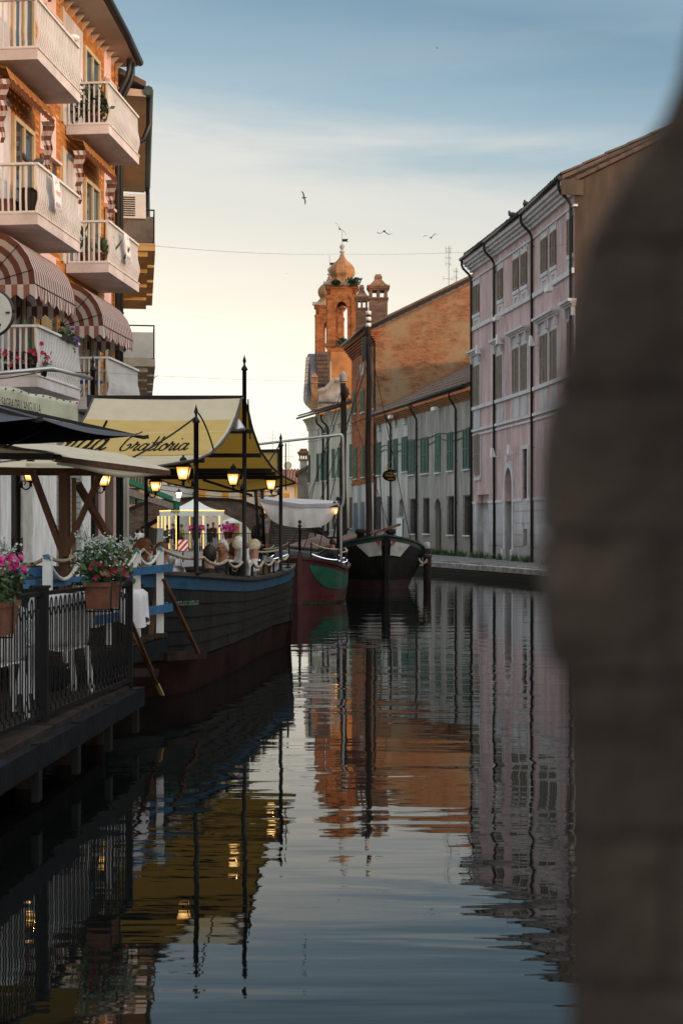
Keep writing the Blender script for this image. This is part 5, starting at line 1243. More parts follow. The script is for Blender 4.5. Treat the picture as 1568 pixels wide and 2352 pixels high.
def ring_band(lo, hi, mb=None, mi=0, close=True, th=0):
    mb = mb or MB(); n = len(lo)
    mb.add(lo + hi, [(i, (i + 1) % n, (i + 1) % n + n, i + n) for i in range(n if close else n - 1)], mi, False); return mb
boat1 = thing('restaurant_boat', 'dark hulled restaurant boat with blue gunwale stripe and yellow awning', 'boat', (-2.4, 19.8, 0))
m_hull = M('black_hull_paint', (.022, .025, .027), .5, .0, 1.6, .18, bscale=9., spec=.15, col2=(.009, .010, .010), streak=True)
m_boot = M('red_bottom_paint', (.022, .010, .008), .7, .25, 2.5, .2, spec=.1); m_hblue = M('blue_stripe_paint', (.018, .075, .145), .55, .2, 4.)
m_gun = M('gunwale_wood', (.055, .047, .04), .55, .25, 4., .3)
tops = inset(loop, 0.0, lambda p: p.z - .04); st0 = inset(loop, .012, lambda p: p.z - .045); st1 = inset(loop, .015, lambda p: p.z - .20)
ring_band(st1, st0).build('blue_stripe', m_hblue, boat1)
NS = 5
for k in range(NS):
    f0, f1 = k / NS, (k + 1) / NS
    zt = lambda p, f=f0: (p.z - .20) * (1 - f) + .42 * f; zb = lambda p, f=f1: (p.z - .20) * (1 - f) + .42 * f
    a = inset(loop, .03 + .05 * f0, zt); b = inset(loop, .012 + .05 * f1, zb); b2 = inset(loop, .034 + .05 * f1, zb)
    mb = ring_band(b, a); ring_band(b2, b, mb); mb.build('strake', m_hull, boat1)
a = inset(loop, .085, .42); b = inset(loop, .13, .05); c_ = inset(loop, .25, -.5)
mb = ring_band(b, a); ring_band(c_, b, mb); mb.build('bottom', m_boot, boat1)
mb = MB(); o1, o0 = inset(loop, -.03, lambda p: p.z), inset(loop, .15, lambda p: p.z); u1, u0 = inset(loop, -.03, lambda p: p.z - .045), inset(loop, .15, lambda p: p.z - .045)
ring_band(o1, o0, mb); ring_band(u1, o1, mb); ring_band(o0, u0, mb); ring_band(u0, u1, mb); mb.build('gunwale', m_gun, boat1)
mb = MB(); ii = inset(loop, .14, lambda p: p.z - .05); dk = inset(loop, .14, .44); ring_band(dk, ii, mb); mb.add(dk, [tuple(range(len(dk)))]); mb.build('deck', m_oldwood, boat1)
for x_, y_ in ((500, 0),): pass
# name painted on the bow
u_ = (SG[2] - SG[1]).normalized(); u_.z = 0; u_.normalize(); n_ = V((u_.y, -u_.x, 0)); base = SG[1] + V((0, 0, 0)); 
cursive('La Comacina', lambda a, b: V((base.x, base.y, 1.055)) + u_ * (a - .06) + n_ * .06 + V((0, 0, b)), M('faded_green_lettering', (.16, .30, .24), .7, .3, 20.), boat1, .13, width=.62)
def gun_at(x):
    for i in range(len(SG) - 1):
        for k in range(40):
            p = SG[i].lerp(SG[i + 1], k / 40)
            if XC + F * p.x / p.y >= x: return p
    return SG[-1]
stn = []
for x in (475, 529, 563, 586, 612, 635, 652, 668):
    p = gun_at(x); q = p + V((-.05, .02, 0)); stn.append(q + V((0, 0, .20)))
    MB().box(q.x - .016, q.x + .016, q.y - .016, q.y + .016, q.z, q.z + .21).box(q.x - .05, q.x + .05, q.y - .05, q.y + .05, q.z, q.z + .012).build('stanchion', m_iron, boat1)
def rope(pts, sag, r=.019, mat=None, parent=None, name='rope', n=10):
    path = []
    for i in range(len(pts) - 1):
        a, b = V(pts[i]), V(pts[i + 1]); s = sag if not isinstance(sag, (list, tuple)) else sag[i]
        for k in range(n):
            t = k / n; path.append(a.lerp(b, t) - V((0, 0, s * 4 * t * (1 - t))))
    path.append(V(pts[-1]))
    return MB().tube(path, r, 7).build(name, mat or m_rope, parent)
gp5 = W(368, 1259, 15.8)
rope([gp5] + stn, [.05, .07, .08, .08, .08, .07, .06, .05], .021, parent=boat1)
rope([W(395, 1279, 19.6), W(490, 1270, 22.4), W(560, 1262, 22.8), W(640, 1263, 23.4)], .04, .018, parent=boat1)
rope([W(15, 1282, 14.5), W(110, 1277, 14.3), W(185, 1262, 15), W(250, 1268, 16), W(330, 1262, 17.), W(372, 1266, 18)], .08, .02, parent=boat1)
# awning
FRp, MRp, BRp = V((-1.73, 16.95, 1.43)), V((-1.34, 19.66, 1.29)), V((-.97, 22.75, 1.26)); FLp, MLp, BLp = V((-3.85, 16.95, 1.4)), V((-3.43, 19.66, 1.3)), V((-3.12, 22.75, 1.3))
awn = thing('boat_awning', 'cream and mustard awning lettered Trattoria on iron poles over the dark boat', 'awning', (-2.4, 19.7, 1.3))
PR = [(15.5, 2.63), (16.95, 2.765), (17.3, 2.80), (17.9, 2.90), (18.4, 3.05), (18.9, 3.25), (19.3, 3.51), (19.6, 3.80), (20., 3.62), (20.3, 3.386), (21., 3.09), (22., 2.896), (22.8, 2.81), (24.4, 2.73)]
def prz(Y):
    for i in range(len(PR) - 1):
        if Y <= PR[i + 1][0]: t = (Y - PR[i][0]) / (PR[i + 1][0] - PR[i][0]); return PR[i][1] * (1 - t) + PR[i + 1][1] * t
    return PR[-1][1]
def xr(Y): return -1.36 - .166 * (19.6 - Y) if Y < 19.6 else -1.36 + .119 * (Y - 19.6)
def xl(Y): return -3.40 - .18 * (19.6 - Y) if Y < 19.6 else -3.40 + .09 * (Y - 19.6)
def aw(s, Y, up=0): return V((xl(Y) + (xr(Y) - xl(Y)) * s, Y, prz(Y) + up - .02 * math.sin(math.pi * s) * (1 if Y < 22.8 else 1 + 4 * (Y - 22.8))))
m_awn = cloth('awning_cloth', (.68, .63, .48), (.54, .345, .06), .28); m_awnp = cloth('awning_panel_cloth', (.58, .45, .18), (.52, .34, .06), .22)
ys = [15.5 + 8.9 * k / 64 for k in range(65)]
mb = MB(); mb.grid(lambda s, t: aw(s, ys[int(round(t * 64))]), 14, 64); mb.build('canopy', m_awn, awn, fixn=False)
if awn.children[0].data.polygons[0].normal.z < 0: awn.children[0].data.flip_normals()
mb = MB(); mb.grid(lambda s, t: aw(.012 + s * (.972 - .012), 17.78 + t * (19.16 - 17.78), .006), 10, 20); o = mb.build('sign_panel', m_awnp, awn, fixn=False)
if o.data.polygons[0].normal.z < 0: o.data.flip_normals()
# seams, hems and purlins
hem = MB()
for s in (0., 1.): hem.tube([aw(s, y) for y in ys], .018, 6)
hem.tube([aw(s / 12, 15.5) for s in range(13)], .018, 6); hem.tube([aw(s / 12, 24.4) for s in range(13)], .03, 6); hem.build('hem', m_gun, awn)
for Y in (15.7, 16.95, 17.6, 20.3, 21.05, 22.0, 22.35, 22.78): MB().beam(aw(0, Y, -.05), aw(1, Y, -.05), .05, .06).build('purlin', m_iron, awn)
MB().beam(aw(.42, 22.85, -.06), aw(.66, 24.35, -.10), .035).build('strut', m_iron, awn)
MB().beam(aw(0, 19.6, -.04), aw(1, 19.6, -.04), .05, .05).build('ridge_pole', m_iron, awn)
bp = MB(); q = [V((-1.72, 23.6, 2.78)), V((-1.02, 23.3, 2.78)), V((-1.02, 23.3, 3.22)), V((-1.72, 23.6, 3.22))]
mb = MB().add(q + [p + V((0, .02, 0)) for p in q], [(0, 1, 2, 3), (4, 5, 6, 7)]); mb.build('back_panel', m_awnp, awn)
for a_, b_ in ((0, 1), (1, 2), (2, 3)): bp.beam(q[a_], q[b_], .05)
bp.build('panel_frame', m_iron, awn)
def pole(p, ztip, parent, r=.030):
    p = V(p); z0 = p.z; zt = ztip - .20
    mb = MB().lathe([(.075, z0 - .01), (.075, z0 + .01), (r, z0 + .015), (r, zt - .02), (r * 1.5, zt - .02), (r * 1.5, zt), (r * 1.1, zt + .02), (r * .5, zt + .05), (r * .45, zt + .075), (r * .85, zt + .105), (r * .7, zt + .13), (r * .25, zt + .17), (.002, zt + .20)], (p.x, p.y, 0), 10)
    return mb.build('pole', m_iron, parent)
for p, zt in ((FRp, 3.44), (MRp, 4.36), (BRp, 3.48), (FLp, 3.3), (MLp, 4.35), (BLp, 3.4)): pole(p, zt, awn)
for a_, b_, sg in ((FRp + V((0, 0, 1.86)), aw(.78, 15.6, .02), .04), (FRp + V((.03, 0, 1.9)), aw(1, 18.05), -.05), (BRp + V((0, 0, 2.05)), aw(.9, 22.4), 0), (BRp + V((.03, 0, 2.05)), BRp + V((.03, 0, 1.3)), 0), (MRp + V((0, 0, 2.45)), MRp + V((.03, -.0, 1.9)), 0)):
    a_, b_ = V(a_), V(b_); MB().tube([a_.lerp(b_, k / 10) + V((.05 if sg == 0 and abs(a_.x - b_.x) < .05 else 0, 0, -sg * 4 * (k / 10) * (1 - k / 10))) * (1 if True else 0) for k in range(11)], .011, 6).build('stay', m_iron, awn)
# bell shaped floodlight under the ridge
o = MB().lathe([(.02, .16), (.05, .12), (.10, .04), (.115, 0), (.10, -.01)], (-1.42, 19.45, 3.30), 12).build('spotlight', m_steel, awn)
# lettering on the panel
def on_aw(a, b, x0, y0=18.08):
    Y = y0 + b; X = x0 + a; s = (X - xl(Y)) / (xr(Y) - xl(Y)); return aw(s, Y, .014)
xT = WX(270, 18.1); wT = WX(438, 18.3) - xT
cursive('Trattoria', lambda a, b: on_aw(a, b * 3.4, xT), m_ink, awn, .22, width=wT * .97, slant=.20)
xN = WX(140, 18.1); cursive('nda', lambda a, b: on_aw(a, b * 3.4, xN), m_ink, awn, .22, width=WX(238, 18.1) - xN, slant=.20)
# lanterns on the poles
def lam(pole_p, xw, yd, lab, right=False, sc=1., Y=None):
    p = V((pole_p.x + (.032 if right else -.032), pole_p.y, WZ(yd, pole_p.y))); return lantern(p, lab, math.pi if right else 0, sc)
lam(FRp, 430, 1109, 'lit lantern on the shorter front pole, largest of the awning lanterns'); lam(MRp, 537, 1120, 'lit lantern on the tall middle pole of the awning'); lam(BRp, 625, 1130, 'lit lantern on the rear pole by the boat tip')
lam(BLp, 354, 1134, 'lit lantern on the far pole in front of the bridge', True); lam(FLp, 67, 1112, 'lit lantern half hidden under the beam by the white pillars', True); lam(MLp, 246, 1122, 'lit lantern on the pole beside the timber brace', True)
# pipe from the tall rear pole across the balconies
MB().tube([MLp + V((0, 0, 2.72)), W(120, 846, 19.2), W(-60, 862, 18.6)], .028, 8).build('cable_pipe', m_steel, label='pale pipe running from the tall rear pole past the lower balcony', cat='pipe')
mb = MB(); mb.tube([MLp + V((0, 0, 2.8)), W(110, 852, 19.2), W(20, 868, 19), W(-40, 872, 18.6)], .008, 5); mb.build('cable', m_gutter, label='thin black cable wound round the pale pipe', cat='cable')
o = MB().box(MLp.x - .07, MLp.x + .09, MLp.y - .09, MLp.y - .03, 4.35 - .47 * 1.55, 4.35 - .36 * 1.55).build('junction_box', m_gutter, awn)

# ------------------------------------------------------------------ pergola with cream sheet, wooden posts
perg = thing('wooden_pergola', 'brown timber pergola post with braces under a sagging cream sheet', 'pergola', (-2.87, 15, .7))
MB().box(-2.97, -2.865, 14.95, 15.05, .7, 2.56).build('post', m_wood, perg)
MB().box(-2.85, -2.81, 15.05, 15.09, .7, 2.5).build('side_post', M('pale_wood', (.26, .16, .08), .7), perg)
MB().beam((-4.4, 15.0, 2.57), (-1.87, 15.25, 2.56), .06, .075).build('beam', m_wood, perg)
MB().beam((-4.4, 12.45, 2.62), (-2.52, 12.5, 2.60), .07, .055).build('beam', m_iron, perg); MB().beam((-2.50, 12.5, 2.58), (-1.86, 15.3, 2.56), .05, .05).build('beam', m_wood, perg)
MB().ball((-2.49, 12.49, 2.60), .022, 8, sc=(2, 1, 1)).build('bolt', m_iron, perg)
for q0, q1 in (((-2.95, 14.98, 1.75), W(75, 1082, 15.0)), ((-2.88, 14.99, 1.76), W(232, 1087, 15.02)), (W(178, 1110, 15.2), W(268, 1265, 15.6))): MB().beam(q0, q1, .075, .06).build('brace', m_wood, perg)
def pgz(s, t):
    X0 = -2.51 + (.65) * t; Y0 = 12.5 + 2.8 * t; X = X0 + (-4.6 - X0) * s; d = (X0 - X)
    rise = .32 * (1 - math.exp(-d / .75)) * (.55 + .45 * t); fold = .012 * math.sin(s * 26 + t * 9) * math.exp(-d * .8)
    return V((X, Y0 - .1 * s, 2.60 + rise + fold - .05 * math.sin(math.pi * t) * math.exp(-d * 3)))
m_sheet = cloth('cream_sheet', (.60, .56, .45), (.42, .28, .06), .18)
mb = MB(); mb.grid(pgz, 40, 24); o = mb.build('sheet', m_sheet, perg, fixn=False)
if o.data.polygons[400].normal.z < 0: o.data.flip_normals()
mb = MB(); mb.grid(lambda s, t: pgz(0, s) + V((.012, 0, -.07 * t)), 24, 2); mb.grid(lambda s, t: pgz(s, 0) + V((0, -.012, -.045 * t)), 24, 2); mb.build('valance', m_sheet, perg, solid=.004)
# cream flap beyond
mb = MB(); mb.grid(lambda s, t: W(60 + 215 * s, 1063 + (12 + 4 * math.sin(s * 3)) * t, 15.9), 10, 3); mb.build('far_flap', m_sheet, perg, solid=.004)

# ------------------------------------------------------------------ charcoal parasol
par = thing('charcoal_parasol', 'large square charcoal parasol jutting in at the picture edge', 'parasol', (-3.35, 12.45, .5))
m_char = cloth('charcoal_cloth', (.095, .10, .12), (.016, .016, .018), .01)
ap = V((-3.35, 12.45, 3.16)); K = [V((-1.81, 13.0, 2.82)), V((-2.32, 10.9, 2.82)), V((-4.89, 11.9, 2.82)), V((-4.38, 14.0, 2.82))]
mb = MB()
for i in range(4):
    a, b = K[i], K[(i + 1) % 4]; n = 10
    def pf(u, v, a=a, b=b):
        e = a.lerp(b, v); p = ap.lerp(e, u); return p + V((0, 0, -.10 * u * math.sin(math.pi * v) * .55 - .05 * math.sin(math.pi * u)))
    mb.grid(pf, n, n)
o = mb.build('canopy', m_char, par, fixn=False)
for pl_ in o.data.polygons: pass
bm = bmesh.new(); bm.from_mesh(o.data)
for f in bm.faces:
    f.normal_update()
    if f.normal.z < 0: f.normal_flip()
bm.to_mesh(o.data); bm.free()
for k in K: MB().beam(ap - V((0, 0, .04)), k - V((0, 0, .02)), .022, .03).build('rib', m_iron, par); MB().beam((ap.x, ap.y, 2.5), ap.lerp(k, .55) - V((0, 0, .05)), .018).build('strut', m_iron, par)
MB().tube([(ap.x, ap.y, .5), (ap.x, ap.y, 3.1)], .03, 8).build('mast', m_iron, par); MB().lathe([(.3, .5), (.3, .56), (.06, .6)], (ap.x, ap.y, 0), 12).build('base', m_iron, par)
for k in (0, 1): MB().beam(K[k] - V((0, 0, .02)), K[k] + (K[k] - ap).normalized() * .05, .035).build('rib_tip', m_iron, par)

# ------------------------------------------------------------------ near terrace on stilts with its iron railing
TZ = .53
ter = thing('timber_terrace', 'dark timber terrace on stilts over the water', 'terrace', (-3.2, 11, 0))
e0, e1 = V((-2.32, 7.2, 0)), V((-1.93, 13.25, 0)); tu = (e1 - e0).normalized(); tn = V((tu.y, -tu.x, 0))
for k in range(26):
    p = e0 + tu * (k * .235); 
    if (p - e0).length > (e1 - e0).length - .2: break
    q = [p - tn * 2.5, p, p + tu * .22, p + tu * .22 - tn * 2.5]; MB().hexa([v + V((0, 0, TZ - .05)) for v in q] + [v + V((0, 0, TZ + R.uniform(-.003, .003))) for v in q]).build('deck_plank', m_oldwood, ter)
m_beam = M('painted_beam', (.010, .012, .014), .7, .25, 4., .3, spec=.12)
MB().beam(e0 + tn * .05 + V((0, 0, TZ - .12)), e1 + tn * .05 + V((0, 0, TZ - .12)), .10, .17).build('edge_beam', m_beam, ter)
MB().beam(e0 - tn * .25 + V((0, 0, TZ - .30)), e1 - tn * .25 - tu * .5 + V((0, 0, TZ - .30)), .14, .18).build('joist', m_oldwood, ter)
MB().beam(e0 - tn * .9 + V((0, 0, TZ - .32)), e1 - tn * .9 + V((0, 0, TZ - .32)), .14, .18).build('joist', m_oldwood, ter)
for k in range(6):
    p = e0 + tu * (.4 + k * 1.08) - tn * .3; MB().beam(p + V((0, 0, -.8)), p + V((0, 0, TZ - .2)), .16, .16).build('stilt', m_oldwood, ter)
    MB().beam(p - tn * 1.2 + V((0, 0, TZ - .13)), p + tn * .28 + V((0, 0, TZ - .13)), .09, .12).build('cross_beam', m_oldwood, ter); MB().beam(p + tn * .37 + V((0, 0, TZ - .42)), p + tn * .37 + V((0, 0, TZ - .02)), .05, .12).build('bracket', m_iron, ter)
rail = thing('iron_railing', 'black wrought iron terrace railing of looped bars', 'railing', (-2.1, 11.5, TZ))
pl0, pr0 = V((-2.23, 10.6, 0)), V((-1.945, 13.07, 0)); ru = (pr0 - pl0).normalized(); pn0 = pl0 - ru * 2.4
def rpost(p, w, z1): return MB().box(p.x - w, p.x + w, p.y - w, p.y + w, TZ, z1).box(p.x - w * 1.25, p.x + w * 1.25, p.y - w * 1.25, p.y + w * 1.25, z1, z1 + .02).build('post', m_iron, rail)
rpost(pl0, .045, 1.53); rpost(pr0, .028, 1.47); rpost(pn0, .045, 1.53)
for a, b, za, zb in ((pl0, pr0, 1.49, 1.46), (pn0, pl0, 1.49, 1.49)):
    MB().beam(a + V((0, 0, za)), b + V((0, 0, zb)), .045, .03).build('top_rail', m_iron, rail); MB().beam(a + V((0, 0, TZ + .05)), b + V((0, 0, TZ + .05)), .04, .03).build('bottom_rail', m_iron, rail)
l0 = MB(); r = .0058; z0, z1 = TZ + .065, 1.46; w = .033
path = [(-w, 0, z0 + .12)] + [(-w, 0, z0 + .2), (-w, 0, z1 - .16)] + [(-w * math.cos(t), 0, z1 - .16 + .075 * math.sin(t)) for t in [math.pi * k / 8 for k in range(1, 8)]] + [(w, 0, z1 - .16), (w, 0, z0 + .2), (w, 0, z0 + .12)] + [(w * math.cos(t), 0, z0 + .12 - .075 * math.sin(t)) for t in [math.pi * k / 8 for k in range(1, 8)]] + [(-w, 0, z0 + .12)]
l0.tube(path, r, 5); 
for zc in (z1 - .075, z0 + .06):
    l0.tube([(.055 + .024 * math.cos(t), 0, zc + .068 * math.sin(t)) for t in [2 * math.pi * k / 12 for k in range(13)]], r * .9, 5)
ra = math.atan2(ru.y, ru.x)
loop0 = l0.build('bar_loop', m_iron, rail, origin=(0, 0, 0)); n = 22; st = (pr0 - pl0).length / n
loop0.location = pl0 + ru * st * .5 - ORG[rail.name]; loop0.rotation_euler = (0, 0, ra); loop0.location.z = -ORG[rail.name].z
for k in range(1, n): part_copy(loop0, rail, pl0 + ru * st * (k + .5), ra)
for k in range(21): part_copy(loop0, rail, pl0 - ru * st * (k + .5), ra)
# end railing running inwards from the corner post
rt = V((-1.945, 13.07, 0)); rn = rt - tn * 1.1
MB().beam(rt + V((0, 0, 1.46)), rn + V((0, 0, 1.46)), .04, .03).build('top_rail', m_iron, rail); 
for k in range(9): part_copy(loop0, rail, rt.lerp(rn, (k + .6) / 9.5), math.atan2(-tn.y, -tn.x))
# white plastic chairs
m_plast = M('white_plastic', (.62, .63, .64), .4, .04, 3.)
def chair_parts(t):
    mb = MB(); mb.grid(lambda u, v: V((-.22 + .44 * u, -.21 + .42 * v, .43 + .015 * math.cos(u * 6.28) - .02 * v + (-.03 * (1 - v) if v < .2 else 0))), 8, 8); mb.build('seat', m_plast, t, solid=.012)
    def bk(u, v): x = -.25 + .5 * u; return V((x * (1 - .12 * max(0, v - .7) / .3), .20 + .10 * v - .10 * abs(2 * u - 1) ** 2, .43 + .46 * v * (1 - .10 * abs(2 * u - 1) ** 3)))
    mb = MB(); mb.grid(bk, 12, 8); mb.build('backrest', m_plast, t, solid=.014)
    for s in (-1, 1):
        mb = MB(); mb.tube(smooth_path([(s * .24, .18, .66), (s * .27, .05, .67), (s * .27, -.15, .66), (s * .25, -.22, .60), (s * .235, -.2, .43)], 4), .026, 8, flat=.5); mb.build('armrest', m_plast, t)
        for y in (-.2, .2): MB().beam((s * .21, y, .43), (s * .25, y * 1.15, 0), .045, .03).build('leg', m_plast, t)
ch0 = thing('plastic_chair', 'white plastic chair behind the middle of the near railing', 'chair', (0, 0, 0), 'plastic chairs on the terrace'); chair_parts(ch0)
ch0.location = (-2.47, 12.3, TZ); ch0.rotation_euler = (0, 0, math.radians(-150))
dup(ch0, (-2.78, 12.75, TZ), math.radians(-120), 'shaded white plastic chair between the two brighter chairs'); dup(ch0, (-2.70, 10.9, TZ), math.radians(-155), 'white plastic chair behind the flower box at the picture edge')
dup(ch0, (-2.86, 9.7, TZ), math.radians(170), 'white plastic chair nearest the camera at the picture edge')
# flower boxes hung on the railing
def fbox(p, L_, label, nw, nr, rm, spread, hgt):
    t = thing('flower_box', label, 'flower box', p); p = V(p); u = ru
    q = [p - u * L_ / 2 + tn * .01, p + u * L_ / 2 + tn * .01, p + u * L_ / 2 + tn * .21, p - u * L_ / 2 + tn * .21]; g = .03
    cen_ = sum(q, V()) / 4; low = [cen_ + (v - cen_) * .84 for v in q]
    MB().hexa(low + [v + V((0, 0, .19)) for v in q]).hexa([cen_ + (v - cen_) * 1.06 + V((0, 0, .185)) for v in q] + [cen_ + (v - cen_) * 1.06 + V((0, 0, .22)) for v in q]).build('trough', m_terra, t)
    for s in (-.3, .3): a = p + u * L_ * s; MB().tube([a + tn * .02 + V((0, 0, .24)), a + tn * .22 + V((0, 0, .22)), a + tn * .21 + V((0, 0, -.02)), a + V((0, 0, -.02))], .007, 5).build('hanger', m_iron, t)
    mb = MB(); c = cen_ + V((0, 0, .30))
    for k in range(950): s = R.uniform(-.5, .5); sprig(mb, c + u * L_ * s * 1.1 + V((0, 0, R.uniform(-.03, hgt * .5))), 1, spread * .45, spread * .45, .05, .055, (0, 0, 1))
    mb.build('foliage', [m_leaf, m_leafd], t)
    st_ = MB(); fl = MB()
    for k in range(nw):
        s = R.uniform(-.55, .55); b = c + u * L_ * s * .9; d = V((R.gauss(0, .42), R.gauss(0, .42), R.uniform(.35, 1.1))); d = d.normalized() * hgt * R.uniform(.5, 1.25); tip = b + d
        st_.beam(b, tip, .003)
        for _ in range(11):
            pp = tip + V((R.gauss(0, .035), R.gauss(0, .035), R.gauss(0, .03))); flower(fl, pp, .011, 0); st_.beam(tip - d * .15, pp, .002)
    st_.build('stems', m_leaf, t, kind='stuff'); fl.build('white_blossom', m_petw, t, kind='stuff')
    fr2 = MB()
    for k in range(nr):
        s = R.uniform(-.6, .6) if rm is m_petr else R.choice((-.2, .05, .3)) + R.gauss(0, .06); flower(fr2, c + u * L_ * s + tn * R.uniform(-.05, .16) + V((0, 0, R.uniform(-.05, hgt * .35) if rm is m_petr else R.uniform(.10, .22))), .026, 0)
    fr2.build('petunia_blossom', rm, t, kind='stuff')
    return t
fbox(pl0.lerp(pr0, .50) + V((0, 0, 1.31)), .44, 'terracotta flower box with airy white blossom and dark red petunias near the railing end', 48, 60, m_petr, .2, .30)
fbox(pl0 - ru * 1.45 + V((0, 0, 1.28)), .70, 'terracotta flower box with magenta and white flowers at the picture edge', 45, 120, m_petm, .2, .26)

# ------------------------------------------------------------------ gangway with white posts
gw = thing('gangway', 'gangway with white posts, blue rails and white rope onto the dark boat', 'gangway', (-2.3, 14.5, .6))
posts = [W(110, 1282, 12.2), W(186, 1278, 13.6), W(252, 1264, 14.5), W(315, 1267, 15.3), W(368, 1262, 15.8)]
bots = [1.2, 1.2, .75, .70, .72]
for p, b in zip(posts, bots): MB().box(p.x - .037, p.x + .037, p.y - .037, p.y + .037, b, p.z).prism([(p.x - .037, p.y - .037, p.z), (p.x + .037, p.y - .037, p.z), (p.x + .037, p.y + .037, p.z), (p.x - .037, p.y + .037, p.z)], (0, 0, .012)).build('post', m_white, gw)
MB().beam(W(296, 1313, 15.05) + V((.05, -.06, 0)), W(386, 1303, 16.0) + V((.05, -.06, 0)), .03, .085).build('rail', m_blue, gw); MB().beam(W(222, 1425, 14.0), W(386, 1394, 16.0) + V((.05, -.06, 0)), .03, .09).build('rail', m_blue, gw)
MB().beam(W(15, 1318, 12.0), W(120, 1312, 12.4), .05, .07).build('rail', m_blue, gw); MB().beam(W(60, 1343, 12.0), W(215, 1330, 13.8), .05, .07).build('rail', m_blue, gw)
MB().beam((-2.55, 12.6, .63), (-2.0, 15.9, .68), .12, .15).build('floor_beam', m_beam, gw); MB().beam((-3.3, 12.8, .63), (-2.8, 15.7, .68), .12, .15).build('floor_beam', m_beam, gw)
for k in range(13):
    p = V((-2.55, 12.65, .72)).lerp(V((-2.0, 15.85, .77)), k / 12.5); MB().hexa([p + V((-.85, .05, 0)), p + V((.05, -.08, 0)), p + V((.09, .14, 0)), p + V((-.81, .27, 0)), p + V((-.85, .05, .035)), p + V((.05, -.08, .035)), p + V((.09, .14, .035)), p + V((-.81, .27, .035))]).build('deck_plank', m_oldwood, gw)
tp = [p + V((0, -.03, .0)) for p in posts]
rope(tp, [.20, .17, .17, .15], .018, m_ropew, gw)
for p in tp: 
    mb = MB(); mb.lathe([(.03, -.005), (.03, .02)], p, 8); mb.tube([p + V((-.03, -.03, .02)), p + V((.02, -.04, .035)), p + V((.035, -.02, -.02))], .007, 5); mb.build('rope_tie', M('blue_cord', (.12, .30, .45), .8) if p is tp[0] else bpy.data.materials['blue_cord'], gw)
MB().beam(W(376, 1330, 15.75), W(455, 1500, 16.4), .045, .03).build('brace', m_wood, gw); MB().beam(W(364, 1330, 15.9), W(342, 1490, 15.6), .05, .03).build('brace', m_wood, gw)
MB().beam(W(380, 1508, 16.2), W(470, 1503, 16.9), .06, .10).build('landing_beam', m_oldwood, gw)
def stick(p, q, name, label): return MB().beam(p, q, .035, .022).build(name, m_wood, label=label, cat='oar')
stick(W(296, 1415, 13.6), W(349, 1540, 14.3), 'plank', 'slanting brown plank from the gangway down to the water')
oar = thing('oar', 'wooden oar hanging with its pale tip above the water', 'oar', W(345, 1525, 14.4)); MB().tube([W(290, 1428, 13.9), W(362, 1572, 14.4)], .016, 6).build('shaft', m_wood, oar); MB().beam(W(361, 1570, 14.4), W(373, 1597, 14.45), .06, .015).build('blade', M('pale_blade', (.30, .19, .09), .6), oar)
MB().beam(W(305, 1545, 14.2), W(360, 1545, 14.6), .05, .08).build('mooring_beam', m_oldwood, label='dark beam at the water below the gangway', cat='beam')
# small table with white cloth behind the gangway posts
tb = thing('small_table', 'small table with white cloth beside the gangway posts', 'table', (-2.28, 14.7, .74)); c = V((-2.30, 14.75, 1.33)); m_linen = M('white_linen', (.62, .62, .66), .9, .06, 6.)
def tc_(u, v):
    th = 2 * math.pi * u; r = .24 + .13 * 0; sq = 1 / max(abs(math.cos(th)), abs(math.sin(th)))
    if v < .3: k = v / .3; return c + V((math.cos(th) * sq * .26 * k, math.sin(th) * sq * .26 * k, 0))
    k = (v - .3) / .7; fl = .03 * math.sin(th * 9) * k; dr = .28 + .10 * abs(math.sin(2 * th)); return c + V((math.cos(th) * (sq * .26 + fl + .02 * k), math.sin(th) * (sq * .26 + fl + .02 * k), -dr * k))
MB().grid(tc_, 60, 8).build('tablecloth', m_linen, tb); MB().tube([c + V((0, 0, -.56)), c + V((0, 0, -.01))], .04, 8).build('leg', m_iron, tb)

# ------------------------------------------------------------------ boats 2 and 3
def hull(outline_half, stem, axis, zg, levels, insets, name_parts, parent, mats, rake=0.):
    """outline_half: (a along axis, b half beam); builds bands between levels, both sides, as separate planks"""
    ax_ = V((axis[0], axis[1], 0)).normalized(); sd = V((ax_.y, -ax_.x, 0)); st = V((stem[0], stem[1], 0)); hp = smooth_path([(a, b, 0) for a, b in outline_half], 4); aL = hp[-1].x
    def P(p, side, lv):
        z = levels[lv](p.x) if callable(levels[lv]) else levels[lv]; i = insets[lv]; b = max(p.y - i * min(1, p.y / .5), 0.0); a = p.x + (rake * (zg(0) - z) if p.x < 1. else 0) * (1 - min(1, p.x)); return st + ax_ * a + sd * side * b + V((0, 0, z))
    for lv in range(len(levels) - 1):
        for side in (1, -1):
            mb = MB(); A = [P(p, side, lv) for p in hp]; B = [P(p, side, lv + 1) for p in hp]; n = len(A)
            B = [v + sd * side * .012 for v in B] if name_parts[lv] == 'strake' else B
            mb.add(A + B, [(i, i + 1, n + i + 1, n + i) for i in range(n - 1)]); mb.build(name_parts[lv], mats[lv], parent)
    return hp, P, st, ax_, sd
boat2 = thing('red_boat', 'small red boat with green side panels and white canopy', 'boat', (-1.05, 38.5, 0))
m_red = M('red_hull_paint', (.065, .012, .011), .45, .25, 2.5, .15, bscale=8.); m_grn = M('green_hull_paint', (.008, .078, .047), .45, .2, 3., .1, bscale=8.); m_alg = M('waterline_algae', (.035, .045, .022), .9, .4, 6., .5)
z2 = lambda a: 1.16 - .27 * min(1, a / .9) + .02 * max(0, a - 3)
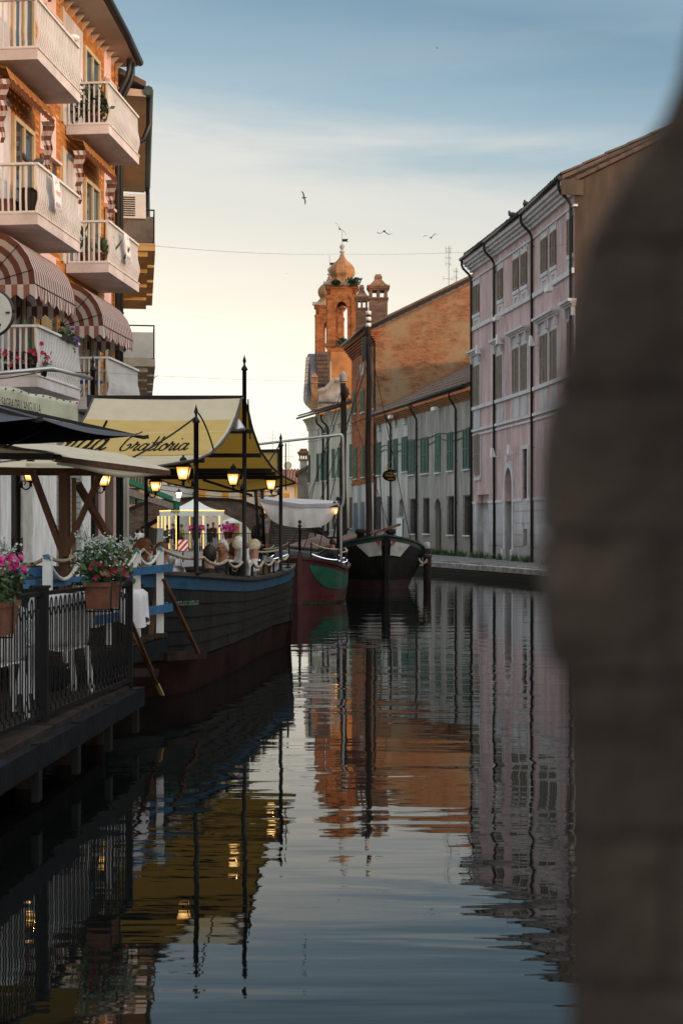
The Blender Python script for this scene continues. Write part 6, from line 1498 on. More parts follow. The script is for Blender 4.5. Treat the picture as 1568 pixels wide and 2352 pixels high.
hp2, P2, s2, ax2, sd2 = hull([(0, 0), (.12, .32), (.38, .72), (.82, 1.06), (1.6, 1.20), (4, 1.22), (6.5, 1.0), (8, .3)], (-1.05, 36.0), (0.0, 1), z2,
    [z2, lambda a: z2(a) - .13, lambda a: .33 + .2 * (z2(a) - .89), .17, .05, -.5], [-.02, .0, .03, .06, .08, .3], ['wale', 'side', 'strake', 'strake', 'waterline'], boat2, [m_red, m_red, m_red, m_red, m_alg])
mb = MB(); q = [p for p in hp2 if .05 < p.x < 6]
for side in (1, -1):
    A, B = [], []
    for p in q:
        t = min(1, max(0, (p.x - .07) / .35)); zt = z2(p.x) - .14; zb0 = .33 + .2 * (z2(p.x) - .89) + .02; zb = zt - (zt - zb0) * math.sin(t * math.pi / 2) ** .6
        g = lambda z: P2(p, side, 1).lerp(P2(p, side, 2), (zt + .01 - z) / (zt + .01 - zb0 + .02)) + V((sd2.x * side * .012, -.012, 0))
        A.append(g(zt)); B.append(g(zb))
    n = len(A); mb = MB(); mb.add(A + B, [(i, i + 1, n + i + 1, n + i) for i in range(n - 1)]); mb.build('green_panel', m_grn, boat2)
    mb = MB(); G = [P2(p, side, 0) for p in hp2]
    for i in range(len(G) - 1): mb.beam(G[i], G[i + 1], .09, .05)
    mb.build('gunwale', m_red, boat2)
mb = MB(); mb.add([P2(p, s, 1) for s in (1,) for p in hp2] + [P2(p, -1, 1) for p in hp2[::-1]], [tuple(range(2 * len(hp2)))]); mb.build('deck', m_oldwood, boat2)
MB().beam((-1.05, 35.97, -.2), (-1.05, 35.93, 1.34), .11, .16).box(-1.13, -.97, 35.85, 36.02, 1.2, 1.26).build('stem_post', m_red, boat2)
def pt2(a, side, dz=0): 
    p = min(hp2, key=lambda q: abs(q.x - a)); return P2(p, side, 0) + V((-sd2.x * side * .05, .03, dz))
for side in (1, -1):
    tops_, mids_ = [pt2(.1, side, .42)], [pt2(.1, side, .15)]
    for a in (.1, .75, 1.7, 3.2, 4.8, 6.4):
        p = pt2(a, side); MB().box(p.x - .02, p.x + .02, p.y - .02, p.y + .02, p.z, p.z + .43).build('stanchion', m_iron, boat2)
        if a > .1: tops_.append(p + V((0, 0, .42))); mids_.append(p + V((0, 0, .15)))
    rope(tops_, .05, .02, m_rope, boat2); rope(mids_, .04, .009, m_led, boat2, 'light_strip')
MB().lathe([(.03, 1.2), (.03, 1.95), (.06, 1.97), (.03, 2.0), (.02, 2.03), (.045, 2.07), (.045, 2.1), (.01, 2.13)], (-1.06, 36.2, 0), 8).build('bow_post', m_iron, boat2)
# benches and tables on deck
for k in range(3):
    y = 37.2 + k * 1.4; MB().box(-1.75, -.2, y, y + .5, .95, 1.0).box(-1.7, -1.62, y + .2, y + .3, .7, .95).box(-.33, -.25, y + .2, y + .3, .7, .95).build('table', m_iron, label='black table on the red boat' if k == 9 else None, parent=boat2)
can = thing('white_canopy', 'white cloth canopy sagging over the red boat', 'canopy', (-1.1, 39, 1))
m_wc = cloth('white_cloth', (.80, .80, .84), (.74, .74, .74), .4)
C0, C1 = V(W(594, 1149, 37.6)), V(W(779, 1160, 37.6)); Cm = V(W(689, 1162, 37.3))
def cfr(u): return C0.lerp(Cm, u * 2) if u < .5 else Cm.lerp(C1, u * 2 - 1)
def drape(u, v):
    p = cfr(u); dep = .58 * (1 - abs(2 * u - 1) ** 5) * v; x = (p.x - Cm.x) * (1 - .03 * v); return V((Cm.x + x, p.y - .10 * math.sin(v * 2.) + .05 * math.sin(u * 40) * v * math.exp(-abs(u - .5) * 3) + .03 * math.sin(u * 17 + v * 5) * v, p.z - dep))
MB().grid(drape, 60, 12).build('front_drape', m_wc, can, fixn=False); bk0, bk1 = V(W(606, 1141, 42)), V(W(774, 1150, 42))
MB().grid(lambda u, v: cfr(u).lerp(bk0.lerp(bk1, u), v) - V((0, 0, .12 * math.sin(math.pi * v))), 24, 10).build('top_sheet', m_wc, can, fixn=False)
mb = MB()
for k in range(24): mb.beam(cfr(k / 24) + V((0, -.03, .0)), cfr((k + 1) / 24) + V((0, -.03, 0)), .03, .10)
mb.build('seam_band', M('grey_band', (.40, .40, .44), .9), can)
for a_, b_ in ((W(587, 1126, 37.8), W(597, 1275, 37.8)), (W(602, 1127, 39.5), W(607, 1275, 39.5)), (W(783, 1146, 37.7), W(783, 1306, 37.2)), (W(776, 1145, 42), W(776, 1270, 42))): MB().tube([a_, b_], .045, 8).ball(a_, .06, 8).build('pole', m_iron, can)
rope([W(587, 1129, 37.8), bk0, bk1, W(783, 1152, 37.7)], .02, .012, m_iron, can, 'guy_line')
lantern(W(781, 1186, 37.6), 'small white lamp at the right end of the white canopy', 0, 1.25, 5, 'lamps of the red boat', (1, .8, .55)); lantern(W(600, 1184, 38.), 'small white lamp at the left pole of the white canopy', math.pi, 1.25, 5, 'lamps of the red boat', (1, .8, .55))
gpz = thing('galvanised_pole', 'pale galvanised pole with long arm beside the red boat', 'pole', W(784, 1300, 36.9)); Yp = 36.9
MB().tube(smooth_path([W(783, 1304, Yp), W(783, 1190, Yp), W(784, 1165, Yp), W(789, 1145, Yp), W(788, 1040, Yp), W(787, 1008, Yp), W(784, 1000, Yp), W(778, 999, Yp), W(700, 1008, Yp), W(560, 1024, Yp)], 4), .035, 8).build('tube', m_steel, gpz)

boat3 = thing('black_sailing_boat', 'black wooden sailing boat with green rail and white bow patches', 'boat', (1.2, 50, 0))
m_oldwhite = M('weathered_white', (.36, .35, .33), .7, .15, 4.)
m_blk = M('tarred_hull', (.009, .009, .009), .6, .3, 3., .3, bscale=7., spec=.15); m_grail = M('green_rail_paint', (.018, .050, .038), .55, .2, 3.); m_rb = M('dull_red_paint', (.035, .014, .017), .6, .3, 3.)
z3 = lambda a: 1.70 - .62 * min(1, a / 2.2) ** .85 + .0 * a
L3 = [z3, lambda a: z3(a) - .17] + [(lambda a, k=k: (z3(a) - .17) * (1 - k / 5) + .30 * k / 5) for k in range(1, 6)] + [.0, -.5]
hp3, P3, s3, ax3, sd3 = hull([(0, 0), (.10, .30), (.4, .82), (1.0, 1.33), (2.0, 1.66), (4, 1.72), (9, 1.6), (13, .9), (15, .1)], (1.37, 43.9), (-.19, .98), z3, L3, [-.03, 0.0, .04, .10, .18, .27, .36, .48, .8], ['green_rail', 'strake', 'strake', 'strake', 'strake', 'strake', 'bottom', 'bottom'], boat3, [m_grail] + [m_blk] * 5 + [m_rb, m_rb])
for side in (1, -1):
    mb = MB(); G = [P3(p, side, 0) for p in hp3]
    for i in range(len(G) - 1): mb.beam(G[i] - sd3 * side * .08, G[i + 1] - sd3 * side * .08, .22, .05)
    mb.build('gunwale', m_grail, boat3)
    w = MB(); A, B = [], []
    qs = [p for p in hp3 if .02 < p.x < .5]
    for i, p in enumerate(qs):
        t = i / (len(qs) - 1); zt = z3(p.x) - .175; zb = zt - (.44 - .03 * t)
        for L_, z in ((A, zt), (B, zb)):
            lv = max(1, min(5, 1 + int((zt - z) / ((z3(p.x) - .17 - .30) / 5)))); a_, b_ = P3(p, side, lv), P3(p, side, lv + 1); k_ = (a_.z - z) / (a_.z - b_.z); L_.append(a_.lerp(b_, k_) + sd3 * side * .035 - ax3 * .035)
    B = [b.lerp(B[i + 1] if i + 1 < len(B) else b, 0) for i, b in enumerate(B)]; n = len(A)
    w.add(A[:n - 0] + B[:n - 2] + [B[n - 3]] * 2, [(i, i + 1, n + i + 1, n + i) for i in range(n - 1)]); w.build('white_patch', m_oldwhite, boat3)
    p0 = A[0]; tr = MB(); tr.add([p0 + V((side * .03, -.02, .0)), p0 + V((side * .17, .02, -.03)), p0 + V((side * .05, -.02, -.16))], [(0, 1, 2)]); tr.build('red_mark', M('red_mark', (.30, .02, .03), .6) if side == 1 else bpy.data.materials['red_mark'], boat3)
MB().beam((1.38, 43.86, -.3), (1.38, 43.80, 1.62), .12, .2).prism([(1.22, 43.72, 1.36), (1.54, 43.72, 1.36), (1.46, 43.72, 1.66), (1.30, 43.72, 1.66)], (0, .1, 0)).build('stem_post', m_blk, boat3)
mb = MB(); mb.add([P3(p, 1, 1) for p in hp3] + [P3(p, -1, 1) for p in hp3[::-1]], [tuple(range(2 * len(hp3)))]); mb.build('deck', m_oldwood, boat3)
m_tarp = M('brown_cover', (.17, .085, .06), .7, .2, 3.)
at3 = lambda a, b, z: s3 + ax3 * a + sd3 * b + V((0, 0, z))
for k in range(14):
    mb = MB(); b0_, b1_ = -1.5 + k * .215, -1.5 + (k + .92) * .215; zz_ = lambda b: 1.62 - .26 * abs(b) ** 1.2
    mb.hexa([at3(3.2, b0_, zz_(b0_)), at3(3.2, b1_, zz_(b1_)), at3(10, b1_, zz_(b1_)), at3(10, b0_, zz_(b0_)), at3(3.2, b0_, zz_(b0_) + .05), at3(3.2, b1_, zz_(b1_) + .05), at3(10, b1_, zz_(b1_) + .05), at3(10, b0_, zz_(b0_) + .05)])
    mb.build('hatch_board', m_tarp, boat3)
MB().hexa([at3(3.25, -1.5, 1.0), at3(3.25, 1.5, 1.0), at3(9.9, 1.5, 1.0), at3(9.9, -1.5, 1.0), at3(3.25, -1.45, 1.2), at3(3.25, 1.45, 1.2), at3(9.9, 1.45, 1.2), at3(9.9, -1.45, 1.2)]).build('hatch_coaming', m_oldwood, boat3)
def mast(x, ytop, Y, r0, r1, cap):
    X, zt = WX(x, Y), WZ(ytop, Y); n = 10
    o = MB().tube([(X + .02 * math.sin(k), Y, 1.0 + (zt - 1.0) * k / n) for k in range(n + 1)], [r0 + (r1 - r0) * k / n for k in range(n + 1)], 10).build('mast', m_oldwood, boat3)
    return V((X, Y, zt)), o
t1, m1 = mast(846, 775, 47, .115, .085, 0); MB().tube([t1 + V((0, 0, -.3)), t1 + V((0, 0, .82))], [.09, .06], 8).build('topmast', m_oldwood, m1)
for z in (.42, .62, .82): MB().lathe([(.085, z - .07), (.085, z + .05)], t1, 8).build('white_band', m_white, m1)
MB().box(t1.x - .22, t1.x - .08, t1.y - .1, t1.y + .1, t1.z - .75, t1.z + .0).build('block', m_gutter, m1)
t2, m2 = mast(788, 880, 50.5, .14, .10, 0); MB().lathe([(.12, 0), (.14, .02), (.14, .24), (.08, .33), (.02, .38)], t2 + V((0, 0, .05)), 10).build('metal_cap', m_stone, m2); MB().lathe([(.03, -.1), (.14, -.25), (.15, -.4), (.03, -.62)], t2 + V((.06, -.12, 0)), 8).build('pulley', m_oldwood, m2)
rg = MB()
for a_, b_, sg in ((t1, at3(.2, 0, 1.7), .05), (t1, at3(3, 1.6, 1.1), .0), (t1, at3(3, -1.6, 1.1), 0), (t1 + V((0, 0, -.8)), at3(6, -1.6, 1.1), 0), (t2, at3(5, 1.5, 1.1), 0), (t2, at3(8, -1.5, 1.1), 0), (t2 + V((0, 0, -.6)), at3(10, -1.4, 1.1), 0), (t2, t1 + V((0, 0, -2)), .3), (t1 + V((0, 0, -.3)), at3(9, 1.3, 1.2), 0)):
    a_, b_ = V(a_), V(b_); rg.tube([a_.lerp(b_, k / 8) - V((0, 0, sg * 4 * (k / 8) * (1 - k / 8))) for k in range(9)], .014, 5)
rg.build('rigging', m_gutter, boat3, kind='stuff')
MB().tube([at3(3.0, -1.3, 1.72), at3(10, -.8, 1.85)], .09, 8).build('spar', m_oldwood, boat3); MB().tube([at3(3.6, -1.4, 1.85), at3(9, -1.0, 1.95)], .07, 8).build('spar', m_oldwood, boat3)
for b in (-.55, .42): MB().lathe([(.12, 1.45), (.12, 1.72), (.17, 1.74), (.17, 1.85), (.1, 1.88)], at3(1.2, b, 0), 10).build('bollard', m_oldwood, boat3)
MB().beam(at3(.9, -.3, 1.72), at3(1.3, .75, 2.02), .10, .07).build('loose_plank', m_wood, boat3)
for b, z in ((1.25, 1.62), ): MB().lathe([(.1, 1.2), (.1, 1.42), (.14, 1.44), (.12, 1.5)], at3(1.3, b, 0), 8).build('bollard', m_oldwood, boat3)
ah = MB(); q = at3(2.6, -1.15, 1.6); ah.tube(smooth_path([q + V((-.5, 0, .25)), q + V((-.2, 0, 0)), q, q + V((.2, 0, 0)), q + V((.5, 0, .3))], 4), .035, 6); ah.tube([q, q + V((.1, 0, .6))], .03, 6); ah.build('anchor', m_iron, boat3)
rope([at3(1.2, 1.2, 1.45), V((2.70, 45.2, .9)), V((2.8, 46., .4))], [.35, .1], .03, m_rope, boat3)
# mooring pile
pile = thing('mooring_pile', 'mossy wooden mooring pile beside the black boat, rope round its head', 'mooring post', (2.73, 45.4, 0)); pc = (2.73, 45.4, 0)
MB().lathe([(.115, -.6), (.12, .4), (.135, 1.0), (.14, 1.22), (.12, 1.25)], pc, 12).build('trunk', m_oldwood, pile); MB().lathe([(.145, .98), (.155, 1.0), (.145, 1.03), (.155, 1.05), (.145, 1.08)], pc, 10).build('rope_turns', m_gun, pile)
MB().lathe([(.085, 1.25), (.09, 1.27), (.09, 1.42), (.06, 1.46)], pc, 10).build('glass_light', M('pile_glass', (.35, .38, .38), .15, .1), pile)
# ================================================================== BACKGROUND, PEOPLE, SMALL THINGS
# ---- bridge
YB = 96.
BX = lambda x: WX(x, YB)
m_bb = M_brick('bridge_brick', (1, 0), (.165, .10, .075), (.115, .085, .07), (.14, .125, .11), plaster=(.16, .15, .135), pthr=(.52, .66), pscale=.8)
brg = thing('brick_bridge', 'old brick arch bridge closing the canal behind the boats', 'bridge', (-10, YB, QZ))
top = [(270, 1184), (293, 1172), (331, 1156), (390, 1148), (447, 1145), (525, 1148), (558, 1152), (573, 1159), (601, 1168), (630, 1182), (630, 1300)]
arc = [(305, 1240), (309, 1224), (316, 1215), (345, 1198), (367, 1186), (400, 1175), (445, 1169), (490, 1172), (516, 1181), (545, 1195), (563, 1204), (581, 1227), (588, 1250)]
poly = [(x, y) for x, y in top] + [(588, 1300)] + arc[::-1] + [(305, 1300), (270, 1300)]
mb = MB(); mb.prism([W(x, y, YB) for x, y in poly], (0, 4.5, 0)); mb.build('wall', m_bb, brg)
vo = MB()
for k in range(len(arc) - 1):
    for j in range(4):
        a, b = V((*arc[k], 0)).lerp(V((*arc[k + 1], 0)), j / 4), V((*arc[k], 0)).lerp(V((*arc[k + 1], 0)), (j + .86) / 4); c_ = V((446, 1330, 0)); da, db = (a - c_).normalized() * 11, (b - c_).normalized() * 11
        vo.prism([W(p.x, p.y, YB - .06) for p in (a, b, b + db, a + da)], (0, .12, 0))
vo.build('arch_ring', m_bb, brg, kind='stuff')
cp = MB()
for k in range(len(top) - 2): p, q = W(*top[k], YB + .1), W(*top[k + 1], YB + .1); cp.beam(p + V((0, 0, .04)), q + V((0, 0, .04)), .5, .16)
cp.build('coping', m_oldwood, brg)
# flight of steps up to the bridge on its right
m_step = M('step_stone', (.15, .14, .12), .9, .25, 2., .3); m_riser = M('step_brick', (.085, .062, .05), .9, .2, 3.)
stp = thing('bridge_steps', 'broad flight of steps climbing to the right end of the brick bridge', 'steps', (-3.1, 90, QZ))
for k in range(16):
    y0 = 89.5 + k * .42; x0, x1 = -4.55, -2.1 + .0 * k
    MB().box(x0, x1, y0, y0 + .42 if k < 15 else 97, QZ - .1, QZ + .16 * (k + 1) - .03).build('riser', m_riser, stp); MB().box(x0, x1, y0 - .03, y0 + .41, QZ + .16 * (k + 1) - .029, QZ + .16 * (k + 1) + .02).build('tread', m_step, stp)
MB().hexa([(-4.95, 89.2, 0), (-4.56, 89.2, 0), (-4.56, 97, 0), (-4.95, 97, 0), (-4.95, 89.2, 1.5), (-4.56, 89.2, 1.5), (-4.56, 97, 4.0), (-4.95, 97, 4.0)]).build('side_wall', m_bb, stp)
MB().hexa([(-2.09, 89.2, 0), (-1.7, 89.2, 0), (-1.7, 97, 0), (-2.09, 97, 0), (-2.09, 89.2, 1.2), (-1.7, 89.2, 1.2), (-1.7, 97, 3.6), (-2.09, 97, 3.6)]).build('side_wall', m_bb, stp)
# ---- houses beyond the bridge
def far_house(name, label, x0, x1, ytop, Y, wall, wins, dep=6, roofy=None, bx=None, cat='house'):
    t = thing(name, label, cat, (WX((x0 + x1) / 2, Y), Y + dep / 2, QZ)); a, b = WX(x0, Y), WX(x1, Y); zt = WZ(ytop, Y)
    MB().box(a, b, Y, Y + dep, 0, zt).build('wall', wall, t)
    if roofy is not None:
        zr = WZ(roofy, Y + dep * .5) ; rm = MB(); rm.hexa([(a - .3, Y - .4, zt), (b + .3, Y - .4, zt), (b + .3, Y + dep / 2, zr), (a - .3, Y + dep / 2, zr), (a - .3, Y - .4, zt + .18), (b + .3, Y - .4, zt + .18), (b + .3, Y + dep / 2, zr + .18), (a - .3, Y + dep / 2, zr + .18)]); rm.build('roof', m_roof2, t)
        rt_ = MB(); n = int((b - a + .6) / .28)
        for k in range(n):
            x = a - .3 + (k + .5) * .28; rt_.tube([(x, Y - .42, zt + .2), (x, Y + dep / 2, zr + .2)], .10, 5)
        rt_.build('roof_tiles', m_roof2, t, kind='stuff')
    for (u0, u1, v0, v1, m) in wins: MB().box(WX(u0, Y), WX(u1, Y), Y - .05, Y + .02, WZ(v1, Y), WZ(v0, Y)).build('shutter', m, t)
    return t
m_roof2 = M('far_roof_tile', (.36, .17, .09), .9, .0, 3., .2, col2=(.20, .10, .07))
m_osh = M('orange_shutter', (.66, .30, .03), .7, .08); m_fw = M('far_white_plaster', (.62, .64, .60), .9, .05); m_fc = M('far_cream_plaster', (.66, .60, .46), .9, .05); m_fo = M('far_orange_plaster', (.58, .33, .14), .9, .06); m_fy = M('far_yellow_plaster', (.62, .42, .08), .9, .05); m_rsh = M('rust_shutter', (.36, .15, .06), .8)
far_house('far_cream_house', 'cream house with bright orange shutters beyond the bridge', 449, 688, 1116, 128., m_fc, [(u, u + w, 1127.5, 1146 if u > 500 else 1145, m_osh) for u, w in ((454, 18), (510.5, 14.5), (551, 14), (594, 14))] + [(652, 665, 1133, 1143, m_osh), (679, 688, 1118, 1143, m_fy), (594, 600, 1150, 1166, m_osh)], 8, 1083)
far_house('far_white_house', 'pale house with two rust shutters beyond the bridge', 336, 448, 1078, 130., m_fw, [(339, 345, 1110, 1129, m_rsh), (355, 361, 1111, 1129, m_rsh), (385, 392, 1096, 1116, m_rsh), (401, 407, 1097, 1116, m_rsh), (409, 411, 1190, 1212, m_gutter), (372, 378, 1193, 1212, m_dark), (434, 437, 1200, 1212, m_gutter), (443, 445, 1130, 1240, m_gutter)], 8, 1060)
far_house('far_orange_house', 'orange house with green shutters and a balcony left of the bridge', 262, 334, 1040, 118., m_fo, [(u, u + 4.5, 1090, 1118, m_green) for u in (299, 306, 313, 320, 327)] + [(u, u + 4.5, 1132, 1158, m_green) for u in (298, 304, 310, 316, 322)] + [(311, 316, 1137, 1159, m_dark)], 8, 1030)
MB().box(WX(288, 117.2), WX(318, 117.2), 116.8, 118, WZ(1124, 117.2), WZ(1121, 117.2)).build('small_balcony', m_iron, label='dark little balcony on the far orange house', cat='balcony')
t = thing('far_yellow_house', 'small yellow gable house with tiled roof above the cream house', 'house', (-4.6, 136, QZ)); Y = 138.
MB().prism([W(x, y, Y) for x, y in ((648, 1300), (648, 1112), (655, 1092), (664, 1084), (682, 1108), (682, 1300))], (0, 5, 0)).build('wall', m_fy, t)
MB().hexa([W(664, 1082, Y - .4), W(688, 1112, Y - .4), W(688, 1112, Y + 5), W(664, 1082, Y + 5), W(664, 1078, Y - .4), W(688, 1107, Y - .4), W(688, 1107, Y + 5), W(664, 1078, Y + 5)]).build('roof', m_roof2, t)
MB().hexa([W(645, 1100, Y - .4), W(664, 1082, Y - .4), W(664, 1082, Y + 5), W(645, 1100, Y + 5), W(645, 1096, Y - .4), W(664, 1078, Y - .4), W(664, 1078, Y + 5), W(645, 1096, Y + 5)]).build('roof', m_roof2, t)
c = W(661, 1070, 137); o = MB().lathe([(.02, 0), (.38, .12), (.40, .14)], (0, 0, 0), 14); o.v = [Matrix.Rotation(math.radians(78), 4, 'X') @ v + c for v in o.v]; o = o.build('satellite_dish', m_fc, label='pale satellite dish on the far tiled roof', cat='dish'); MB().beam(c - V((0, 0, .6)), c, .06).build('stand', m_gutter, o)
def antenna(x, y0, y1, Y, arms, label):
    t = thing('roof_antenna', label, 'antenna', W(x, y1, Y), 'roof antennas'); a, b = W(x, y1, Y), W(x, y0, Y); MB().tube([a, b], .018, 5).build('mast', m_gutter, t); mb = MB()
    for f, w in arms: p = a.lerp(b, f); mb.tube([p - V((w, 0, 0)), p + V((w, .2, 0))], .010, 4); mb.tube([p - V((w, 0, .15)), p - V((w, 0, -.15))], .008, 4); mb.tube([p + V((w * .6, .1, -.15)), p + V((w * .6, .1, .15))], .008, 4)
    mb.build('aerial_rods', m_gutter, t)
antenna(1030, 565, 672, 92, ((.3, .35), (.62, .2), (.75, .2), (.88, .18), (.95, .2)), 'tall roof antenna above the bare brick gable'); antenna(1047, 615, 668, 92.3, ((.35, .1), (.6, .14), (.85, .16)), 'short roof antenna beside the taller one')
antenna(663, 1012, 1085, 137.5, ((.5, .5), (.85, .4)), 'thin antenna on the far tiled roofs'); antenna(626, 990, 1100, 136, ((.5, .3), (.85, .4)), 'thin antenna left of the far tiled roofs')
# ---- white festival kiosk with strings of light
YK = 88.
kio = thing('festival_kiosk', 'white tent kiosk with scalloped valance edged in yellow string lights', 'tent', W(447, 1270, YK)); A, B, Cc = W(409, 1174, YK - 1.5), W(515, 1172, YK), W(367, 1176, YK + 1.2); D = B + Cc - A; apx = W(447, 1145, YK + .6)
m_tent = M('tent_cloth', (.66, .68, .64), .8, .04)
zt = 2.9
for p in (A, B, Cc, D): p.z = WZ(1174, YK)
mb = MB()
for p, q in ((A, B), (B, D), (D, Cc), (Cc, A)):
    n = 6
    for k in range(n):
        f = lambda p_, t: p_.lerp(apx, t) - V((0, 0, .16 * math.sin(math.pi * t)))
        mb.add([f(p, k / n), f(q, k / n), f(q, (k + 1) / n), f(p, (k + 1) / n)], [(0, 1, 2, 3)])
mb.build('roof', m_tent, kio)
for p, q in ((A, B), (Cc, A), (B, D), (D, Cc)):
    mb = MB(); n = 24
    for k in range(n): 
        e = lambda t: -.30 - .06 * abs(math.sin(t * math.pi * 5)); a, b = p.lerp(q, k / n), p.lerp(q, (k + 1) / n); mb.add([a, b, b + V((0, 0, e((k + 1) / n))), a + V((0, 0, e(k / n)))], [(0, 1, 2, 3)])
    mb.build('valance', m_tent, kio); MB().tube([p + V((0, -.03, .03)), q + V((0, -.03, .03))], .026, 6).build('string_lights', m_string, kio)
for p, q, ts in ((A, B, (0, .42, .58, .93)), (Cc, A, (.0, .22, .40, .62, 1)), (D, Cc, (.3, .6))):
    for t_ in ts:
        c = p.lerp(q, t_); MB().box(c.x - .09, c.x + .09, c.y - .05, c.y + .05, QZ, c.z - .28).build('tent_pole', m_tent, kio)
        MB().tube([c + V((-.10, -.07, -.3)), V((c.x - .10, c.y - .07, QZ + .1))], .020, 5).build('string_lights', m_string, kio)
for k in range(9): MB().ball(W(396 + 8 * math.sin(k), 1189 + k * 6.5, YK - .3), .035, 6).build('bulb', m_string, kio)
MB().hexa([(p.x, p.y, z) for z in (QZ, QZ + 1.05) for p in (B.lerp(D, .1), B.lerp(D, .9), B.lerp(D, .9) + V((.04, 0, 0)), B.lerp(D, .1) + V((.04, 0, 0)))]).build('side_sheet', m_tent, kio)
# crowd-control railing and flower pots in front, warning board
def railing(name, p, q, label, h=1.05, nb=18):
    t = thing(name, label, 'railing', (V(p) + V(q)) / 2); p, q = V(p), V(q); MB().beam(p + V((0, 0, h)), q + V((0, 0, h)), .05).build('top_rail', m_iron, t); MB().beam(p + V((0, 0, .15)), q + V((0, 0, .15)), .04).build('bottom_rail', m_iron, t)
    for k in range(nb + 1): c = p.lerp(q, k / nb); MB().beam(c, c + V((0, 0, h)), .03 if k % 6 else .06).build('bar', m_iron, t)
railing('terrace_railing', (WX(412, 84), 84, QZ), (WX(518, 84), 84, QZ), 'dark railing in front of the white tent kiosk'); railing('quay_railing', (WX(520, 90), 90, QZ), (WX(582, 90), 90, QZ), 'dark railing right of the tent kiosk under the arch')
railing('promenade_railing', (WX(298, 44), 44, .5), (WX(352, 46), 46, .5), 'dark railing on the promenade behind the diners', 1.0, 4)
for x, lb in ((451, 'magenta flower pot left of the pole on the kiosk railing'), (524, 'magenta flower pot right of the tent kiosk')):
    p = W(x, 1237, 83.8); potplant(p, lb, .28, .42, m_terra, m_leafd, 40, .2, .15, m_petm, 55, .12, .1, group='magenta flower pots on the railing')
wb = thing('warning_board', 'square red and white striped warning board before the kiosk', 'sign', W(425, 1252, 60)); a = WX(409, 60); b = WX(432, 60); z0, z1 = WZ(1265, 60), WZ(1240, 60)
MB().box(a, b, 60, 60.03, z0, z1).build('panel', m_white, wb)
m_rst = M('red_stripe', (.42, .02, .05), .5); w_ = b - a; h_ = z1 - z0
clip = lambda pts: pts
mb = MB()
for q in (((0, .98), (0, .72), (.72, 0), (.98, 0)), ((.0, .42), (0, .16), (.16, 0), (.42, 0)), ((.30, 1), (.56, 1), (1, .56), (1, .30)), ((.84, 1), (1, 1), (1, .84))): mb.add([V((a + u * w_, 59.995, z1 - (1 - v) * h_ if False else z0 + v * h_)) for u, v in [(1 - u_, v_) for u_, v_ in q]], [tuple(range(len(q)))])
mb.v = [V((a + b - p.x, p.y, p.z)) if False else p for p in mb.v]; mb.build('stripes', m_rst, wb); MB().beam(((a + b) / 2, 60.03, QZ), ((a + b) / 2, 60.03, z0), .05).build('post', m_iron, wb)
# parasol beyond the arch
pw = thing('white_parasol', 'white parasol seen beyond the bridge arch', 'parasol', W(537, 1235, 112)); c = W(537, 1188, 112); MB().lathe([(WX(545, 112) - WX(515, 112), -.46), (.9, -.3), (.05, .0)], c, 4, rot=.2, smooth=False).build('canopy', m_tent, pw); MB().tube([c, V((c.x, c.y, QZ))], .04, 6).build('pole', m_iron, pw)
MB().box(WX(518, 111), WX(545, 111), 113, 113.3, QZ, WZ(1197, 111)).build('orange_stall', m_fo, label='orange stall front under the arch beside the parasol', cat='stall')
# green awning and its banner, hung from an arm
ga_ = thing('green_banner_arm', 'green awning arm with a fringed green banner pointing across to the kiosk', 'awning', W(380, 1140, 46)); p, q = W(255, 1090, 37.5), W(395, 1146, 46)
MB().beam(p, q, .10, .14).build('arm', M('green_cloth', (.012, .17, .09), .7), ga_); MB().beam(p + V((0, .1, -.32)), q + V((0, .1, -.25)), .12, .2).build('under_arm', M('grey_beam', (.2, .17, .14), .8), ga_); MB().beam(W(393, 1144, 46), W(414, 1149, 46), .1, .12).build('banner_bar', m_white, ga_)
a, b = WX(394, 46), WX(413, 46); mb = MB(); mb.grid(lambda u, v: V((a + (b - a) * u, 45.98 + .02 * math.sin(u * 9), WZ(1148, 46) - .33 * v)), 8, 4); mb.build('banner', bpy.data.materials['green_cloth'], ga_, solid=.006)
mb = MB()
for k in range(13): x = a + (b - a) * k / 12; mb.beam((x, 45.98, WZ(1148, 46) - .33), (x, 45.98, WZ(1148, 46) - .33 - R.uniform(.08, .14)), .016)
mb.build('fringe', m_string if False else M('fringe', (.35, .30, .06), .8), ga_, kind='stuff')
# wall lanterns of the arcade, and street lamps by the bridge
for x, y, Y, lb in ((246, 1146, 36.3, 'bright wall lantern below the pole lantern on the arcade'), (279, 1150, 40., 'bright wall lantern, upper of the two on the arcade'), (285, 1157, 41., 'bright wall lantern, lower of the two on the arcade')):
    lantern(W(x + 6, y, Y), lb, 0, 1.55, 8, 'wall lanterns of the arcade', (1, .82, .55))
def street_lamp(x, ytop, Y, label, ybase=None):
    t = thing('street_lamp', label, 'street lamp', (WX(x, Y), Y, QZ), 'street lamps by the bridge'); c = V((WX(x, Y), Y, 0)); zt_ = WZ(ytop, Y); MB().lathe([(.09, QZ), (.06, QZ + .5), (.04, zt_ - .5), (.05, zt_ - .45)], c, 8).build('post', m_iron, t)
    MB().lathe([(.10, zt_ - .42), (.17, zt_ - .1)], c, 4, smooth=False).build('glass', m_glow2, t); MB().lathe([(.22, zt_ - .1), (.06, zt_ + .08), (.02, zt_ + .16)], c, 4, smooth=False).build('cap', m_iron, t)
street_lamp(411, 1128, 92, 'street lamp over the kiosk roof by the bridge')
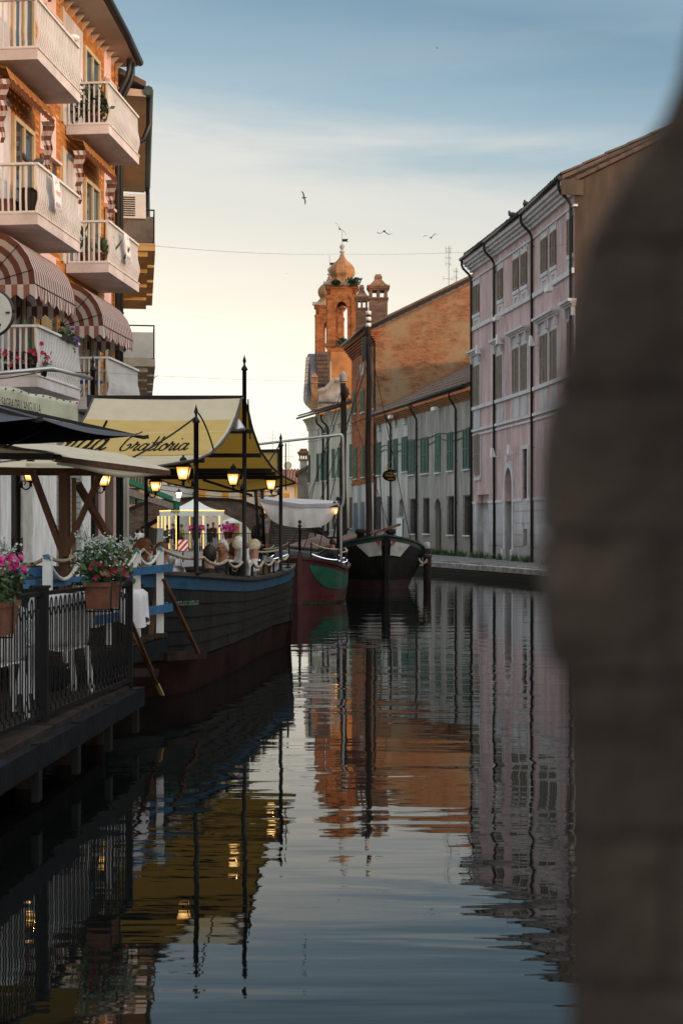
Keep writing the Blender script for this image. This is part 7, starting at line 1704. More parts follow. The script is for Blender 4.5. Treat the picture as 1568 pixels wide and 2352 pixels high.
# ---- motorcycle / scooter parked on the promenade behind the diners
sc_ = thing('parked_scooter', 'dark parked motorcycle with windscreen on the promenade behind the diners', 'motorcycle', (WX(360, 46), 46, .5)); X0, Y0 = WX(362, 46), 46.
m_bike = M('bike_black', (.02, .02, .022), .25); mb = MB()
for dy in (-.55, .75): MB().tube([V((X0 + .05 * dy, Y0 + dy + .28 * math.cos(k * math.pi / 10), .80 + .28 * math.sin(k * math.pi / 10))) for k in range(21)], .06, 8).build('wheel', m_bike, sc_)
MB().ball((X0, Y0 + .1, 1.15), .3, 12, sc=(.55, 1.5, .8)).build('body', m_bike, sc_); MB().ball((X0, Y0 + .45, 1.38), .2, 10, sc=(.7, 1.7, .45)).build('seat', m_bike, sc_)
mb = MB(); mb.tube([(X0, Y0 - .5, .85), (X0, Y0 - .35, 1.5)], .04, 6); mb.tube([(X0 - .36, Y0 - .25, 1.62), (X0, Y0 - .35, 1.5), (X0 + .36, Y0 - .25, 1.62)], .025, 6); mb.build('handlebar', m_steel, sc_)
MB().grid(lambda u, v: V((X0 - .24 + .48 * u, Y0 - .5 - .12 * math.sin(math.pi * u) + .2 * v, 1.35 + .55 * v)), 8, 6).build('windscreen', m_glass, sc_); MB().ball((X0, Y0 + .95, 1.45), .2, 10, sc=(1, .8, .8)).build('top_box', m_bike, sc_)
for s in (-1, 1): MB().tube([(X0 + s * .36, Y0 - .25, 1.62), (X0 + s * .4, Y0 - .3, 1.8)], .012, 5).ball((X0 + s * .4, Y0 - .3, 1.84), .06, 8, sc=(1, .4, .7)).build('mirror', m_steel, sc_)

# ------------------------------------------------------------------ PEOPLE
m_skin = M('skin', (.40, .21, .14), .55, .08, 8.); m_skinr = M('ruddy_skin', (.36, .16, .10), .55, .08, 8.); m_eye = M('eye', (.02, .015, .012), .3); m_lip = M('lip', (.25, .08, .07), .5)
HM = {'grey': M('grey_hair', (.55, .54, .52), .7, .15, 40.), 'white': M('white_hair', (.74, .72, .68), .7, .15, 40.), 'blond': M('blond_hair', (.60, .52, .38), .7, .2, 40.), 'dark': M('dark_hair', (.018, .012, .010), .6, .2, 40.), 'brown': M('brown_hair', (.085, .04, .018), .6, .2, 40.), 'auburn': M('auburn_hair', (.13, .045, .015), .6, .2, 40.)}
CM = {}
def clothm(n, c):
    if n not in CM: CM[n] = M(n + '_garment', c, .85, .1, 6., .2)
    return CM[n]
def head_pts(mb, c, rot, s=1.):
    """head of about 0.235 m with brow, nose, chin and ears, looking along +Y before rot"""
    n, k = 20, 16; vs = []
    def rad(th, ph):
        x, y, z = math.sin(ph) * math.cos(th), math.sin(ph) * math.sin(th), math.cos(ph)
        p = V((x * .074, y * .092 - .004, z * .117))
        if z < 0:
            t = -z; p.x *= 1 - .30 * t; p.y = p.y * (1 - .16 * t) + .012 * t
        if y > 0:
            g = lambda cx, cz, w, h: math.exp(-((x - cx) / w) ** 2 - ((z - cz) / h) ** 2)
            p.y += .024 * g(0, -.20, .13, .17) + .010 * g(0, -.05, .12, .2) + .007 * g(0, .22, .6, .12) - .011 * (g(.38, .04, .18, .12) + g(-.38, .04, .18, .12)) + .008 * g(0, -.52, .3, .08) + .012 * g(0, -.85, .35, .14)
        return p * s
    vs = [rad(2 * math.pi * j / n, math.pi * i / k) for i in range(1, k) for j in range(n)]; m = k - 1
    fs = [(i * n + j, i * n + (j + 1) % n, (i + 1) * n + (j + 1) % n, (i + 1) * n + j) for i in range(m - 1) for j in range(n)]
    vs += [rad(0, 0), rad(0, math.pi)]; fs += [(m * n, j, (j + 1) % n) for j in range(n)] + [(m * n + 1, (m - 1) * n + (j + 1) % n, (m - 1) * n + j) for j in range(n)]
    mb.add([c + rot @ v for v in vs], fs, 0, True)
    for sx in (-1, 1):
        e = MB().ball((0, 0, 0), .03 * s, 8, sc=(.35, .6, 1)); mb.add([c + rot @ (V((sx * .074, -.008, -.01)) * s + v) for v in e.v], e.f, 0, True)
def hair_cap(mb, c, rot, style, s=1., seed=0):
    rr = random.Random(seed); n, k = 24, 14; vs = []
    lo = {'short': .62, 'bob': .86, 'long': .9, 'curly': .74}[style]; vol = {'short': .011, 'bob': .014, 'long': .014, 'curly': .032}[style]
    for i in range(k + 1):
        for j in range(n):
            th = 2 * math.pi * j / n; y = math.sin(th); front = max(0, y)
            ph = math.pi * i / k * (lo - .33 * front ** 1.4 * (lo / .62) ** .6 + .10 * max(0, -y)); x_, y_, z_ = math.sin(ph) * math.cos(th), math.sin(ph) * y, math.cos(ph)
            w = vol * (1 + (.9 if style == 'curly' else .25) * noise.noise(V((x_ * 4 + seed, y_ * 4, z_ * 4)))) * (1 if i < k else .1)
            vs.append(V((x_ * (.074 + w), y_ * (.092 + w) - .006, z_ * (.117 + w * .8))) * s)
    fs = [(i * n + j, i * n + (j + 1) % n, (i + 1) * n + (j + 1) % n, (i + 1) * n + j) for i in range(k) for j in range(n)]
    mb.add([c + rot @ v for v in vs], fs, 0, True)
    if style == 'long':
        mb.tube([c + rot @ (V(q) * s) for q in ((0, -.075, .05), (0, -.105, -.05), (.01, -.11, -.18), (.02, -.10, -.32), (.03, -.08, -.42))], [.05, .075, .08, .065, .02], 10)
def finger_hand(mb, wrist, d, palm_n, s=1., curl=.5):
    """palm and five bent fingers"""
    d = V(d).normalized(); pn = (V(palm_n) - d * V(palm_n).dot(d)).normalized(); sd = d.cross(pn)
    P = lambda a, b, c_: V(wrist) + (d * a + sd * b + pn * c_) * s
    mb.tube([P(-.01, 0, 0), P(.03, 0, 0), P(.075, .002, 0), P(.09, .003, 0)], [.026 * s, .038 * s, .042 * s, .03 * s], 8, flat=.5)
    for k, (b, L_) in enumerate(((-.030, .068), (-.010, .078), (.011, .073), (.030, .058))):
        q = P(.08, b, 0); a1 = curl * .6; pts = [q]; an = 0
        for seg in (.45, .32, .23): an += a1; pts.append(pts[-1] + (d * math.cos(an) + pn * math.sin(an)) * L_ * seg * s)
        mb.tube(pts, [.0095 * s, .009 * s, .008 * s, .006 * s], 6)
    mb.tube([P(.015, -.03, .008), P(.045, -.055, .02), P(.075, -.06, .035)], [.013 * s, .011 * s, .007 * s], 6)
def person(loc, yaw, label, hair, style, shirt, arms=None, headyaw=0., pitch=0., stand=False, glasses=False, skin=None, group=None, lean=.0, long_sleeve=True, mask=False, trousers=(.02, .022, .03), scale=1.):
    """one continuous body (remeshed) with clothing and hair as children; origin at the seat or the feet"""
    t = thing('person', label, 'person', loc, group); RZ = Matrix.Rotation(yaw, 3, 'Z'); s = scale; L0 = V(loc)
    hz = .86 if stand else .45
    ln = lambda p: V((p[0], p[1] + (p[2] - hz) * lean, p[2])); T = lambda p: L0 + RZ @ (ln(p) * s)
    hip, chest, neck, hd = hz + .05, hz + .38, hz + .585, hz + .755
    sh = .185
    arms = arms or {}
    jl = {}
    for sx in (-1, 1):
        el, ha = arms.get(sx, ((sx * .25, .10, hz + .25), (sx * .14, .34, hz + .27))); jl[sx] = ((sx * sh, 0, hz + .50), el, ha)
    body = MB(); body.tube([T((0, 0, hip - .06)), T((0, 0, hip + .12)), T((0, .01, chest)), T((0, 0, hz + .50)), T((0, 0, neck - .03))], [.145 * s, .125 * s, .145 * s, .12 * s, .055 * s], 12)
    for sx in (-1, 1): body.ball(T((sx * .12, 0, hz + .49)), .075 * s, 10)
    body.tube([T((0, 0, neck - .08)), T((0, .01, neck + .03)), T((0, .02, hd - .04))], [.070 * s, .062 * s, .062 * s], 10)
    hrot = RZ @ Matrix.Rotation(headyaw, 3, 'Z') @ Matrix.Rotation(pitch, 3, 'X'); hc = T((0, .03, hd + .02))
    head_pts(body, hc, hrot, s)
    for sx in (-1, 1):
        a, e, h = (T(q) for q in jl[sx]); body.tube([a, a.lerp(e, .5), e, e.lerp(h, .5), h], [.052 * s, .046 * s, .038 * s, .036 * s, .026 * s], 10); finger_hand(body, h, h - e, RZ @ V((-sx * .6, 0, -.6)), s * .95)
        if stand: body.tube([T((sx * .09, 0, hip)), T((sx * .10, .01, .48)), T((sx * .10, 0, .08)), T((sx * .10, .16, .03))], [.085 * s, .058 * s, .038 * s, .035 * s], 10)
        else: body.tube([T((sx * .09, .0, hip - .03)), T((sx * .10, .42, hz + .04)), T((sx * .10, .44, .08)), T((sx * .10, .58, .03))], [.085 * s, .062 * s, .04 * s, .035 * s], 10)
    body.build('body', skin or m_skin, t, remesh=.0085)
    g = MB(); g.tube([T((0, 0, hip - .10)), T((0, 0, hip + .10)), T((0, .01, chest)), T((0, 0, hz + .515)), T((0, .0, neck - .035)), T((0, .005, neck + .012))], [.165 * s, .15 * s, .168 * s, .135 * s, .074 * s, .064 * s], 14)
    for sx in (-1, 1):
        a, e, h = (T(q) for q in jl[sx]); g.ball(T((sx * .13, 0, hz + .485)), .088 * s, 10)
        if long_sleeve: g.tube([a, a.lerp(e, .5), e, e.lerp(h, .55), e.lerp(h, .9)], [.07 * s, .062 * s, .054 * s, .048 * s, .042 * s], 10)
        else: g.tube([a, a.lerp(e, .4), a.lerp(e, .62)], [.07 * s, .062 * s, .06 * s], 10)
    g.build('shirt', shirt, t, remesh=.012)
    tr = MB()
    for sx in (-1, 1):
        if stand: tr.tube([T((sx * .08, 0, hip)), T((sx * .10, .01, .48)), T((sx * .10, 0, .10))], [.115 * s, .078 * s, .06 * s], 10)
        else: tr.tube([T((sx * .08, -.02, hip - .02)), T((sx * .10, .42, hz + .04)), T((sx * .10, .45, hz - .04)), T((sx * .10, .44, .10))], [.115 * s, .082 * s, .075 * s, .06 * s], 10)
    tr.build('trousers', clothm('dark_trousers', trousers), t, remesh=.014)
    h = MB(); hair_cap(h, hc, hrot, style, s, hash(label) % 97 if False else len(label)); h.build('hair', HM[hair], t)
    for sx in (-1, 1): MB().ball(hc + hrot @ (V((sx * .030, .079, .004)) * s), .010 * s, 6, sc=(1, .6, .55)).build('eye', m_eye, t)
    mo = MB(); mo.ball((0, 0, 0), .02 * s, 8, sc=(1.1, .4, .3)); mo.v = [hc + hrot @ (V((0, .084, -.061)) * s + v) for v in mo.v]; mo.build('mouth', m_lip, t)
    eb = MB()
    for sx in (-1, 1): eb.tube([hc + hrot @ (V(q) * s) for q in ((sx * .015, .090, .026), (sx * .032, .089, .031), (sx * .048, .078, .026))], .004 * s, 5)
    eb.build('eyebrows', HM[hair], t)
    if glasses:
        gl = MB()
        for sx in (-1, 1): gl.tube([hc + hrot @ (V((sx * .032 + .023 * math.cos(k), .098, .004 + .016 * math.sin(k))) * s) for k in [2 * math.pi * q / 12 for q in range(13)]], .003, 5); gl.tube([hc + hrot @ (V(q) * s) for q in ((sx * .055, .094, .006), (sx * .076, .0, .012))], .003, 5)
        gl.tube([hc + hrot @ (V((x, .102, .008)) * s) for x in (-.01, .01)], .003, 5); gl.build('glasses', m_iron, t)
    if mask:
        mk = MB(); mk.ball((0, 0, 0), .045 * s, 10, sc=(1.1, .55, .8)); mk.v = [hc + hrot @ (V((0, .066, -.055)) * s + v) for v in mk.v]; mk.build('face_mask', m_petm, t)
    return t
def seat_at(x, yhead, Y, yaw, label, *a, s=None, hzs=1.335, **k):
    s = s or (1.07 if Y < 23 else 1.)
    """seats a person so that the crown of the head is at survey point (x, yhead)"""
    zt_ = WZ(yhead, Y); z = zt_ - hzs * s; return person((WX(x, Y), Y, z), yaw, label, *a, scale=s, **k)
rad = math.radians
gd = 'diners on the restaurant boat'
def ins(x, need):
    Y = gun_at(x).y
    while Y < 23.6:
        k = max(i for i in range(len(SG)) if SG[i].y <= Y); k = min(k, len(SG) - 2); t = (Y - SG[k].y) / (SG[k + 1].y - SG[k].y)
        if SG[k].x + (SG[k + 1].x - SG[k].x) * t - WX(x, Y) >= need: return Y
        Y += .05
    return Y
seat_at(513, 1240, ins(513, .40), rad(158), 'grey haired man in dark jacket facing the camera, hand at chin', 'grey', 'short', clothm('navy', (.012, .014, .02)), arms={-1: ((-.25, .2, .70), (-.04, .26, .86)), 1: ((.26, .14, .70), (.12, .36, .72))}, headyaw=rad(12), group=gd, skin=m_skinr, s=1.08)
seat_at(481, 1253, ins(481, .42), rad(-5), 'dark haired diner in black seen from behind beside the left pole', 'dark', 'bob', clothm('black', (.009, .009, .010)), group=gd)
seat_at(549, 1233, ins(549, .40), rad(25), 'white haired man in white shirt lifting a napkin behind the middle pole', 'white', 'short', clothm('white_shirt', (.58, .58, .62)), arms={-1: ((-.28, .12, .70), (-.20, .30, .98)), 1: ((.27, .12, .68), (.2, .36, .72))}, group=gd)
seat_at(585, 1240, ins(585, .40), rad(5), 'pale blond diner with glasses and white shirt, head bowed, right of the middle pole', 'blond', 'short', clothm('white_shirt', (.58, .58, .62)), glasses=True, pitch=rad(-22), group=gd, lean=.12, headyaw=rad(-55))
seat_at(538, 1248, 21.6, rad(40), 'brown haired diner half hidden behind the grey haired man', 'brown', 'short', clothm('black', (.009, .009, .010)), group=gd)
seat_at(325, 1242, 17.4, rad(-110), 'curly haired diner with glasses and red shirt between the white posts', 'auburn', 'curly', clothm('red_shirt', (.34, .015, .02)), glasses=True, group=gd, skin=m_skinr)
seat_at(367, 1247, 18., rad(-60), 'brown haired diner in navy seen from behind at the white post', 'auburn', 'short', clothm('navy', (.012, .014, .02)), group=gd, skin=m_skinr)
seat_at(204, 1251, 16.4, rad(-20), 'dark brown haired diner seen from behind beside the timber post', 'brown', 'bob', clothm('black', (.009, .009, .010)), group=gd)
seat_at(275, 1250, 19.5, rad(-80), 'brown haired diner under the slanting timber brace', 'auburn', 'bob', clothm('brown_coat', (.06, .035, .025)), group=gd)
seat_at(278, 1263, 16.3, rad(-15), 'grey brown haired diner behind the white blossom', 'brown', 'curly', clothm('black', (.009, .009, .010)), group=gd)
seat_at(300, 1253, 20., rad(-60), 'grey haired diner between the brown and the curly haired heads', 'grey', 'short', clothm('brown_coat', (.06, .035, .025)), group=gd)
# waitress standing, boy on the red boat
seat_at(592, 1202, 39.6, rad(-75), 'standing waitress in black with long dark hair and pink mask', 'dark', 'long', clothm('black', (.009, .009, .010)), stand=True, hzs=1.745, s=.97, arms={-1: ((-.24, .06, 1.12), (-.02, .26, 1.12)), 1: ((.25, .04, 1.12), (.06, .26, 1.08))}, long_sleeve=False, mask=True, pitch=rad(-12))
seat_at(765, 1238, 39.5, rad(60), 'dark haired boy in black seated at the back of the red boat', 'dark', 'short', clothm('black', (.009, .009, .010)), pitch=rad(-15), s=.95)
# small figures around the kiosk
for x, y, Y, yw, hr, c_, lb, st in ((322, 1212, 82, 30, 'dark', (.55, .55, .55), 'small dark haired person in white by the bridge foot', False), (384, 1206, 88, -2, 'dark', (.03, .03, .04), 'dark haired person inside the left of the kiosk', False), (398, 1202, 87, 60, 'brown', (.05, .04, .10), 'person in violet behind the kiosk corner pole', False), (418, 1204, 87, 120, 'auburn', (.34, .25, .04), 'person in mustard inside the kiosk', False), (490, 1200, 89, 160, 'brown', (.10, .03, .02), 'person in dark red at the right of the kiosk', False), (478, 1203, 90, 40, 'dark', (.02, .02, .03), 'person in black at the kiosk table', False), (345, 1199, 100, 10, 'dark', (.02, .22, .24), 'person in teal standing under the arch', True)):
    seat_at(x, y, Y, rad(yw), lb, hr, 'short', clothm('crowd_%d' % x, c_), group='people around the kiosk', stand=st, hzs=1.80 if st else 1.335)
m_kit = M('steel_bucket', (.35, .35, .36), .25, .1, 4., metal=.9)
# napkins, ice buckets, glasses on the boat tables
def crumple(c, sx, sz, label, mat=None, seed=0, lean=0.):
    mb = MB(); c = V(c)
    def f(u, v): 
        w = sx * (.35 + .65 * v) * (2 * u - 1); n_ = noise.noise(V((u * 3 + seed, v * 3, .3))); return c + V((w + lean * (1 - v), .10 * n_ + .06 * math.sin(u * 8 + seed) * v, sz * (1 - v) + .03 * n_))
    mb.grid(f, 16, 12); return mb.build('napkin', mat or m_linen, label=label, cat='napkin', group='white napkins on the boat tables', solid=.004)
crumple(W(545, 1325, ins(545, .16)), .17, .40, 'large white napkin held up in front of the middle pole', seed=2, lean=.10); crumple(W(624, 1318, ins(624, .2)), .20, .28, 'white cloth heaped on the table left of the rear pole', seed=5, lean=-.05); crumple(W(410, 1314, 17.2), .10, .16, 'folded pale napkin standing by the glasses at the left pole', seed=9)
def bucket(c, label):
    t = thing('ice_bucket', label, 'ice bucket', c, 'ice buckets'); MB().lathe([(.085, 0), (.115, .22), (.122, .22), (.12, .23), (.105, .2)], c, 14).build('bowl', m_kit, t); q = V(c) + V((0, -.12, .14)); MB().tube([q + V((.035 * math.cos(k), -.01, .035 * math.sin(k))) for k in [2 * math.pi * j / 12 for j in range(13)]], .005, 5).build('ring_handle', m_steel, t)
bucket(W(541, 1329, ins(541, .15)), 'steel ice bucket with ring handle before the napkin'); bucket(W(608, 1322, ins(608, .16)), 'steel ice bucket right of the middle pole')
def wineglass(c, label): return MB().lathe([(.033, 0), (.005, .006), (.004, .07), (.012, .08), (.035, .11), (.036, .15), (.030, .18), (.0285, .18), (.034, .15)], c, 10).build('wine_glass', m_gl, label=label, cat='wine glass', group='glasses on the boat tables')
m_gl = M('clear_glass', (.35, .36, .36), .08, .05, spec=.8)
for x, Y, lb in ((345, 17.0, 'wine glass between the two white posts'), (391, 17.1, 'wine glass left of the folded napkin'), (399, 17.3, 'wine glass just before the folded napkin')): wineglass(W(x, 1311, Y), lb)
# boat tables and chairs, cloths
for x, Y, lb in ((412, 18.1, 'cloth covered table by the left pole'), (540, ins(540, .5), 'cloth covered table behind the middle pole'), (615, ins(615, .5), 'cloth covered table by the rear pole'), (250, 17.4, 'cloth covered table behind the timber post')):
    c = W(x, 1318, Y); t = thing('boat_table', lb, 'table', (c.x, c.y + .15, .44), 'tables on the restaurant boat'); MB().box(c.x - .35, c.x + .35, c.y - .2, c.y + .5, 1.30, 1.325).build('tablecloth', m_linen, t); MB().box(c.x - .04, c.x + .04, c.y + .1, c.y + .2, .44, 1.30).build('leg', m_iron, t)
m_wick = M('wicker', (.20, .135, .07), .8, .2, 20., .4, bscale=90)
for x, Y, lb in ((488, ins(488, .26), 'wicker chair back left of the ice bucket'), (585, ins(585, .28), 'wicker chair back right of the middle pole'), (222, 16.2, 'yellow wicker chair back behind the timber post')):
    c = W(x, 1312, Y); t = thing('wicker_chair', lb, 'chair', (c.x, c.y, .44), 'wicker chairs on the boat')
    MB().box(c.x - .20, c.x + .20, c.y - .02, c.y + .02, .92, 1.36).build('backrest', m_wick, t); MB().box(c.x - .22, c.x + .22, c.y, c.y + .42, .90, .94).build('seat', m_wick, t)
    for sx in (-.19, .19):
        for dy in (.0, .4): MB().box(c.x + sx - .02, c.x + sx + .02, c.y + dy - .02, c.y + dy + .02, .44, .90).build('leg', m_iron, t)
MB().lathe([(.035, 0), (.038, .16), (.014, .22), (.013, .29)], W(604, 1316, ins(604, .3)), 10).build('wine_bottle', m_green, label='green wine bottle beside the cloth on the table', cat='bottle')

# ------------------------------------------------------------------ birds, wires, weeds, sign
def gull(p, span, roll, yaw, label, dihedral=.35, pitch=0., group='birds in the air'):
    t = thing('bird', label, 'bird', p, group); rot = Matrix.Rotation(yaw, 3, 'Z') @ Matrix.Rotation(roll, 3, 'Y') @ Matrix.Rotation(pitch, 3, 'X'); s = span / 2; mb = MB()
    mb.tube([rot @ V(q) * span + V(p) for q in ((0, -.26, .0), (0, -.14, .0), (0, 0, 0), (0, .14, .01), (0, .22, .015), (0, .27, .005))], [span * k for k in (.012, .045, .06, .05, .035, .005)], 8)
    for sx in (-1, 1):
        P_ = [(0, .07, -.07, 0), (.45, .10, -.05, dihedral * .45), (.75, .04, -.10, dihedral * .55), (1., -.10, -.13, dihedral * .30)]; vs = []
        for x, f, b, z in P_: vs += [V((sx * x * s, f * span, z * s)), V((sx * x * s, b * span, z * s)), V((sx * x * s, b * span, z * s - .012 * span)), V((sx * x * s, f * span, z * s - .012 * span))]
        vs = [rot @ v + V(p) for v in vs]; mb.add(vs, [(i * 4 + j, i * 4 + (j + 1) % 4, i * 4 + 4 + (j + 1) % 4, i * 4 + 4 + j) for i in range(3) for j in range(4)] + [(12, 13, 14, 15)])
    mb.build('body', m_bird, t); return t
for x, y, Y, sp, rl, yw, pt, dh, lb in ((698, 454, 55, .55, 75, 20, 60, .1, 'bird with wings edge on, diving left of the tower'), (780, 526, 88, 1.0, 40, 30, 30, .4, 'black bird with spread wings right above the tower vane'), (882, 531, 85, .95, 4, 10, 0, -.6, 'gull with drooped wing tips right of the tower'), (989, 546, 80, .85, -6, -15, 5, .75, 'gull with raised wings, rightmost in the pale sky'), (1003, 110, 90, .25, 10, 60, 0, .3, 'tiny bird speck high in the blue'), (326, 880, 60, .5, 30, 60, 10, .6, 'faint bird beside the balconies, lower of two'), (352, 869, 62, .45, -30, 30, 20, .1, 'faint bird beside the balconies, upper of two'), (659, 628, 95, .2, 0, 0, 0, .3, 'bird speck left of the onion cap')):
    gull(W(x, y, Y), sp, rad(rl), rad(yw), lb, dh, rad(pt))
def pigeon(p, yaw, label, s=1., up=.5):
    t = thing('pigeon', label, 'pigeon', p, 'pigeons perched on houses'); rot = Matrix.Rotation(yaw, 3, 'Z'); mb = MB(); q = lambda v: V(p) + rot @ (V(v) * s)
    mb.tube([q((0, -.22, .02)), q((0, -.15, .06)), q((0, -.08, .09)), q((0, .02, .10)), q((0, .08, .12)), q((0, .10, .16)), q((0, .105, .20)), q((0, .12, .225)), q((0, .16, .215))], [.014 * s, .04 * s, .075 * s, .092 * s, .078 * s, .052 * s, .042 * s, .036 * s, .004 * s], 10); mb.build('body', m_bird, t)
    lg = MB()
    for sx in (-.025, .025): lg.tube([q((sx, .0, .06)), q((sx, .01, 0))], .006 * s, 5)
    lg.build('legs', m_terra, t); return t
zr = FL[1] + .225 + .945
pigeon(lf.pt(la(26.85), zr, BD - .22), rad(140), 'grey pigeon preening on the balcony rail corner, left of two', .7); pigeon(lf.pt(la(27.05), zr, BD - .06), rad(-60), 'dark pigeon on the balcony rail corner, right of two', .7)
for x, y, lb in ((1207, 833 - 0, ''),): pass
f = pk[1]; pigeon(f.pt(f.at(1208), H3 + .58, .62), rad(60), 'pigeon on the pink house gutter, left of two', 1.25); f = pk[1]; pigeon(f.pt(f.at(1240) + .0, H3 + .58, .62), rad(10), 'pigeon on the pink house gutter, right of two', 1.25)
def wire(pts, sag, label, r=.012):
    path = []
    for i in range(len(pts) - 1):
        a, b = V(pts[i]), V(pts[i + 1]); path += [a.lerp(b, k / 16) - V((0, 0, sag * 4 * (k / 16) * (1 - k / 16))) for k in range(17)]
    return MB().tube(path, r, 4, smooth=False).build('overhead_wire', m_gutter, label=label, cat='wire')
wire([W(120, 540, 30), W(770, 583, 60), W(1318, 560, 53.4)], .15, 'thin wire crossing the sky past the tower finial', .004); wire([W(150, 850, 30), W(1090, 858, 69.5)], .3, 'thin wire crossing low in the bright sky', .003); wire([W(330, 1108, 118), W(640, 1128, 128)], .3, 'upper wire before the far houses', .03); wire([W(330, 1116, 118), W(640, 1136, 128)], .5, 'lower wire before the far houses', .03)
# oval inn sign on its scroll bracket
sg = thing('oval_sign', 'dark oval hanging sign with gold script on the grey house front', 'sign', W(897, 1092, 84)); c = W(897, 1092, 84); rx, rz_ = 18.5 * 84 / F, 12.5 * 84 / F; ov = [c + V((rx * math.cos(2 * math.pi * k / 32), 0, rz_ * math.sin(2 * math.pi * k / 32))) for k in range(32)]
MB().prism(ov, (0, .06, 0)).build('panel', m_ink, sg); MB().tube([v + V((0, .03, 0)) for v in ov + ov[:1]], .03, 6).build('rim', m_iron, sg)
m_gold = M('gold_script', (.42, .22, .06), .5)
cursive('Cantina', lambda a, b: c + V((a - .24, -.012, b + .09)), m_gold, sg, .2, width=.46) if False else None
cursive('Trattoria', lambda a, b: c + V((a - .34, -.012, b * 1.3 - .06)), m_gold, sg, .22, width=.66); cursive('antica', lambda a, b: c + V((a - .20, -.012, b * 1.2 + .12)), m_gold, sg, .22, width=.40); cursive('cantina', lambda a, b: c + V((a - .2, -.012, b * 1.2 - .24)), m_gold, sg, .22, width=.40)
mb = MB(); mb.tube([c + V((.25 + .55 * math.cos(math.pi * k / 14), 0, .42 + .42 * math.sin(math.pi * k / 14))) for k in range(15)], .018, 6); mb.tube([c + V((-.45, 0, .42)), c + V((1.0, 0, .42))], .018, 6); mb.tube([c + V((1.0, 0, .42)), gf.pt(ga(912), c.z + .42, 0)], .018, 6); mb.tube([c + V((.55 + .16 * (1 - k / 22) * math.cos(k * .5), 0, .55 + .16 * (1 - k / 22) * math.sin(k * .5))) for k in range(20)], .014, 5); mb.build('scroll_bracket', m_gold, sg)
# weeds along the foot of the houses and on the quay edge
wd = MB(); 
for fr_, lst in ((gf, (1.2, 2.1, 3.0, 4.2, 5.2, 6.0, 6.6)), (pk[2], (.8, 2.0, 3.4)), (pk[1], (.6, 2.4, 4.9)), (pk[0], (1., 3.))):
    for s in lst:
        n = R.randint(30, 90)
        for k in range(n):
            p = fr_.pt(s + R.gauss(0, .28), QZ, .08 + abs(R.gauss(0, .12))); h = R.uniform(.08, .42); d = V((R.gauss(0, .3), R.gauss(0, .3), 1)).normalized(); w = V((R.uniform(-1, 1), R.uniform(-1, 1), 0)).normalized() * .022
            wd.add([p - w, p + w, p + d * h * .6 + w * .9, p + d * h], [(0, 1, 2, 3)])
wd.build('wall_weeds', m_leaf, kind='stuff')
gw_ = MB()
for i in range(2, len(REDGE) - 5):
    p, q = V((*REDGE[i], QZ)), V((*REDGE[i + 1], QZ)); n = V((q.y - p.y, p.x - q.x, 0)).normalized(); L_ = (q - p).length
    for k in range(int(L_ * 75)):
        t = R.random(); 
        if noise.noise(V((p.lerp(q, t).y * .8, 0, i))) < -.1: continue
        c = p.lerp(q, t) + n * (.50 + abs(R.gauss(0, .16))); h = R.uniform(.03, .14); d = V((R.gauss(0, .4), R.gauss(0, .4), 1)).normalized(); w = V((R.uniform(-1, 1), R.uniform(-1, 1), 0)).normalized() * .014; gw_.add([c - w, c + w, c + d * h], [(0, 1, 2)])
gw_.build('quay_grass', m_leaf, kind='stuff')
# ------------------------------------------------------------------ brick pier at the photographer's side, very near the lens
pier = thing('brick_pier', 'dark out of focus brick pier filling the right edge of the picture', 'wall', (.16, .5, 0)); YP = .5
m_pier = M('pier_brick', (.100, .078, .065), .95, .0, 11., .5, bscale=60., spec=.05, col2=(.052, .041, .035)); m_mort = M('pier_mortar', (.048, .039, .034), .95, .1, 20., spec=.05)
prof = [(-400, 1700), (-100, 1620), (60, 1590), (180, 1566), (270, 1530), (340, 1484), (430, 1420), (560, 1352), (700, 1322), (850, 1292), (940, 1264), (1000, 1252), (1100, 1243), (1330, 1243), (1470, 1254), (1522, 1268), (1536, 1296), (1700, 1312), (2352, 1314), (2900, 1314)]
def px(y):
    for k in range(len(prof) - 1):
        if prof[k][0] <= y <= prof[k + 1][0]: t = (y - prof[k][0]) / (prof[k + 1][0] - prof[k][0]); return prof[k][1] * (1 - t) + prof[k + 1][1] * t - 8
cuts = [-400, -60, 280, 600, 912, 1226, 1532, 1868, 2190, 2520, 2880]
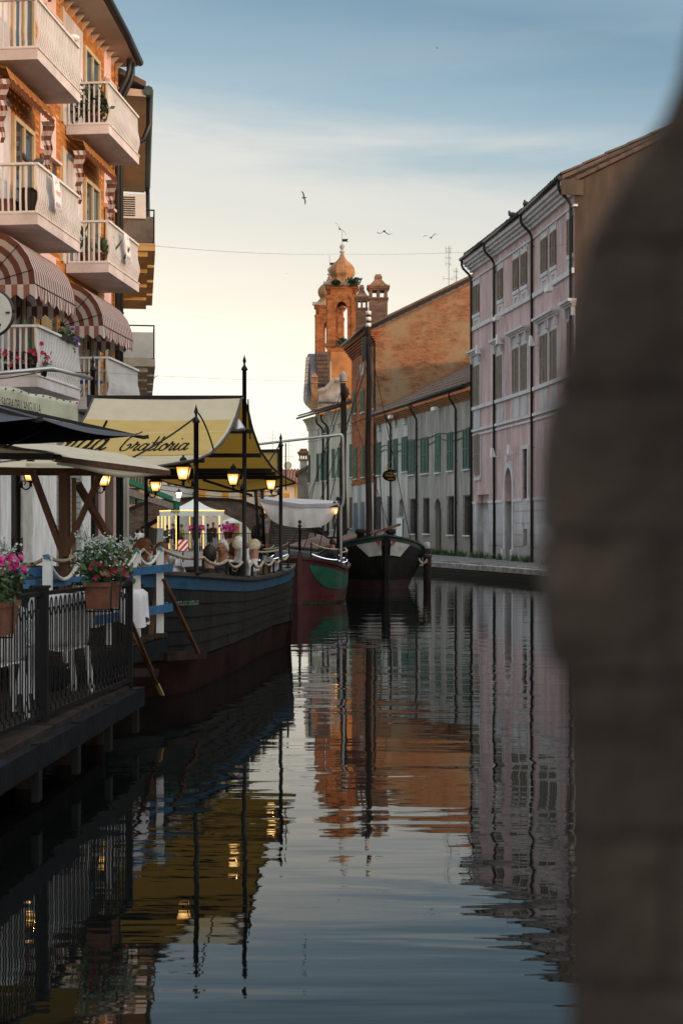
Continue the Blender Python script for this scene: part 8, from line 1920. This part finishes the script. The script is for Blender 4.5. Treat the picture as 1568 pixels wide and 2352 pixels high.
for k in range(len(cuts) - 1):
    y0, y1 = cuts[k] + 9, cuts[k + 1] - 9; ys_ = [y0 + (y1 - y0) * j / 8 for j in range(9)]
    for j, (xa, xb) in enumerate(((None, 1640 - 170 * (k % 2)), (1652 - 170 * (k % 2), 2050 - 170 * (k % 2)), (2062 - 170 * (k % 2), 2460 - 170 * (k % 2)))):
        L_ = [W(px(y) if xa is None else xa, y, YP) for y in ys_]
        if xa is None and px(y0) > xb - 40: continue
        if xa is not None and px(y0) > xb: continue
        if xa is not None: L_ = [W(max(xa, px(y)), y, YP) for y in ys_]
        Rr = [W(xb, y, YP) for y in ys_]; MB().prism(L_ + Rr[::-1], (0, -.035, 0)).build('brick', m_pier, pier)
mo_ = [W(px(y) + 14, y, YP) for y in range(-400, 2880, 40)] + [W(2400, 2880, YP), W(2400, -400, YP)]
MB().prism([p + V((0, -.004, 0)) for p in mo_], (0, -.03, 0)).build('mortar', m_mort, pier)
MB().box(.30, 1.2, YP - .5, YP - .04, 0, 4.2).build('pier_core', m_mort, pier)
# added row house, out of view: blocks the low sun, pale to bounce light
shadeh = thing('shade_row_house', 'plain pale row house added out of view on the right bank to block the low sun', 'house', (14, 12, QZ)); RH = 8.0
rfr = Fr((10.9, -2), (10.9, 40.5), (-1, 0)); hl = [(4 + k * 3.2, 5.1 + k * 3.2, z, z + 1.7) for k in range(12) for z in (1.4, 4.6)]
mb = MB(); wall_holes(mb, rfr, 0, 42.5, 0, RH, hl); mb.hexa([(11.2, -2, 0), (20, -2, 0), (20, 40.5, 0), (11.2, 40.5, 0), (11.2, -2, RH - .01), (20, -2, RH - .01), (20, 40.5, RH - .01), (11.2, 40.5, RH - .01)]); mb.build('wall', m_cream, shadeh)
MB().hexa([(10.5, -2, RH), (15.5, -2, RH + 1.2), (15.5, 40.5, RH + 1.2), (10.5, 40.5, RH), (10.5, -2, RH + .2), (15.5, -2, RH + 1.4), (15.5, 40.5, RH + 1.4), (10.5, 40.5, RH + .2)]).build('roof', m_roof, shadeh)
